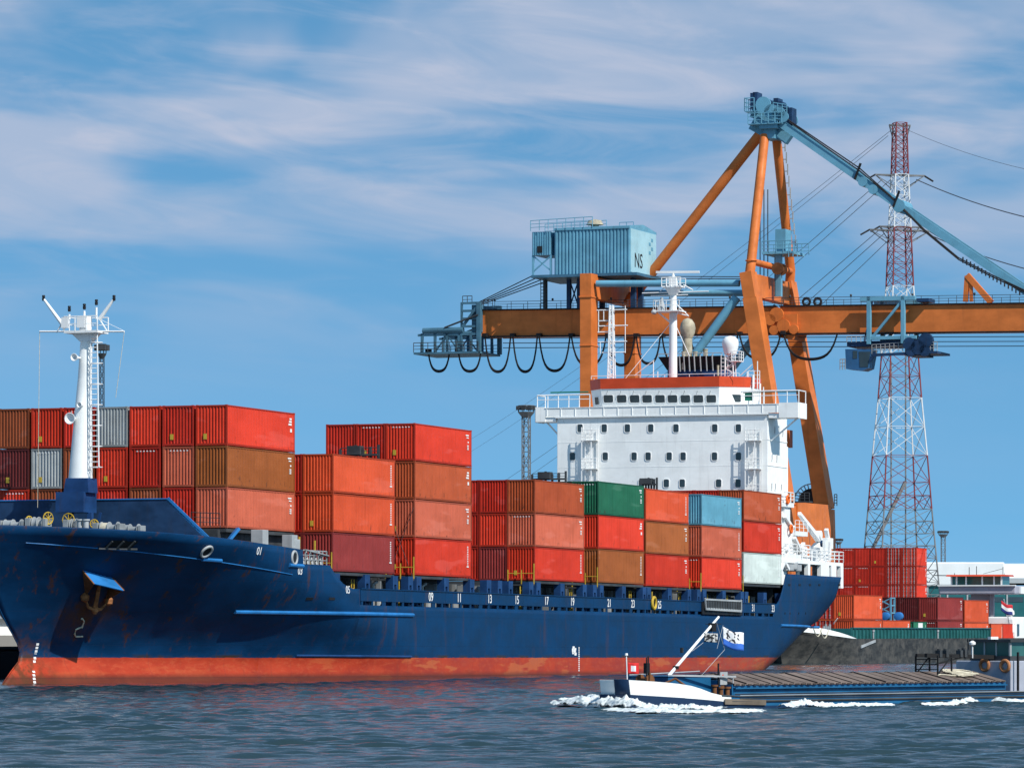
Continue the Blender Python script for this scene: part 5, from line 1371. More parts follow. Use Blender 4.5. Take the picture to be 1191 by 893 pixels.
# platform with lift on the far waterside leg
GREF = 907
mb = MB()
p0 = G(889, 291, 9)
mb.box(8, 13, G(925, 0, 9).y, G(889, 0, 9).y, G(0, 296, 9).z, G(0, 293, 9).z)
mb.box(8.5, 11, G(915, 0, 9).y, G(903, 0, 9).y, G(0, 293, 9).z, G(0, 267, 9).z)
mb.bar((9, G(906, 0, 9).y, G(0, 345, 9).z), (9, G(906, 0, 9).y, G(0, 293, 9).z), .7); mb.bar((9, G(902, 0, 9).y, G(0, 345, 9).z), (9, G(902, 0, 9).y, G(0, 293, 9).z), .25)
for xq in (8, 13): mb.rail([(xq, G(930, 0, 9).y, G(0, 294, 9).z), (xq, G(889, 0, 9).y, G(0, 294, 9).z)], 1.4, 3, .9, .06)
mb.rail([(8, G(930, 0, 9).y, G(0, 300, 9).z), (8, G(920, 0, 9).y, G(0, 300, 9).z)], 1.6, 3, .5, .06)
mb.build('service_platform', M_sky, crane)
mb = MB(); y_ = G(893, 0, 9).y
for dy in (0, .5, 1.0): mb.tube([(9, y_ + dy, a.z), (9, y_ + dy, G(0, 220, 9).z)], .07, 5)
mb.build('lift_rope', M_dark, crane)
mb = MB()
for i in range(9):
    t = i / 8; c = G(907 + 12 * t, 172 + 110 * t, 15); mb.bar(c, c + Vector((0, -.7, 0)), .12); mb.bar(c + Vector((0, -.7, -.5)), c + Vector((0, -.7, .9)), .14)
mb.build('post_ladder', M_lgrey, crane)
mb = MB(); c = G(892, 309, 6); mb.lathe([(.75, -.9), (.75, -.7), (.45, -.7), (.45, .7), (.75, .7), (.75, .9)], c + Vector((2, -1, -.3)), 16, 'x'); mb.build('winch_drum', M_rust, crane)
mb = MB()
for p_ in (938, 951): mb.cut(); c = G(p_, 351, XG0 + 1); mb.ring(c, .45, .16, Matrix.Rotation(math.radians(90), 3, 'Z'), 16, 6)
mb.build('rope_sheave', M_black, crane)
# left end platform
GREF = 520
mb = MB(); XE0, XE1 = 4.6, 12.6
zf = G(0, 409, XE0).z; ye0, ye1 = G(481, 0, XE0).y, G(556, 0, XE0).y
mb.box(XE0, XE1, ye1, ye0, zf - .25, zf)
for x in (XE0 + .3, XE1 - .3):
    for p_ in (490, 505, 519, 533, 547, 556): y = G(p_, 0, XE0).y; mb.bar((x, y, zf), (x, y, G(0, 387, XE0).z), .3)
    mb.tube([(x, G(491, 0, XE0).y, G(0, 384, XE0).z), (x, G(538, 0, XE0).y, G(0, 384, XE0).z)], .38, 10); mb.bar((x, ye0 - .5, G(0, 389, XE0).z), (x, ye1, G(0, 389, XE0).z), .3)
    mb.bar((x, G(505, 0, XE0).y, zf), (x, G(519, 0, XE0).y, G(0, 389, XE0).z), .16); mb.bar((x, G(533, 0, XE0).y, zf), (x, G(519, 0, XE0).y, G(0, 389, XE0).z), .16)
    mb.bar((x, G(536, 0, XE0).y, zf), (x, G(536, 0, XE0).y, G(0, 352, XE0).z), .25); mb.bar((x, G(556, 0, XE0).y, zf), (x, G(556, 0, XE0).y, G(0, 352, XE0).z), .5)
    for q_ in (353, 362, 371, 380): mb.bar((x, G(536, 0, XE0).y, G(0, q_, XE0).z), (x, G(556, 0, XE0).y, G(0, q_, XE0).z), .28)
    mb.bar((x, G(537, 0, XE0).y, G(0, 380, XE0).z), (x, G(555, 0, XE0).y, G(0, 356, XE0).z), .3)
mb.box(XE0 + .5, XE1 - .5, G(555, 0, XE0).y, G(547, 0, XE0).y, G(0, 386, XE0).z, G(0, 355, XE0).z)
mb.build('end_platform', paint('grimy_blue_steel', (0.055, 0.14, 0.20), 0.55, 0.2, 0.2, 0.4), crane)
mb = MB()
for x in (XE0, XE1): mb.cut(); mb.rail([(x, ye0, zf), (x, ye1, zf)], 1.2, 3, 1.0, .05)
for x in (XE0 + .3, XE1 - .3): mb.cut(); mb.rail([(x, G(537, 0, XE0).y, G(0, 353, XE0).z), (x, G(548, 0, XE0).y, G(0, 353, XE0).z)], .9, 2, .6, .05)
mb.cut(); mb.tube([(XE0, G(517, 0, XE0).y, G(0, 381, XE0).z), (XE0, G(556, 0, XE0).y, G(0, 367, XE0).z)], .12, 6); mb.tube([(XE1, G(517, 0, XE0).y, G(0, 381, XE0).z), (XE1, G(556, 0, XE0).y, G(0, 367, XE0).z)], .12, 6)
mb.build('platform_railing', M_dark, crane)
mb = MB()
for k in range(4):
    x = XE0 + 1 + k * 1.8; mb.tube([G(554, 353 + k * 1.2, x), G(619 + k * 7, 321 + k * 1.5, x)], .07, 5)
mb.build('stay_rope', M_dark, crane)
mb = MB()
for q0_, q1_ in ((393.5, 395.5), (399, 401.5), (404.5, 407)): mb.tube([G(585, q0_, 8), G(1191, q0_ - 2, 8)], .05, 5)
for q0_ in (322.5, 325, 327.5): mb.tube([G(755, q0_ - 1, 8), G(862, q0_ - .5, 8)], .06, 5)
mb.build('running_rope', M_dark, crane)
GREF = 1030
# festoon cable loops under the girder
mb = MB()
loops = [(498, 523, 409, 431), (533, 559.5, 409, 431), (564, 594, 391, 431.5), (596.5, 625, 391, 431.5), (627, 663, 391, 430.5), (664.5, 705, 391, 424), (707, 738, 391, 424), (740, 768, 391, 422), (770, 800, 391, 420), (802, 858, 390, 424), (860, 908, 389, 416), (911, 974, 388, 417)]
for (p0, p1, qt, qb) in loops:
    mb.cut()
    for off, xo in ((0, 5.9), (1.6, 6.2)):
        pts = []
        for i in range(17):
            t = i / 16; s = 2 * t - 1; q_ = qb + off - (qb + off - qt) * (0.35 * abs(s) ** 2.0 + 0.65 * abs(s) ** 5); px_ = (p0 + p1) / 2 + s * (p1 - p0) / 2
            c = G(px_, q_, xo); pts.append(c)
        mb.tube(pts, .105, 6)
    c = G(p0, qt, 6); mb.box(5.7, 6.5, c.y - .3, c.y + .3, c.z - .1, c.z + .35)
mb.build('festoon_cable', M_black, crane, smooth=True)
# trolley with driver's cabin
mb = MB(); XT0 = XG0 - 1.1
for x in (XT0, XG1 + 1.1):
    for p_ in (1010.8, 1050.5): y = G(p_, 0, XT0).y; mb.box(x - .3, x + .3, y - .25, y + .25, G(0, 400, XT0).z, G(0, 345, XT0).z)
    mb.bar((x, G(1013, 0, XT0).y, G(0, 394, XT0).z), (x, G(1048, 0, XT0).y, G(0, 352, XT0).z), .32)
    mb.box(x - .3, x + .3, G(1065, 0, XT0).y, G(1001, 0, XT0).y, G(0, 350, XT0).z, G(0, 345, XT0).z)
    mb.box(x - .25, x + .25, G(1066, 0, XT0).y, G(1008, 0, XT0).y, G(0, 395, XT0).z, G(0, 391, XT0).z)
trol = mb.build('trolley', M_sky, crane, bevel=.03)
mb = MB()
mb.box(XT0 + .4, XG1 + .8, G(1062, 0, XT0).y, G(984, 0, XT0).y, G(0, 402, XT0).z, G(0, 396, XT0).z); mb.box(XT0 + .4, XG1 + .8, G(1071, 0, XT0).y, G(1052, 0, XT0).y, G(0, 414, XT0).z, G(0, 395, XT0).z)
for (p_, q_, r) in ((1058, 400, .8), (1068, 404, .9), (1077, 396, .9), (1076, 408, .7), (1060, 409, .6)): c = G(p_, q_, XT0); mb.lathe([(r, -.3), (r, .5)], c, 14, 'x')
mb.box(XT0, XG1 + 1, G(1090, 0, XT0).y, G(1070, 0, XT0).y, G(0, 412, XT0).z, G(0, 409.5, XT0).z); mb.bar(G(1015, 413, XT0), G(1058, 411, XT0), .35); mb.bar(G(1012, 420, XT0), G(1018, 410, XT0), .3)
mb.bar(G(1005, 398, XT0 + 1), G(1015, 350, XT0 + 1.6), .15); mb.box(XT0, XT0 + 3, G(1080, 0, XT0).y, G(1066, 0, XT0).y, G(0, 352, XT0).z, G(0, 348, XT0).z)
mb.build('hoist_frame', M_dblue, trol)
mb = MB(); mb.rail([(XT0, G(1090, 0, XT0).y, G(0, 409.5, XT0).z), (XT0, G(1078, 0, XT0).y, G(0, 409.5, XT0).z)], 1.1, 3, .5, .05); mb.cut(); mb.rail([(XT0, G(1050, 0, XT0).y, G(0, 409, XT0).z), (XT0, G(1014, 0, XT0).y, G(0, 411, XT0).z)], 1.1, 3, .6, .05)
mb.cut(); mb.rail([(XT0, G(983, 0, XT0).y, G(0, 429, XT0).z), (XT0, G(977, 0, XT0).y, G(0, 429, XT0).z)], 1.3, 3, .3, .06); mb.cut(); mb.rail([(XT0, G(1012, 0, XT0).y, G(0, 397, XT0).z), (XT0, G(985, 0, XT0).y, G(0, 397, XT0).z)], .7, 2, .6, .05); mb.build('trolley_railing', M_galv, trol)
mb = MB(); ca = [G(p_, q_, XT0) for p_, q_ in ((983, 406), (1014, 406), (1010, 428), (1003, 431), (984, 429))]
mb.prism([(c.y, c.z) for c in ca], 'x', XT0, XT0 + 2.6); M_cab = paint('cabin_blue', (0.03, 0.11, 0.24), .4, .15, 0, .2)
cabin = mb.build('driver_cabin', M_cab, trol, fixn=True)
mb = MB(); wa = [G(p_, q_, XT0) for p_, q_ in ((999, 409), (1012.5, 409), (1009.5, 427), (1000, 427))]; mb.prism([(c.y, c.z) for c in wa], 'x', XT0 - .04, XT0 + 2.64); wa = [G(p_, q_, XT0) for p_, q_ in ((992, 408), (997, 408), (997, 417), (992, 417))]; mb.prism([(c.y, c.z) for c in wa], 'x', XT0 - .04, XT0 - .003); mb.build('cabin_window', M_glass, cabin, fixn=True)
# cable reel by the waterside leg
GREF = 930; XR = GA + 2.2
c = G(944, 584, XR); mb = MB()
mb.lathe([(1.75, -.15), (1.75, .15)], (XR, c.y, c.z), 32, 'x'); reel = mb.build('cable_reel', M_black, crane)
mb = MB()
for k in range(28):
    t = 2 * math.pi * k / 28; e = Vector((0, math.cos(t), math.sin(t))); mb.bar(Vector((XR, c.y, c.z)) + e * 1.72, Vector((XR, c.y, c.z)) + e * 2.3, .06, .34, up=(1, 0, 0))
mb.ring((XR, c.y, c.z), 2.33, .07, Matrix.Rotation(math.radians(90), 3, 'Z'), 32, 6); mb.build('reel_spoke', M_lgrey, reel)
mb = MB(); mb.rail([(-1.3, G(945, 0, 0).y, G(0, 583, 0).z), (-1.3, G(917, 0, 0).y, G(0, 583, 0).z)], 1.0, 3, .6, .05); mb.box(-1.4, 0.1, G(945, 0, 0).y, G(917, 0, 0).y, G(0, 584.5, 0).z, G(0, 583, 0).z); mb.rail([(2, G(968, 0, 0).y, G(0, 588, 0).z), (2, G(965, 0, 0).y, G(0, 588, 0).z)], 1.4, 4, .3, .06); mb.build('reel_platform', M_dark, crane)
mb = MB(); c = G(928, 374, XT0) ; 
for x in (XG0 + .6, XG1 - .6):
    c0, c1, c2 = G(1123, 351, x), G(1125, 321, x), G(1153, 352, x); mb.bar((x, c0.y, c0.z), (x, c1.y, c1.z), .55); mb.bar((x, c1.y, c1.z + .1), (x, c2.y, c2.z), .7); mb.bar((x, G(1129, 327, x).y, G(1129, 327, x).z), (x, G(1130, 352, x).y, c0.z), .4)
mb.build('boom_bracket', M_orange, crane)
# ------------------------------------------------------------------ pylon and wires
def at(px, py, Y): return Vector(((px - 595.5) * Y / FPX, Y, HC + (HZ - py) * Y / FPX))
YP = 760.0
M_pred = paint('pylon_red', (0.19, 0.035, 0.038), .6, .2, .2, .3); M_pwhite = paint('pylon_white', (0.58, 0.60, 0.61), .5, .1, .1, .2); M_pgrey = paint('pylon_grey', (0.16, 0.165, 0.17), .6, .2, .2, .3)
pb = at(1046.5, 735, YP); pylon = empty('power_pylon', Matrix.Translation((pb.x, YP, 2.2)) @ Matrix.Rotation(math.radians(14), 4, 'Z'), 'tall red and white lattice power pylon behind the crane boom', 'pylon')
def pz(y): return HC + (HZ - y) * YP / FPX - 2.2
prof = [(143, 1.1), (203, 1.35), (265, 1.75), (333, 2.15), (415, 2.9), (463, 3.4), (530, 4.3), (592, 5.0), (640, 5.6), (734, 6.8)]
def pw_(y): return ip(y, prof) * 0.85
bands = [('red_section', M_pred, 143, 203, 6), ('white_section', M_pwhite, 203, 265, 5), ('red_section', M_pred, 265, 333, 5), ('white_section', M_pwhite, 333, 412, 4), ('red_section', M_pred, 412, 463, 2), ('white_section', M_pwhite, 463, 530, 2), ('red_section', M_pred, 530, 592, 2), ('grey_section', M_pgrey, 592, 734, 5)]
for nm_, mt, ya, yb_, nseg in bands:
    mb = MB(); c4 = ((-1, -1), (1, -1), (1, 1), (-1, 1))
    for i in range(nseg):
        q0_, q1_ = ya + (yb_ - ya) * i / nseg, ya + (yb_ - ya) * (i + 1) / nseg; w0_, w1_ = pw_(q0_), pw_(q1_); z0_, z1_ = pz(q0_), pz(q1_)
        for k in range(4):
            a, b_ = c4[k], c4[(k + 1) % 4]
            P0 = Vector((a[0] * w0_, a[1] * w0_, z0_)); P1 = Vector((b_[0] * w0_, b_[1] * w0_, z0_)); Q0 = Vector((a[0] * w1_, a[1] * w1_, z1_)); Q1 = Vector((b_[0] * w1_, b_[1] * w1_, z1_))
            mb.bar(P0, Q0, .20); mb.bar(P0, Q1, .085); mb.bar(P1, Q0, .085); mb.bar(P0, P1, .08)
            if w1_ > 4.1: mb.bar((P0 + Q0) / 2, (P1 + Q1) / 2, .1); mb.bar((P0 + Q0) / 2, (Q0 + Q1) / 2, .1); mb.bar((P1 + Q1) / 2, (Q0 + Q1) / 2, .1)
    mb.build(nm_, mt, pylon)
mb = MB()
for q_, w_ in ((146, 1.9), (204, 4.4), (264, 3.6), (268, 5.4)):
    mb.cut(); z = pz(q_); mb.bar((-w_, 0, z), (w_, 0, z), .25, .3)
    for s in (-1, 1):
        for e in (-1, 1): mb.bar((s * w_, 0, z), (s * pw_(q_), e * pw_(q_), z - .1), .14); mb.bar((s * w_, 0, z), (s * pw_(q_), e * pw_(q_), z - 2.2 + 4.4 * (q_ > 264) * 0), .12)
mb.build('cross_arm', M_pgrey, pylon)
mb = MB()
for q_, w_ in ((204, 4.4), (264, 3.6), (268, 5.4)):
    for s in (-1, 1):
        z = pz(q_)
        for (ex, ez) in ((1.6 * s, -.9),): mb.cut(); mb.tube([(s * w_, 0, z), (s * w_ + ex, 0, z + ez)], .16, 6)
mb.build('insulator', M_black, pylon)
mb = MB(); mb.bar((-1.2, 1, 0), (-1.2, 1, pz(420)), .2); mb.bar((1.4, 1, 0), (1.4, 1, pz(400)), .2); mb.bar((-5, 0, pz(640)), (1.0, 0, pz(560)), .5); mb.build('climbing_duct', M_pgrey, pylon)
M_wire = paint('wire_grey', (0.10, 0.105, 0.12), .6, .1, 0, 0)
def wire(p0, Y0, p1, Y1, sag, label, r=.045):
    a, b_ = at(*p0, Y0), at(*p1, Y1); mb = MB(); pts = []
    for i in range(25):
        t = i / 24; p = a.lerp(b_, t); p.z -= sag * 4 * t * (1 - t); pts.append(p)
    mb.tube(pts, r, 5); o = mb.build('power_line', M_wire, None); tag(o, label, 'power line', 'overhead wires of the pylon')
wire((1057, 152), YP, (1420, 215), 640, 3, 'earth wire from the pylon top running out above the boom', .035)
wire((1066, 209), YP, (1420, 272), 640, 3, 'thick cable from the upper cross arm running out above the boom', .09)
wire((1070, 268), YP, (1420, 336), 640, 3, 'thick cable from the lower cross arm dipping towards the orange boom bracket', .09)
wire((1036, 152), YP, (395, 585), 2500, 9, 'faint earth wire from the pylon top passing behind the forestay', .04)
wire((1033, 158), YP, (415, 590), 2500, 9, 'faint wire just below the earth wire passing behind the forestay', .04)
wire((1026, 209), YP, (400, 640), 2500, 14, 'wire from the arm end of the upper cross arm passing behind the crane', .055)
wire((1036, 209), YP, (425, 640), 2500, 14, 'wire from the lattice foot of the upper cross arm passing behind the crane', .055)
wire((1022, 268), YP, (380, 690), 2500, 16, 'wire from the arm end of the lower cross arm passing behind the crane', .06)
wire((1028, 272), YP, (400, 690), 2500, 18, 'wire from the middle of the lower cross arm passing behind the crane', .06)
wire((1036, 277), YP, (430, 700), 2500, 20, 'lowest wire from the lower cross arm passing behind the crane', .055)

# ------------------------------------------------------------------ floodlight masts
def flood(px, ytop, Y, wd, label, mat=M_pgrey, bw=.14):
    p = at(px, 735, Y); t = empty('floodlight_mast', Matrix.Translation((p.x, Y, 2.2)) @ Matrix.Rotation(-.3, 4, 'Z'), label, 'floodlight mast', 'floodlight masts around the terminal')
    H = HC + (HZ - ytop) * Y / FPX - 2.2; mb = MB(); c4 = ((-1, -1), (1, -1), (1, 1), (-1, 1)); n = max(6, int(H / (wd * 1.5)))
    for i in range(n):
        z0_, z1_ = H * i / n, H * (i + 1) / n; h = wd / 2
        for k in range(4):
            a, b_ = c4[k], c4[(k + 1) % 4]; mb.bar((a[0] * h, a[1] * h, z0_), (a[0] * h, a[1] * h, z1_), bw); mb.bar((a[0] * h, a[1] * h, z0_), (b_[0] * h, b_[1] * h, z0_), bw * .6)
            mb.bar((a[0] * h, a[1] * h, z0_) if i % 2 else (b_[0] * h, b_[1] * h, z0_), (b_[0] * h, b_[1] * h, z1_) if i % 2 else (a[0] * h, a[1] * h, z1_), bw * .55)
    mb.build('lattice', mat, t)
    mb = MB(); mb.lathe([(wd * .6, H - .35 - wd * .5), (wd * 1.25, H - .1), (wd * 1.3, H)], (0, 0, 0), 12); mb.rail([(wd * 1.25 * math.cos(a), wd * 1.25 * math.sin(a), H) for a in np.linspace(0, 6.283, 9)], .9, 2, 1, .05); mb.build('platform', mat, t)
    mb = MB()
    for k in range(8): a = k * .785; mb.box(wd * 1.2 * math.cos(a) - .3, wd * 1.2 * math.cos(a) + .3, wd * 1.2 * math.sin(a) - .3, wd * 1.2 * math.sin(a) + .3, H + .3, H + .85)
    mb.build('lamp_head', M_dark, t)
flood(612, 479, 640, 0.95, 'lattice floodlight mast rising beside the white bridge front')
flood(118.5, 411, 450, 0.36, 'slim floodlight mast seen just behind the white foremast', M_dark, .055)
flood(1097, 621, 1250, 1.1, 'distant floodlight mast beside the foot of the pylon'); flood(975.5, 630, 1250, 0.8, 'distant floodlight mast above the red container wall on the quay')

# ------------------------------------------------------------------ containers ashore
QX = 697.6
ps = at(1066, 735, QX); LF = QF
sl_ = LF.I @ Vector((ps.x, QX, 2.2)); CW7 = ['waterside row', 'second row from the water', 'third row from the water', 'fourth row from the water', 'fifth row from the water', 'sixth row from the water', 'seventh row from the water']
TN = ['lowest tier', 'second tier', 'third tier', 'fourth tier', 'top tier']
for r in range(7):
    for t in range(5):
        M = LF.M @ Matrix.Translation((sl_.x, sl_.y + CW / 2 + r * 2.5, 2.22 + t * 2.9))
        c = 'scarlet' if r == 0 else 'red'
        container('twenty_doors' if r < 2 else 'twenty', M, c, f"{CNAME[c]} short container ashore, {TN[t]}, {CW7[r]}", 'red wall of containers on the quay')

# ------------------------------------------------------------------ warehouse
M_teal = paint('teal_cladding', (0.015, 0.11, 0.12), .5, .15, 0, .2, .4); M_wht = paint('white_cladding', (0.72, 0.75, 0.75), .5, .06, 0, .12, .4)
YW = 900.0
wa = QF.I @ Vector((at(1078, 735, YW).x, YW, 2.2))
wo_ = empty('warehouse', QF.M @ Matrix.Translation((wa.x, wa.y, 2.2)) @ Matrix.Rotation(math.radians(-69.5), 4, 'Z'), 'long white warehouse with teal lower wall behind the barges', 'warehouse')
def wz(y): return HC + (HZ - y) * YW / FPX - 2.2
mb = MB(); mb.box(-6, -4, -80, 80, 0, 1) if False else None
mb.box(-1.0, 1, 0, 0, 0, 0) if False else None
hh0, hh1, hh2 = 0, wz(681), wz(653.5)
mb = MB(); mb.box(-60, 70, 0, 60, 0, hh1); mb.build('wall', M_teal, wo_)
mb = MB(); mb.box(-60, 15.6, -.6, 60, hh1, hh2); mb.build('upper_wall', M_wht, wo_, bevel=.3)
mb = MB(); mb.prism([(-.5, wz(678)), (-1.0, wz(672)), (0, wz(665)), (3, wz(657)), (6, wz(654.5)), (40, wz(654)), (40, wz(678))], 'x', 15.7, 72); mb.build('curved_roof', M_wht, wo_, smooth=True)
mb = MB()
for i in range(9): mb.box(-8 + i * 4, -6 + i * 4 + 1.4, -.06, -.003, wz(700), wz(694))
mb.build('window_band', M_glass, wo_)
mb = MB()
for i in range(18): mb.box(-20 + i * 4, -19.7 + i * 4, -.15, -.003, 0, hh1 - .1)
mb.build('wall_post', M_lgrey, wo_)

# ------------------------------------------------------------------ container barge astern of the ship
RF = frame_at(U * 485 + N * -149.5, U)
barge = empty('container_barge', RF.M, 'long black and teal inland barge loaded with containers astern of the ship', 'barge')
HBm = 5.7
def rb(x): t = min(1, max(0, x / 13.0)); return HBm * (1 - (1 - t) ** 2.6) * (1 if x < 95 else 1 - ((x - 95) / 5) ** 2 * .4)
mb = MB(); rws = []
xsb = [0.05, .4, 1, 2, 3.5, 5, 7, 9, 11, 13] + list(np.linspace(16, 95, 20)) + [96, 98, 100]
def bz(x): return 2.75 + 1.1 * max(0, 1 - x / 13.0) ** 1.5
for z_f in (-.6, 0, .35, .7, 1.0): rws.append([(x + (1 - max(z_f, 0)) * 2.5 * max(0, 1 - x / 12), -rb(x) * (0.86 + .14 * max(0, z_f)) if x < 12 else -rb(x), max(-1, bz(x) * z_f)) for x in xsb])
mb.grid(rws); mb.grid([[(x, -y, z) for x, y, z in r][::-1] for r in rws]); mb.grid([[r[-1], (r[-1][0], -r[-1][1], r[-1][2])] for r in rws]); mb.grid([[(r[0][0], -r[0][1], r[0][2]), r[0]] for r in rws])
b = NB('tarred_hull'); n1 = b.noise(b.mapping((.5, .5, .8)), 1.2, 7, .7); n2 = b.noise(b.mapping((.3, .3, 2.0)), 1.0, 5, .6)
M_tar = b.done(b.mix(b.rng(n1, .4, .65), b.mix(b.rng(n2, .4, .6), (.013, .014, .015), (.032, .033, .032)), (.075, .07, .062)), .75)
bhull = mb.build('hull', M_tar, barge, smooth=True, fixn=True)
mb = MB(); n = 24; L_ = [(x, -rb(x) + .1, bz(x) - .25) for x in xsb]; mb.grid([L_, [(x, -y, z) for x, y, z in L_]]); mb.build('deck', M_dark, barge)
mb = MB()
pts = [(x, -rb(x) - .04, bz(x)) for x in (2.5, 4, 6, 8, 10, 12, 13.2)]; top = [(x, -rb(x) - .06, bz(x) + .95 * max(0.02, 1 - (x / 13.4)) ** .8) for x in (2.5, 4, 6, 8, 10, 12, 13.2)]
mb.grid([[Vector(p) for p in pts], [Vector(p) for p in top]]); mb.grid([[Vector((p[0], -p[1], p[2])) for p in top], [Vector((p[0], -p[1], p[2])) for p in pts]])
bw_ = mb.build('bow_bulwark', M_white, barge); sm = bw_.modifiers.new('plate', 'SOLIDIFY'); sm.thickness = .1
M_tealb = paint('teal_coaming', (0.02, 0.115, 0.115), .5, .2, .1, .3)
mb = MB()
zct = 3.95
for s in (-1, 1): mb.box(14, 78, s * 5.0 - .08, s * 5.0 + .08, 2.5, zct); mb.box(14, 78, s * 5.0 - .25, s * 5.0 + .25, zct + .002, zct + .12)
mb.box(13.8, 14, -5, 5, 2.5, zct); mb.box(78, 78.2, -5, 5, 2.5, zct)
for i in range(42): x = 14.6 + i * 1.52; mb.box(x, x + .12, -5.3, -5.08, 2.5, zct - .1)
mb.build('hold_coaming', M_tealb, barge)
mb = MB()
for x in (21, 50): mb.cut(); mb.lathe([(.10, 2.5), (.10, 3.5), (.16, 3.55), (.16, 3.8)], (x, -5.55, 0), 10)
mb.build('bollard', M_lgrey, barge)
mb = MB(); q0_ = RF.y(1001, 752, -5.75); q1_ = RF.y(1018, 745, -5.75); mb.bar((q0_.x, -5.8, q0_.z), (q1_.x, -5.75, q1_.z), .12, .3); mb.build('gangplank', M_lgrey, barge)
mb = MB()
for (p_, q_) in ((950, 743), (958, 745)):
    c = RF.y(p_, q_, -4.9); mb.tube([(c.x - 1.6 + .4 * i, -5.0, c.z + 1.2 - .9 * math.sin(i * .39)) for i in range(9)], .07, 6)
mb.build('mooring_rope', M_rope, barge)
mb = MB()
for i in range(4): mb.box(7.5 + i * .8, 7.7 + i * .8, -3.6, -3.4, 2.6, 4.2 + .2 * (i % 2)); 
mb.lathe([(.3, 0), (.3, .8)], (7, -3.6, 3.6), 12, 'y'); mb.build('anchor_winch', M_lgrey, barge)
# wheelhouse on its lifting column, white after deckhouse, flag staff
wc = RF.on(1137, 700, 1, 0.0); xw = wc.x
def BZ(y): return RF.x(1137, y, xw).z
mb = MB(); mb.box(xw - .3, xw + 6.5, -5.2, 5.2, BZ(690.8), BZ(681)); wh2 = mb.build('wheelhouse', paint('grey_lilac', (.36, .36, .42), .5, .1, 0, .1), barge, bevel=.15)
mb = MB(); mb.box(xw + 2.0, xw + 4, -5.4, -5.2, BZ(690), BZ(682)); mb.box(xw - .6, xw - .3, -5.3, 5.3, BZ(681.4), BZ(680)); mb.build('trim', M_white, wh2)
mb = MB(); mb.box(xw + .2, xw + 4.5, -3.2, 3.6, BZ(681), BZ(670)); mb.build('window', glassy('green_glass', (.02, .07, .065)), wh2)
mb = MB()
for y in (-3.2, -2.2, -.6, 1.6, 2.9, 3.6): mb.box(xw + .1, xw + .2, y - .10, y + .10, BZ(681), BZ(670)); mb.cut(); 
mb.build('window_post', M_white, wh2)
mb = MB(); mb.prism([(xw - .5, BZ(670)), (xw + 5, BZ(670)), (xw + 4.6, BZ(668)), (xw - .1, BZ(668))], 'y', -3.7, 4.2); mb.build('roof', M_redband, wh2)
mb = MB()
for y, q_ in ((3.4, 666), (1.4, 659), (0.4, 658), (-3.2, 659)): mb.tube([(xw + 1, y, BZ(669)), (xw + 1, y, BZ(q_))], .05, 5)
mb.tube([(xw, 3.6, BZ(669)), (xw, 6.0, BZ(668.6))], .06, 5); mb.tube([(xw + 1, -3.2, BZ(661)), (xw + 1, -.5, BZ(667))], .03, 5); mb.build('aerial', M_dark, wh2)
mb = MB(); mb.box(xw + 1.5, xw + 4, -1.3, 1.3, 2.6, BZ(690.8)); mb.box(xw + 1.0, xw + 1.4, -1.9, -1.5, 2.6, BZ(690.8)); mb.build('lifting_column', paint('column_grey', (.3, .3, .34), .5, .1, 0, .1), barge)
xh = RF.y(1180, 720, -5.0).x
mb = MB(); zt1, zt2 = RF.y(1182, 717, -5).z, RF.y(1186, 727, -5).z
mb.box(xh + .5, xh + 14, -4.6, 4.6, 2.6, zt1); mb.box(xh - .2, xh + 1.5, -5.2, -3.9, 2.6, zt2); mb.box(xh - .6, xh - .1, -5.0, -4.2, zt2 - 1, zt1 - .2)
dh = mb.build('deckhouse', M_white, barge, bevel=.15)
mb = MB(); q_ = RF.y(1183, 730, -5.2); mb.box(xh + .5, xh + 1.6, -5.25, -5.203, 3.0, 4.6); mb.build('window', M_glass, dh)
mb = MB(); mb.lathe([(.2, 0), (.55, .3), (.5, .8), (.1, 1.0)], (xh + 1, -4.2, zt1), 12); mb.build('dome', M_whiteclean, dh, smooth=True)
fs0, fs1 = RF.y(1176, 715, -4.8), RF.y(1168.5, 697, -4.8)
mb = MB(); mb.tube([(xh - .5, -4.6, 4), (RF.y(1172, 700, -4.6).x - 2, -4.6, RF.y(1172, 697, -4.6).z)], .06, 5); mb.build('flag_staff', M_whiteclean, barge)
def flag(name, mat, M, w_, h_, droop, amp, label, cat='flag', nx_=16, ny_=8, thick=.01):
    mb = MB(); rr_ = []
    for j in range(ny_ + 1):
        r = []
        for i in range(nx_ + 1):
            u, v = i / nx_, j / ny_; r.append((u * w_, amp * math.sin(u * 7 + v * 1.5) * u, v * h_ - droop * u * (1 + .3 * math.sin(u * 5)) ))
        rr_.append(r)
    mb.grid(rr_); o = mb.build(name, mat, None, smooth=True); o.matrix_world = M; s = o.modifiers.new('cloth', 'SOLIDIFY'); s.thickness = thick
    tag(o, label, cat); return o
def stripes(name, cols, h_, axis=2):
    b = NB(name); z = b.xyz(); s = b.tc.outputs['UV']
    return b
def tricolor(name, cols):
    b = NB(name); g_ = b.n('ShaderNodeSeparateXYZ'); b.l(b.tc.outputs['Generated'], g_.inputs[0]); return b, g_.outputs
def uvflag(o, nx_=16, ny_=8):
    me_ = o.data; uv = me_.uv_layers.new(name='UVMap')
    for lp in me_.loops:
        v = lp.vertex_index; uv.data[lp.index].uv = ((v % (nx_ + 1)) / nx_, (v // (nx_ + 1)) / ny_)
b = NB('tricolour_cloth'); o_ = b.n('ShaderNodeSeparateXYZ'); b.l(b.tc.outputs['UV'], o_.inputs[0])
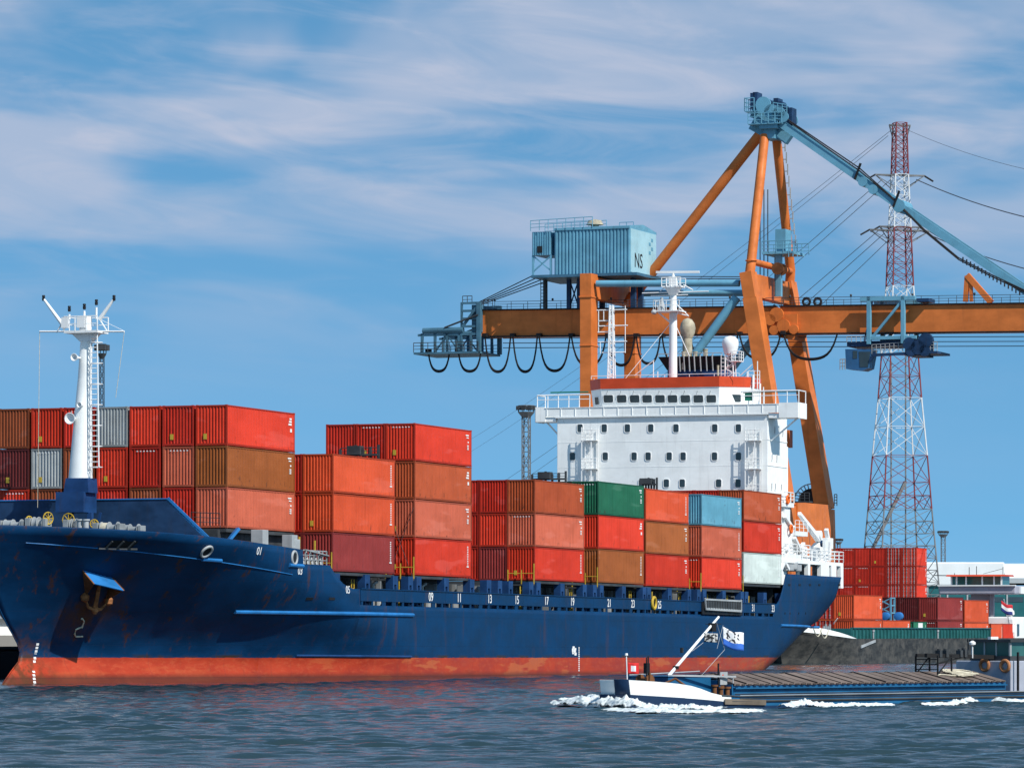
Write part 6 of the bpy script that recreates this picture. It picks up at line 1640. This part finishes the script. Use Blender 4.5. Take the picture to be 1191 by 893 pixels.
M_tri = b.done(b.mix(b.rng(o_.outputs[1], .655, .675, smooth=False), b.mix(b.rng(o_.outputs[1], .325, .345, smooth=False), (.02, .03, .18), (.8, .8, .8)), (.5, .02, .03)), .8)
fp0 = RF.y(1168.5, 712, -4.6)
fl = flag('flag', M_tri, RF.M @ Matrix.Translation((fp0.x - 2, -4.65, RF.y(1168, 710, -4.6).z)) @ Matrix.Rotation(math.radians(-70), 4, 'Z'), 1.5, 1.35, .9, .1, 'red white and blue flag flying at the stern of the container barge'); uvflag(fl)
# cargo of the barge
BB = dict(b1=519.0, b2=530.6, b3=554.0, b4=566.2, b5=578.8)
def bxx(Y): 
    p = N * -144.6; s = (Y + 144.6 * N.y * -1 * -1) if False else None
    return (Y - (-144.6) * N.y) / U.y - 485
G2 = 'containers in the hold of the barge'
def bcont(proto, Y, r, z, col, label, dx=0): container(proto, RF.M @ Matrix.Translation((bxx(Y) + dx, -4.9 + CW / 2 + r * 2.5, z)), col, label, G2)
zb0, zb1 = 2.05, 4.97
for r in range(2):
    for t in range(2): bcont('forty_doors' if r else 'forty', BB['b1'], r, (zb0, zb1)[t], 'bright_orange' if r == 0 else 'red', f"{'bright orange' if r == 0 else 'deep red'} container in the foremost bay of the barge, {('lower', 'upper')[t]}, {('waterside', 'second row')[r]}")
bcont('forty', BB['b2'], 0, zb0, 'bright_orange', 'bright orange container, alone in the second bay of the barge')
bcont('twenty', 543.4, 0, zb0 - .15, 'green', 'green container with a white emblem low in the hold of the barge')
for r in range(4):
    for t in range(2): bcont('forty', BB['b3'], r, (zb0, zb1)[t], 'maroon' if r < 1 else 'dark_maroon', f"{'maroon' if r < 1 else 'dark maroon'} container in the middle bay of the barge, {('lower', 'upper')[t]}, {('waterside row', 'second row', 'third row', 'fourth row')[r]}")
for r in range(2):
    for t in range(2): bcont('forty', BB['b4'], r, (zb0 - .2, zb1 - .25)[t], 'bright_orange' if r == 0 else 'maroon', f"{'bright orange' if r == 0 else 'maroon'} container just ahead of the barge's wheelhouse, {('lower', 'upper')[t]}, {('waterside', 'inner row')[r]}")
bcont('twenty', BB['b5'], 0, zb0 - .3, 'bright_orange', 'short bright orange container in the aftmost bay of the barge'); bcont('twenty', BB['b5'] + 5.8, 0, zb0 - .3, 'scarlet', 'short bright red container beside the white deckhouse of the barge')
bcont('forty', BB['b5'], 2, zb0 + .4, 'red', 'deep red container behind the low orange one in the aftmost bay')
mb = MB(); p0 = RF.y(1071, 727.5, -4.96); mb.box(p0.x - 1.0, p0.x + 1.0, -4.925, -4.91, p0.z - .5, p0.z + .35)
o = mb.build('emblem', M_marks, None); o.name = 'white_panel'; o.matrix_world = RF.M; tag(o, 'white panel stuck on the green container in the barge', 'panel')
# yard machinery standing between the bays
mach = empty('lashing_rack', RF.M @ Matrix.Translation((bxx(543), -1.5, 4.95)), 'pale blue steel rack standing between the barge containers', 'rack')
mb = MB()
for y in (-.9, .9):
    for x in (-.8, .8): mb.bar((x, y, 0), (x, y, 2.8), .2)
    for z in (.9, 1.8, 2.7): mb.bar((-.8, y, z), (.8, y, z), .15)
for k in range(3): mb.bar((-.8, -.9, k * .9), (-.8, .9, k * .9 + .9), .12); mb.bar((-.8, .9, k * .9), (-.8, -.9, k * .9 + .9), .12)
mb.build('frame', M_sky, mach)
M_drum = paint('drum_blue', (.03, .16, .42), .4, .15, 0, .1)
for i, (p_, lab) in enumerate(((1029, 'blue drum lying beside the steel rack on the barge'), (1044, 'blue drum lying against the dark maroon containers on the barge'))):
    c = RF.x(p_, 719, bxx(541)); mb = MB(); mb.lathe([(.3, 0), (.5, .06), (.5, .95), (.3, 1.0)], (bxx(541), c.y, 5.44), 18, 'x'); o = mb.build('drum', M_drum, None, smooth=True); o.matrix_world = RF.M; tag(o, lab, 'drum', 'blue drums on the barge')

# ------------------------------------------------------------------ blue motor barge passing in front
D = Vector((.695, .719, 0)).normalized()
PF = frame_at(Vector((121.5 * 207 / FPX, 207, 0)), D)
mbg = empty('motor_barge', PF.M, 'low blue motor barge with planked hatch covers passing in front', 'barge')
def P2(px, py, y=-2.5): return PF.y(px, py, y)
def sb(x): return ip(x, [(0, .92), (1.8, 1.66), (3.4, 2.2), (4.9, 2.5)]) * (1 if x < 35 else math.sqrt(max(.05, 1 - ((x - 35) / 3.6) ** 2)))
M_bblue = paint('barge_blue', (0.012, 0.10, 0.22), .4, .2, .2, .3); M_bnavy = paint('barge_navy', (0.01, 0.03, 0.075), .45, .2, .1, .2)
xsb = [0.0, .02, .2, .45, .8, 1.2, 1.7, 2.3, 2.9, 3.4, 4, 4.6, 5.2, 5.8, 6.5] + list(np.linspace(8, 34, 14)) + [35.5, 36.8, 37.8, 38.4]
def deckz(x): return ip(x, [(0, 1.30), (1.5, 1.20), (2.6, 1.08), (3.2, .96), (3.8, .72), (4.6, .56), (5.8, .50), (32, .50), (35, .65), (38.4, .9)])
def lowz(x): return ip(x, [(0, .62), (3, .42), (4.7, .28), (5.8, .04), (38, .04)])
def hullstrip(name, mat, zf0, zf1, o_=0.0, x0_=0, x1_=39):
    mb = MB(); X_ = [x for x in xsb if x0_ <= x <= x1_]
    lo = [(x, -sb(x) - o_, zf0(x)) for x in X_]; hi = [(x - .12 * max(0, 1 - x / 3) * 1, -sb(x) - o_, zf1(x)) for x in X_]
    mb.grid([lo, hi]); mb.grid([[(x, -y, z) for x, y, z in hi], [(x, -y, z) for x, y, z in lo]])
    mb.grid([[lo[0], (lo[0][0], -lo[0][1], lo[0][2])], [hi[0], (hi[0][0], -hi[0][1], hi[0][2])]]) if X_[0] == 0 else None
    o = mb.build(name, mat, mbg); s = o.modifiers.new('plate', 'SOLIDIFY'); s.thickness = .04; return o
hullstrip('hull', M_bnavy, lambda x: -.8, lambda x: lowz(x) + .01, 0, 0, 39)
hullstrip('topside', M_bblue, lambda x: lowz(x), deckz, -.0, 5.1, 39)
hullstrip('bow_plating', M_white, lowz, deckz, .005, 0.0, 5.2)
mb = MB(); X_ = [-.06, -.05]; lo = [(x, -.955, .30) for x in X_]; hi = [(x - .14, -.955, 1.33) for x in X_]
lo = [lo[0], (lo[0][0], -.05, lo[0][2])]; hi = [hi[0], (hi[0][0], -.05, hi[0][2])]
mb.grid([lo, hi]); o = mb.build('stem_band', M_bnavy, mbg, smooth=True); s = o.modifiers.new('plate', 'SOLIDIFY'); s.thickness = .04
mb = MB(); mb.grid([[(x, -sb(x) + .02, deckz(x) - (.35 if x < 4.4 else .02)) for x in xsb], [(x, sb(x) - .02, deckz(x) - (.35 if x < 4.4 else .02)) for x in xsb]]); mb.build('deck', M_bnavy, mbg)
mb = MB()
for s in (-1, 1): mb.tube([(x, s * (sb(x) + .03), deckz(x)) for x in xsb if x > 4.5], .035, 6); mb.tube([(x, s * (sb(x) + .02), .27) for x in xsb if x > 5], .06, 6)
for s in (-1, 1): mb.tube([(6, s * 2.03, .60), (26.6, s * 2.03, .60)], .022, 5); mb.tube([(x, s * (sb(x) + .02), .40) for x in xsb if x > 5.5], .02, 5)
mb.build('rubbing_bar', M_dark, mbg, smooth=True)
mb = MB(); mb.tube([(x, -sb(x) - .02, .535) for x in xsb if x > 5.2], .028, 6); mb.build('gunwale_line', M_grey, mbg)
mb = MB(); 
for s in (-1, 1): mb.bar((4.7, s * 2.54, .27), (7.6, s * 2.56, .20), .05, .26)
mb.build('timber_fender', paint('worn_timber', (.16, .13, .10), .85, .3, 0, .4), mbg)
mb = MB(); X0h, X1h = 5.9, 26.6
for s in (-1, 1): mb.box(X0h, X1h, s * 1.98 - .04, s * 1.98 + .04, .32, 1.06); mb.box(X0h, X1h, s * 2.06 - .12, s * 2.06 + .12, .84, .90)
mb.box(X0h - .08, X0h, -2, 2, .32, 1.06); mb.box(X1h, X1h + .08, -2, 2, .32, 1.06)
mb.build('hold_coaming', M_bblue, mbg)
M_hatch = paint('hatch_boards', (0.165, 0.125, 0.105), .8, .3, .1, .4, 1.4)
mb = MB(); md = MB(); n = 24
for i in range(n):
    x0_ = X0h + (X1h - X0h) * i / n; x1_ = X0h + (X1h - X0h) * (i + 1) / n - .03; zo = .012 * (i % 2) + .01 * ((i * 5) % 3)
    for s in (-1, 1):
        vs = [(x0_, s * 2.08, 1.06 + zo), (x1_, s * 2.08, 1.06 + zo), (x1_, 0.02 * s, 1.52 + zo), (x0_, .02 * s, 1.52 + zo)]; vs += [(a, b_, c - .06) for a, b_, c in vs]
        mb.add(vs, [(0, 1, 2, 3), (4, 7, 6, 5), (0, 4, 5, 1), (1, 5, 6, 2), (2, 6, 7, 3), (3, 7, 4, 0)])
        md.bar((x0_ - .015, s * 2.1, 1.075 + zo), (x0_ - .015, .02 * s, 1.535 + zo), .035, .03)
        md.box(x0_ + .1, x0_ + .34, s * 2.1 - .02, s * 2.1 + .02, 1.0, 1.07); md.box(x0_ + .52, x0_ + .74, s * 2.1 - .02, s * 2.1 + .02, 1.0, 1.07)
mb.build('hatch_cover', M_hatch, mbg); md.build('hatch_batten', paint('dark_batten', (.05, .04, .035), .8, .3, .1, .3), mbg)
mb = MB(); mb.bar((1.9, 0, 1.50), (X1h, 0, 1.56), .16, .05) if False else None
mb = MB(); mb.box(2.3, 5.3, -1.15, 1.4, .5, 1.42); mb.box(2.25, 5.35, -1.2, 1.45, 1.421, 1.47); mb.box(5.3, 5.7, -1.6, 1.6, .3, 1.25)
mb.build('fore_cabin', M_bblue, mbg, bevel=.03)
mb = MB()
for x, y, h in ((4.7, -1.9, 1.05), (5.1, -1.95, .95), (5.5, -2.0, .95), (5.6, -1.5, 1.0)): mb.lathe([(.11, .3), (.11, h - .1), (.17, h - .08), (.17, h)], (x, y, 0), 10)
mb.build('bollard', M_rust, mbg, smooth=True)
mb = MB(); mb.lathe([(.12, 0), (.3, .02), (.3, .1), (.12, .12), (.12, .6), (.3, .62), (.3, .7), (.12, .72)], (1.7, -.6, 1.25), 12, 'y'); mb.box(1.5, 1.9, -.5, .1, .8, 1.3); mb.bar((1.4, -.8, .9), (1.4, -.8, 1.65), .08); mb.tube([(1.9, -1.2, 1.1), (2.4, -1.5, 1.35), (3.0, -1.6, 1.0)], .06, 6)
mb.build('anchor_windlass', M_rust, mbg)
mb = MB(); c0, c1 = P2(768, 797, -.2), P2(836, 717, -.2); mb.tube([(c0.x, -.2, c0.z), (c1.x, -.2, c1.z)], .085, 8, r2=.055)
mast2 = mb.build('lowered_mast', M_white, mbg, smooth=True)
mb = MB(); c = P2(829, 728, -.2); mb.box(c.x - .15, c.x + .15, -.3, -.05, c.z - .25, c.z + .15); c2 = P2(793, 759, -.2); mb.lathe([(.08, 0), (.08, .25)], (c2.x, -.2, c2.z), 8); c3 = P2(786, 776, -.2); mb.box(c3.x - .1, c3.x + .1, -.3, -.1, c3.z - .08, c3.z + .08)
mb.bar((P2(818, 725, -.2).x, -.2, P2(0, 725, -.2).z) if False else (c.x - .5, -.2, c.z + .1), (c.x + .6, -.2, c.z + .1), .03); mb.build('mast_lantern', M_black, mast2)
mb = MB()
for p0_, p1_ in (((833, 722), (843, 755)), ((843, 755), (816, 785)), ((818, 747), (805, 757)), ((841, 727), (834, 754)), ((829, 728), (828, 748))): a_, b_ = P2(*p0_, -.25), P2(*p1_, -.25); mb.tube([a_, b_], .012, 4)
mb.build('halyard', M_lgrey, mast2)
mb = MB(); a_, b_ = P2(729.6, 789, 0), P2(728.5, 763, 0); mb.tube([(a_.x, 0, a_.z - .3), (b_.x, 0, b_.z)], .03, 6); mb.lathe([(.02, 0), (.08, .05), (.06, .15)], (b_.x, 0, b_.z), 8); mb.build('bow_staff', M_whiteclean, mbg)
mb = MB(); c = P2(752, 772, -.5)
for dx, h in ((0, .75), (.12, .9)): mb.tube([(c.x + dx, -.5, .95), (c.x + dx, -.5, c.z + h * .4)], .035, 6)
mb.box(c.x - .1, c.x + .12, -.6, -.4, c.z - .45, c.z + .05); mb.build('bow_light', M_black, mbg)
mb = MB(); c = P2(835.5, 790, -1.6); mb.bar((c.x, -1.6, .3), (c.x, -1.6, P2(0, 771, -1.6).z if False else PF.y(836, 771, -1.6).z), .06); c = PF.y(841, 788, -1.6); mb.bar((c.x, -1.6, .9), (c.x, -1.6, c.z), .05); mb.build('sign_post', M_black, mbg)
mb = MB(); c0, c1 = PF.y(837, 796, -1.62), PF.y(845.5, 781, -1.62); mb.box(c0.x, c1.x, -1.66, -1.62, c0.z, c1.z); sg = mb.build('sign_board', M_lgrey, mbg)
mb = MB(); c = PF.y(841, 785.5, -1.67); mb.box(c.x - .06, c.x + .06, -1.668, -1.662, c.z - .05, c.z + .06); mb.build('sign_mark', M_redband, sg)
mb = MB(); mb.rail([(5.9, -2.0, 1.1), (5.9, 2.0, 1.1)], .25, 1, 1, .03); mb.bar((2.3, -1.1, 1.5), (6.2, -1.9, 1.42), .08); mb.tube([(2.3, 1.3, 1.5), (5.8, 0, 1.66)], .03, 5); mb.build('grab_rail', M_lgrey, mbg)
# after end: derrick trestle, deckhouse, wheelhouse
xt_ = PF.y(1083, 778, 0).x
mb = MB()
for y in (-.9, .5): mb.bar((xt_ - .6, y, 1.4), (xt_ - .6, y, 2.35), .07); mb.bar((xt_ + .5, y, 1.4), (xt_ + .5, y, 2.35), .07); mb.bar((xt_ - .6, y, 1.4), (xt_ + .5, y, 2.3), .05)
for z in (1.65, 1.9, 2.15): mb.bar((xt_ - .6, -.9, z), (xt_ - .6, .5, z), .05)
mb.bar((xt_ - .8, -.3, 2.35), (30, -.3, 2.2), .16, .20); mb.bar((xt_ - .8, .3, 2.35), (30, .3, 2.2), .12, .16); mb.bar((xt_, -.3, 1.9), (xt_ + 2.4, -.3, 2.3), .07)
xq_ = PF.y(1184, 790, -1.9).x; mb.bar((xq_, -1.9, .4), (xq_, -1.9, 2.5), .09)
mb.build('derrick', M_rubber, mbg)
mb = MB()
for p_, q_ in ((1092, 757), (1099.5, 757), (1116, 757), (1121, 756)): c = PF.y(p_, q_, -.3); mb.cut(); mb.box(c.x - .1, c.x + .1, -.45, -.15, 2.25, c.z + .05); mb.lathe([(.08, 0), (.1, .12)], (c.x, -.3, c.z), 8)
mb.cut(); c = PF.y(1126, 750, -.2); mb.bar((c.x, -.2, 2.2), (c.x, -.2, c.z + .35), .05); mb.build('search_lamp', M_dark, mbg)
mb = MB(); c = PF.y(1131, 748, -.4); mb.lathe([(.05, -.12), (.16, -.05), (.17, .05), (.05, .14)], (c.x, -.4, c.z), 12); mb.bar((c.x, -.4, 2.2), (c.x, -.4, c.z - .1), .05); c = PF.y(1155, 742, -.4); mb.box(c.x - .3, c.x + .3, -.5, -.3, c.z - .05, c.z + .08); mb.build('radar_dome', M_whiteclean, mbg, smooth=True)
xd_ = 27.6
mb = MB(); mb.box(xd_, 35, -1.62, 1.9, .3, 2.06); dh2 = mb.build('deckhouse', paint('pale_lilac_grey', (.36, .38, .44), .5, .1, .05, .15), mbg, bevel=.05)
mb = MB(); mb.box(xd_ + .3, 31.5, -1.35, 1.25, 2.063, 2.3); mb.box(xd_ + .2, 31.7, -1.45, 1.35, 3.0, 3.14); wh3 = mb.build('wheelhouse', M_dark, mbg)
mb = MB(); mb.box(xd_ + .4, 31.4, -1.25, 1.15, 2.3, 3.0); mb.build('window', glassy('green_glass'), wh3)
mb = MB()
for y in (-1.25, -.4, .35, 1.15): mb.cut(); mb.box(xd_ + .35, xd_ + .4, y - .04, y + .04, 2.3, 3.0)
for x in (xd_ + .4, 29.2, 31.3): mb.cut(); mb.box(x, x + .08, -1.3, -1.25, 2.3, 3.0)
mb.build('window_post', M_lgrey, wh3)
for i, (p_, q_, lab) in enumerate(((1145, 773, 'worn orange life ring on the grey deckhouse front, beside the rope heap'), (1177, 774, 'worn orange life ring next to the black post by the wheelhouse'))):
    c = PF.x(p_, q_, xd_ - .07)
    M3 = Matrix.Rotation(math.radians(90), 3, 'Z')
    c.y = max(-1.3, min(1.4, c.y))
    mb = MB(); mb.ring(c, .27, .085, M3, 20, 8); o = mb.build('life_ring', paint('worn_life_ring', (.42, .17, .07), .7, .25, .2, .4, 3), None, smooth=True); o.matrix_world = PF.M; tag(o, lab, 'life ring', "life rings on the motor barge's deckhouse")
mb = MB(); rr = random.Random(3)
for k in range(7):
    pts = []
    for i in range(26): t = i / 25; pts.append((24.3 + 2.0 * math.sin(t * 9 + k) * (.4 + .1 * k) * .5 + rr.uniform(-.1, .1), -.9 + .8 * math.cos(t * 7 + k * 1.3) * .6, 0)); 
    pts = [(x, y, 1.60 - .23 * abs(y) + .03 + .03 * k * .6) for x, y, z in pts]; mb.tube(pts, .035, 5)
pts = [(22.4 + i * .25, -1.1 + .15 * math.sin(i), 0) for i in range(9)]; mb.tube([(x, y, 1.60 - .23 * abs(y) + .02) for x, y, z in pts], .035, 5)
o = mb.build('rope_heap', M_rope, None, smooth=True); o.matrix_world = PF.M; tag(o, 'pale rope heaped on the hatch covers ahead of the wheelhouse', 'rope')
# flags of the motor barge
b = NB('red_flag_cloth'); o_ = b.n('ShaderNodeSeparateXYZ'); b.l(b.tc.outputs['UV'], o_.inputs[0])
bx_ = b.math('MULTIPLY', b.math('MULTIPLY', b.rng(o_.outputs[0], .26, .28), b.rng(o_.outputs[0], .72, .74, 1, 0)), b.math('MULTIPLY', b.rng(o_.outputs[1], .24, .26), b.rng(o_.outputs[1], .74, .76, 1, 0)))
M_rf = b.done(b.mix(bx_, (.62, .015, .015), (.8, .8, .8)), .8)
a_ = PF.y(730.5, 783, 0); fl = flag('flag', M_rf, PF.M @ Matrix.Translation((a_.x, 0, a_.z)) @ Matrix.Rotation(math.radians(-44), 4, 'Z'), .50, .52, .05, .04, "red flag with a white square on the motor barge's bow staff"); uvflag(fl)
b = NB('blue_white_flag_cloth'); o_ = b.n('ShaderNodeSeparateXYZ'); b.l(b.tc.outputs['UV'], o_.inputs[0])
nn = b.noise(b.mapping((5, 3.5, 1), src=b.tc.outputs['UV']), 1.3, 2, .5, .4)
blk = b.math('MULTIPLY', b.rng(nn, .52, .56), b.math('MULTIPLY', b.rng(o_.outputs[0], .05, .1), b.rng(o_.outputs[0], .75, .9, 1, 0)))
M_bf = b.done(b.mix(b.rng(o_.outputs[1], .36, .38), (.03, .14, .55), b.mix(blk, (.78, .78, .78), (.03, .03, .04))), .8)
a_ = PF.y(841, 741, -.25); fl = flag('flag', M_bf, PF.M @ Matrix.Translation((a_.x, -.25, a_.z - .35)) @ Matrix.Rotation(math.radians(-40), 4, 'Z') , 1.0, .86, .42, .07, 'large white and blue flag streaming from the lowered mast'); uvflag(fl)
b = NB('black_pennant_cloth'); nn = b.noise(b.mapping((7, 7, 7)), 1.0, 3, .6); M_bp = b.done(b.mix(b.rng(nn, .5, .56), (.02, .02, .022), (.5, .5, .48)), .8)
a_ = PF.y(819, 746, -.25); fl = flag('flag', M_bp, PF.M @ Matrix.Translation((a_.x, -.25, a_.z)) @ Matrix.Rotation(math.radians(-40), 4, 'Z'), .66, .42, .05, .06, 'small black and grey pennant hanging below the lowered mast', 'pennant'); uvflag(fl)

# ------------------------------------------------------------------ bow wave and wake foam
b = NB('water_foam'); n1 = b.noise(b.mapping((1.2, 1.2, 1.2)), 2.2, 8, .7, .4)
uvs = b.n('ShaderNodeSeparateXYZ'); b.l(b.tc.outputs['UV'], uvs.inputs[0])
edge = b.math('MULTIPLY', b.rng(uvs.outputs[1], 0, .35), b.rng(uvs.outputs[1], .65, 1.0, 1, 0)); ends = b.math('MULTIPLY', b.rng(uvs.outputs[0], 0, .12), b.rng(uvs.outputs[0], .8, 1.0, 1, 0))
n7 = b.noise(b.mapping((1.0, 2.0, 3.0)), 6.0, 6, .7, .6)
al = b.rng(b.math('ADD', b.math('ADD', b.math('MULTIPLY', n1, .55), b.math('MULTIPLY', n7, .5)), b.math('MULTIPLY', b.math('SUBTRACT', b.math('MULTIPLY', edge, ends), .66), .70)), .41, .55)
b.l(al, b.b.inputs['Alpha']); b.bump(n1, .3, .06)
M_foam = b.done(b.mix(b.rng(n1, .35, .6), (.42, .48, .47), (.82, .85, .84)), .7)
def wp(px, py): Y = HC * FPX / (py - HZ); return Vector(((px - 595.5) * Y / FPX, Y, 0))
FV = []; FF = []; FU = []
def ridge(pts, nu=160, nv_=22, seed=0):
    """pts: (px, py, height, half width) along the crest"""
    base = len(FV); P_ = [(wp(p[0], p[1]), p[2], p[3]) for p in pts]
    for i in range(nu + 1):
        t = i / nu * (len(P_) - 1); k = min(int(t), len(P_) - 2); f = t - k
        c = P_[k][0].lerp(P_[k + 1][0], f); h = P_[k][1] * (1 - f) + P_[k + 1][1] * f; wd = P_[k][2] * (1 - f) + P_[k + 1][2] * f
        d_ = (P_[k + 1][0] - P_[k][0]).normalized(); nr_ = Vector((-d_.y, d_.x, 0))
        for j in range(nv_ + 1):
            s = 2 * j / nv_ - 1; p = c + nr_ * (s * wd)
            nz = noise.noise(Vector((p.x * .7, p.y * .5, seed))) * .55 + noise.noise(Vector((p.x * 2.6, p.y * 1.6, seed + 4))) * .35 + noise.noise(Vector((p.x * 6.5, p.y * 4, seed))) * .35 + noise.noise(Vector((p.x * 17, p.y * 9, seed + 7))) * .28
            p.z = .8 * h * (1 - s * s) ** 0.9 * (1 + 1.3 * nz) - .08 + .20 * (1 - abs(s)) + .03 * nz; FV.append(p); FU.append((i / nu, j / nv_))
    for i in range(nu):
        for j in range(nv_): a0_ = base + i * (nv_ + 1) + j; FF.append((a0_, a0_ + 1, a0_ + nv_ + 2, a0_ + nv_ + 1))
ridge([(630, 819, .05, .5), (662, 820, .24, .8), (695, 822, .36, .9), (724, 824.6, .36, .8), (755, 825.2, .32, .8), (795, 825.5, .20, .7), (835, 825.5, .12, .6), (872, 825.5, .08, .4)], 220, 24, 1)
ridge([(640, 816, .05, .6), (690, 816, .22, .8), (715, 819, .3, .7), (735, 823, .2, .5)], 100, 18, 8)
ridge([(700, 826, .08, 1.0), (760, 829, .1, 1.0), (840, 829, .05, .8), (905, 827, .03, .5)], 160, 18, 3)
ridge([(902, 823.5, .08, .5), (930, 822, .24, .7), (955, 822, .16, .6), (1010, 821.5, .05, .4), (1060, 821, .05, .4)], 150, 18, 5)
ridge([(1060, 820.5, .04, .4), (1100, 820, .06, .5), (1140, 816, .20, .5), (1175, 817, .10, .5), (1230, 817, .1, .5)], 120, 18, 6)
me = bpy.data.meshes.new('bow_wave_foam'); me.from_pydata([tuple(p) for p in FV], [], FF); me.materials.append(M_foam)
uv = me.uv_layers.new(name='UVMap')
for lp in me.loops: uv.data[lp.index].uv = FU[lp.vertex_index]
me.polygons.foreach_set('use_smooth', [True] * len(me.polygons)); me.update()
o = bpy.data.objects.new('bow_wave_foam', me); COL.objects.link(o); tag(o, 'white foam of the bow wave along the motor barge', 'foam', kind='stuff')
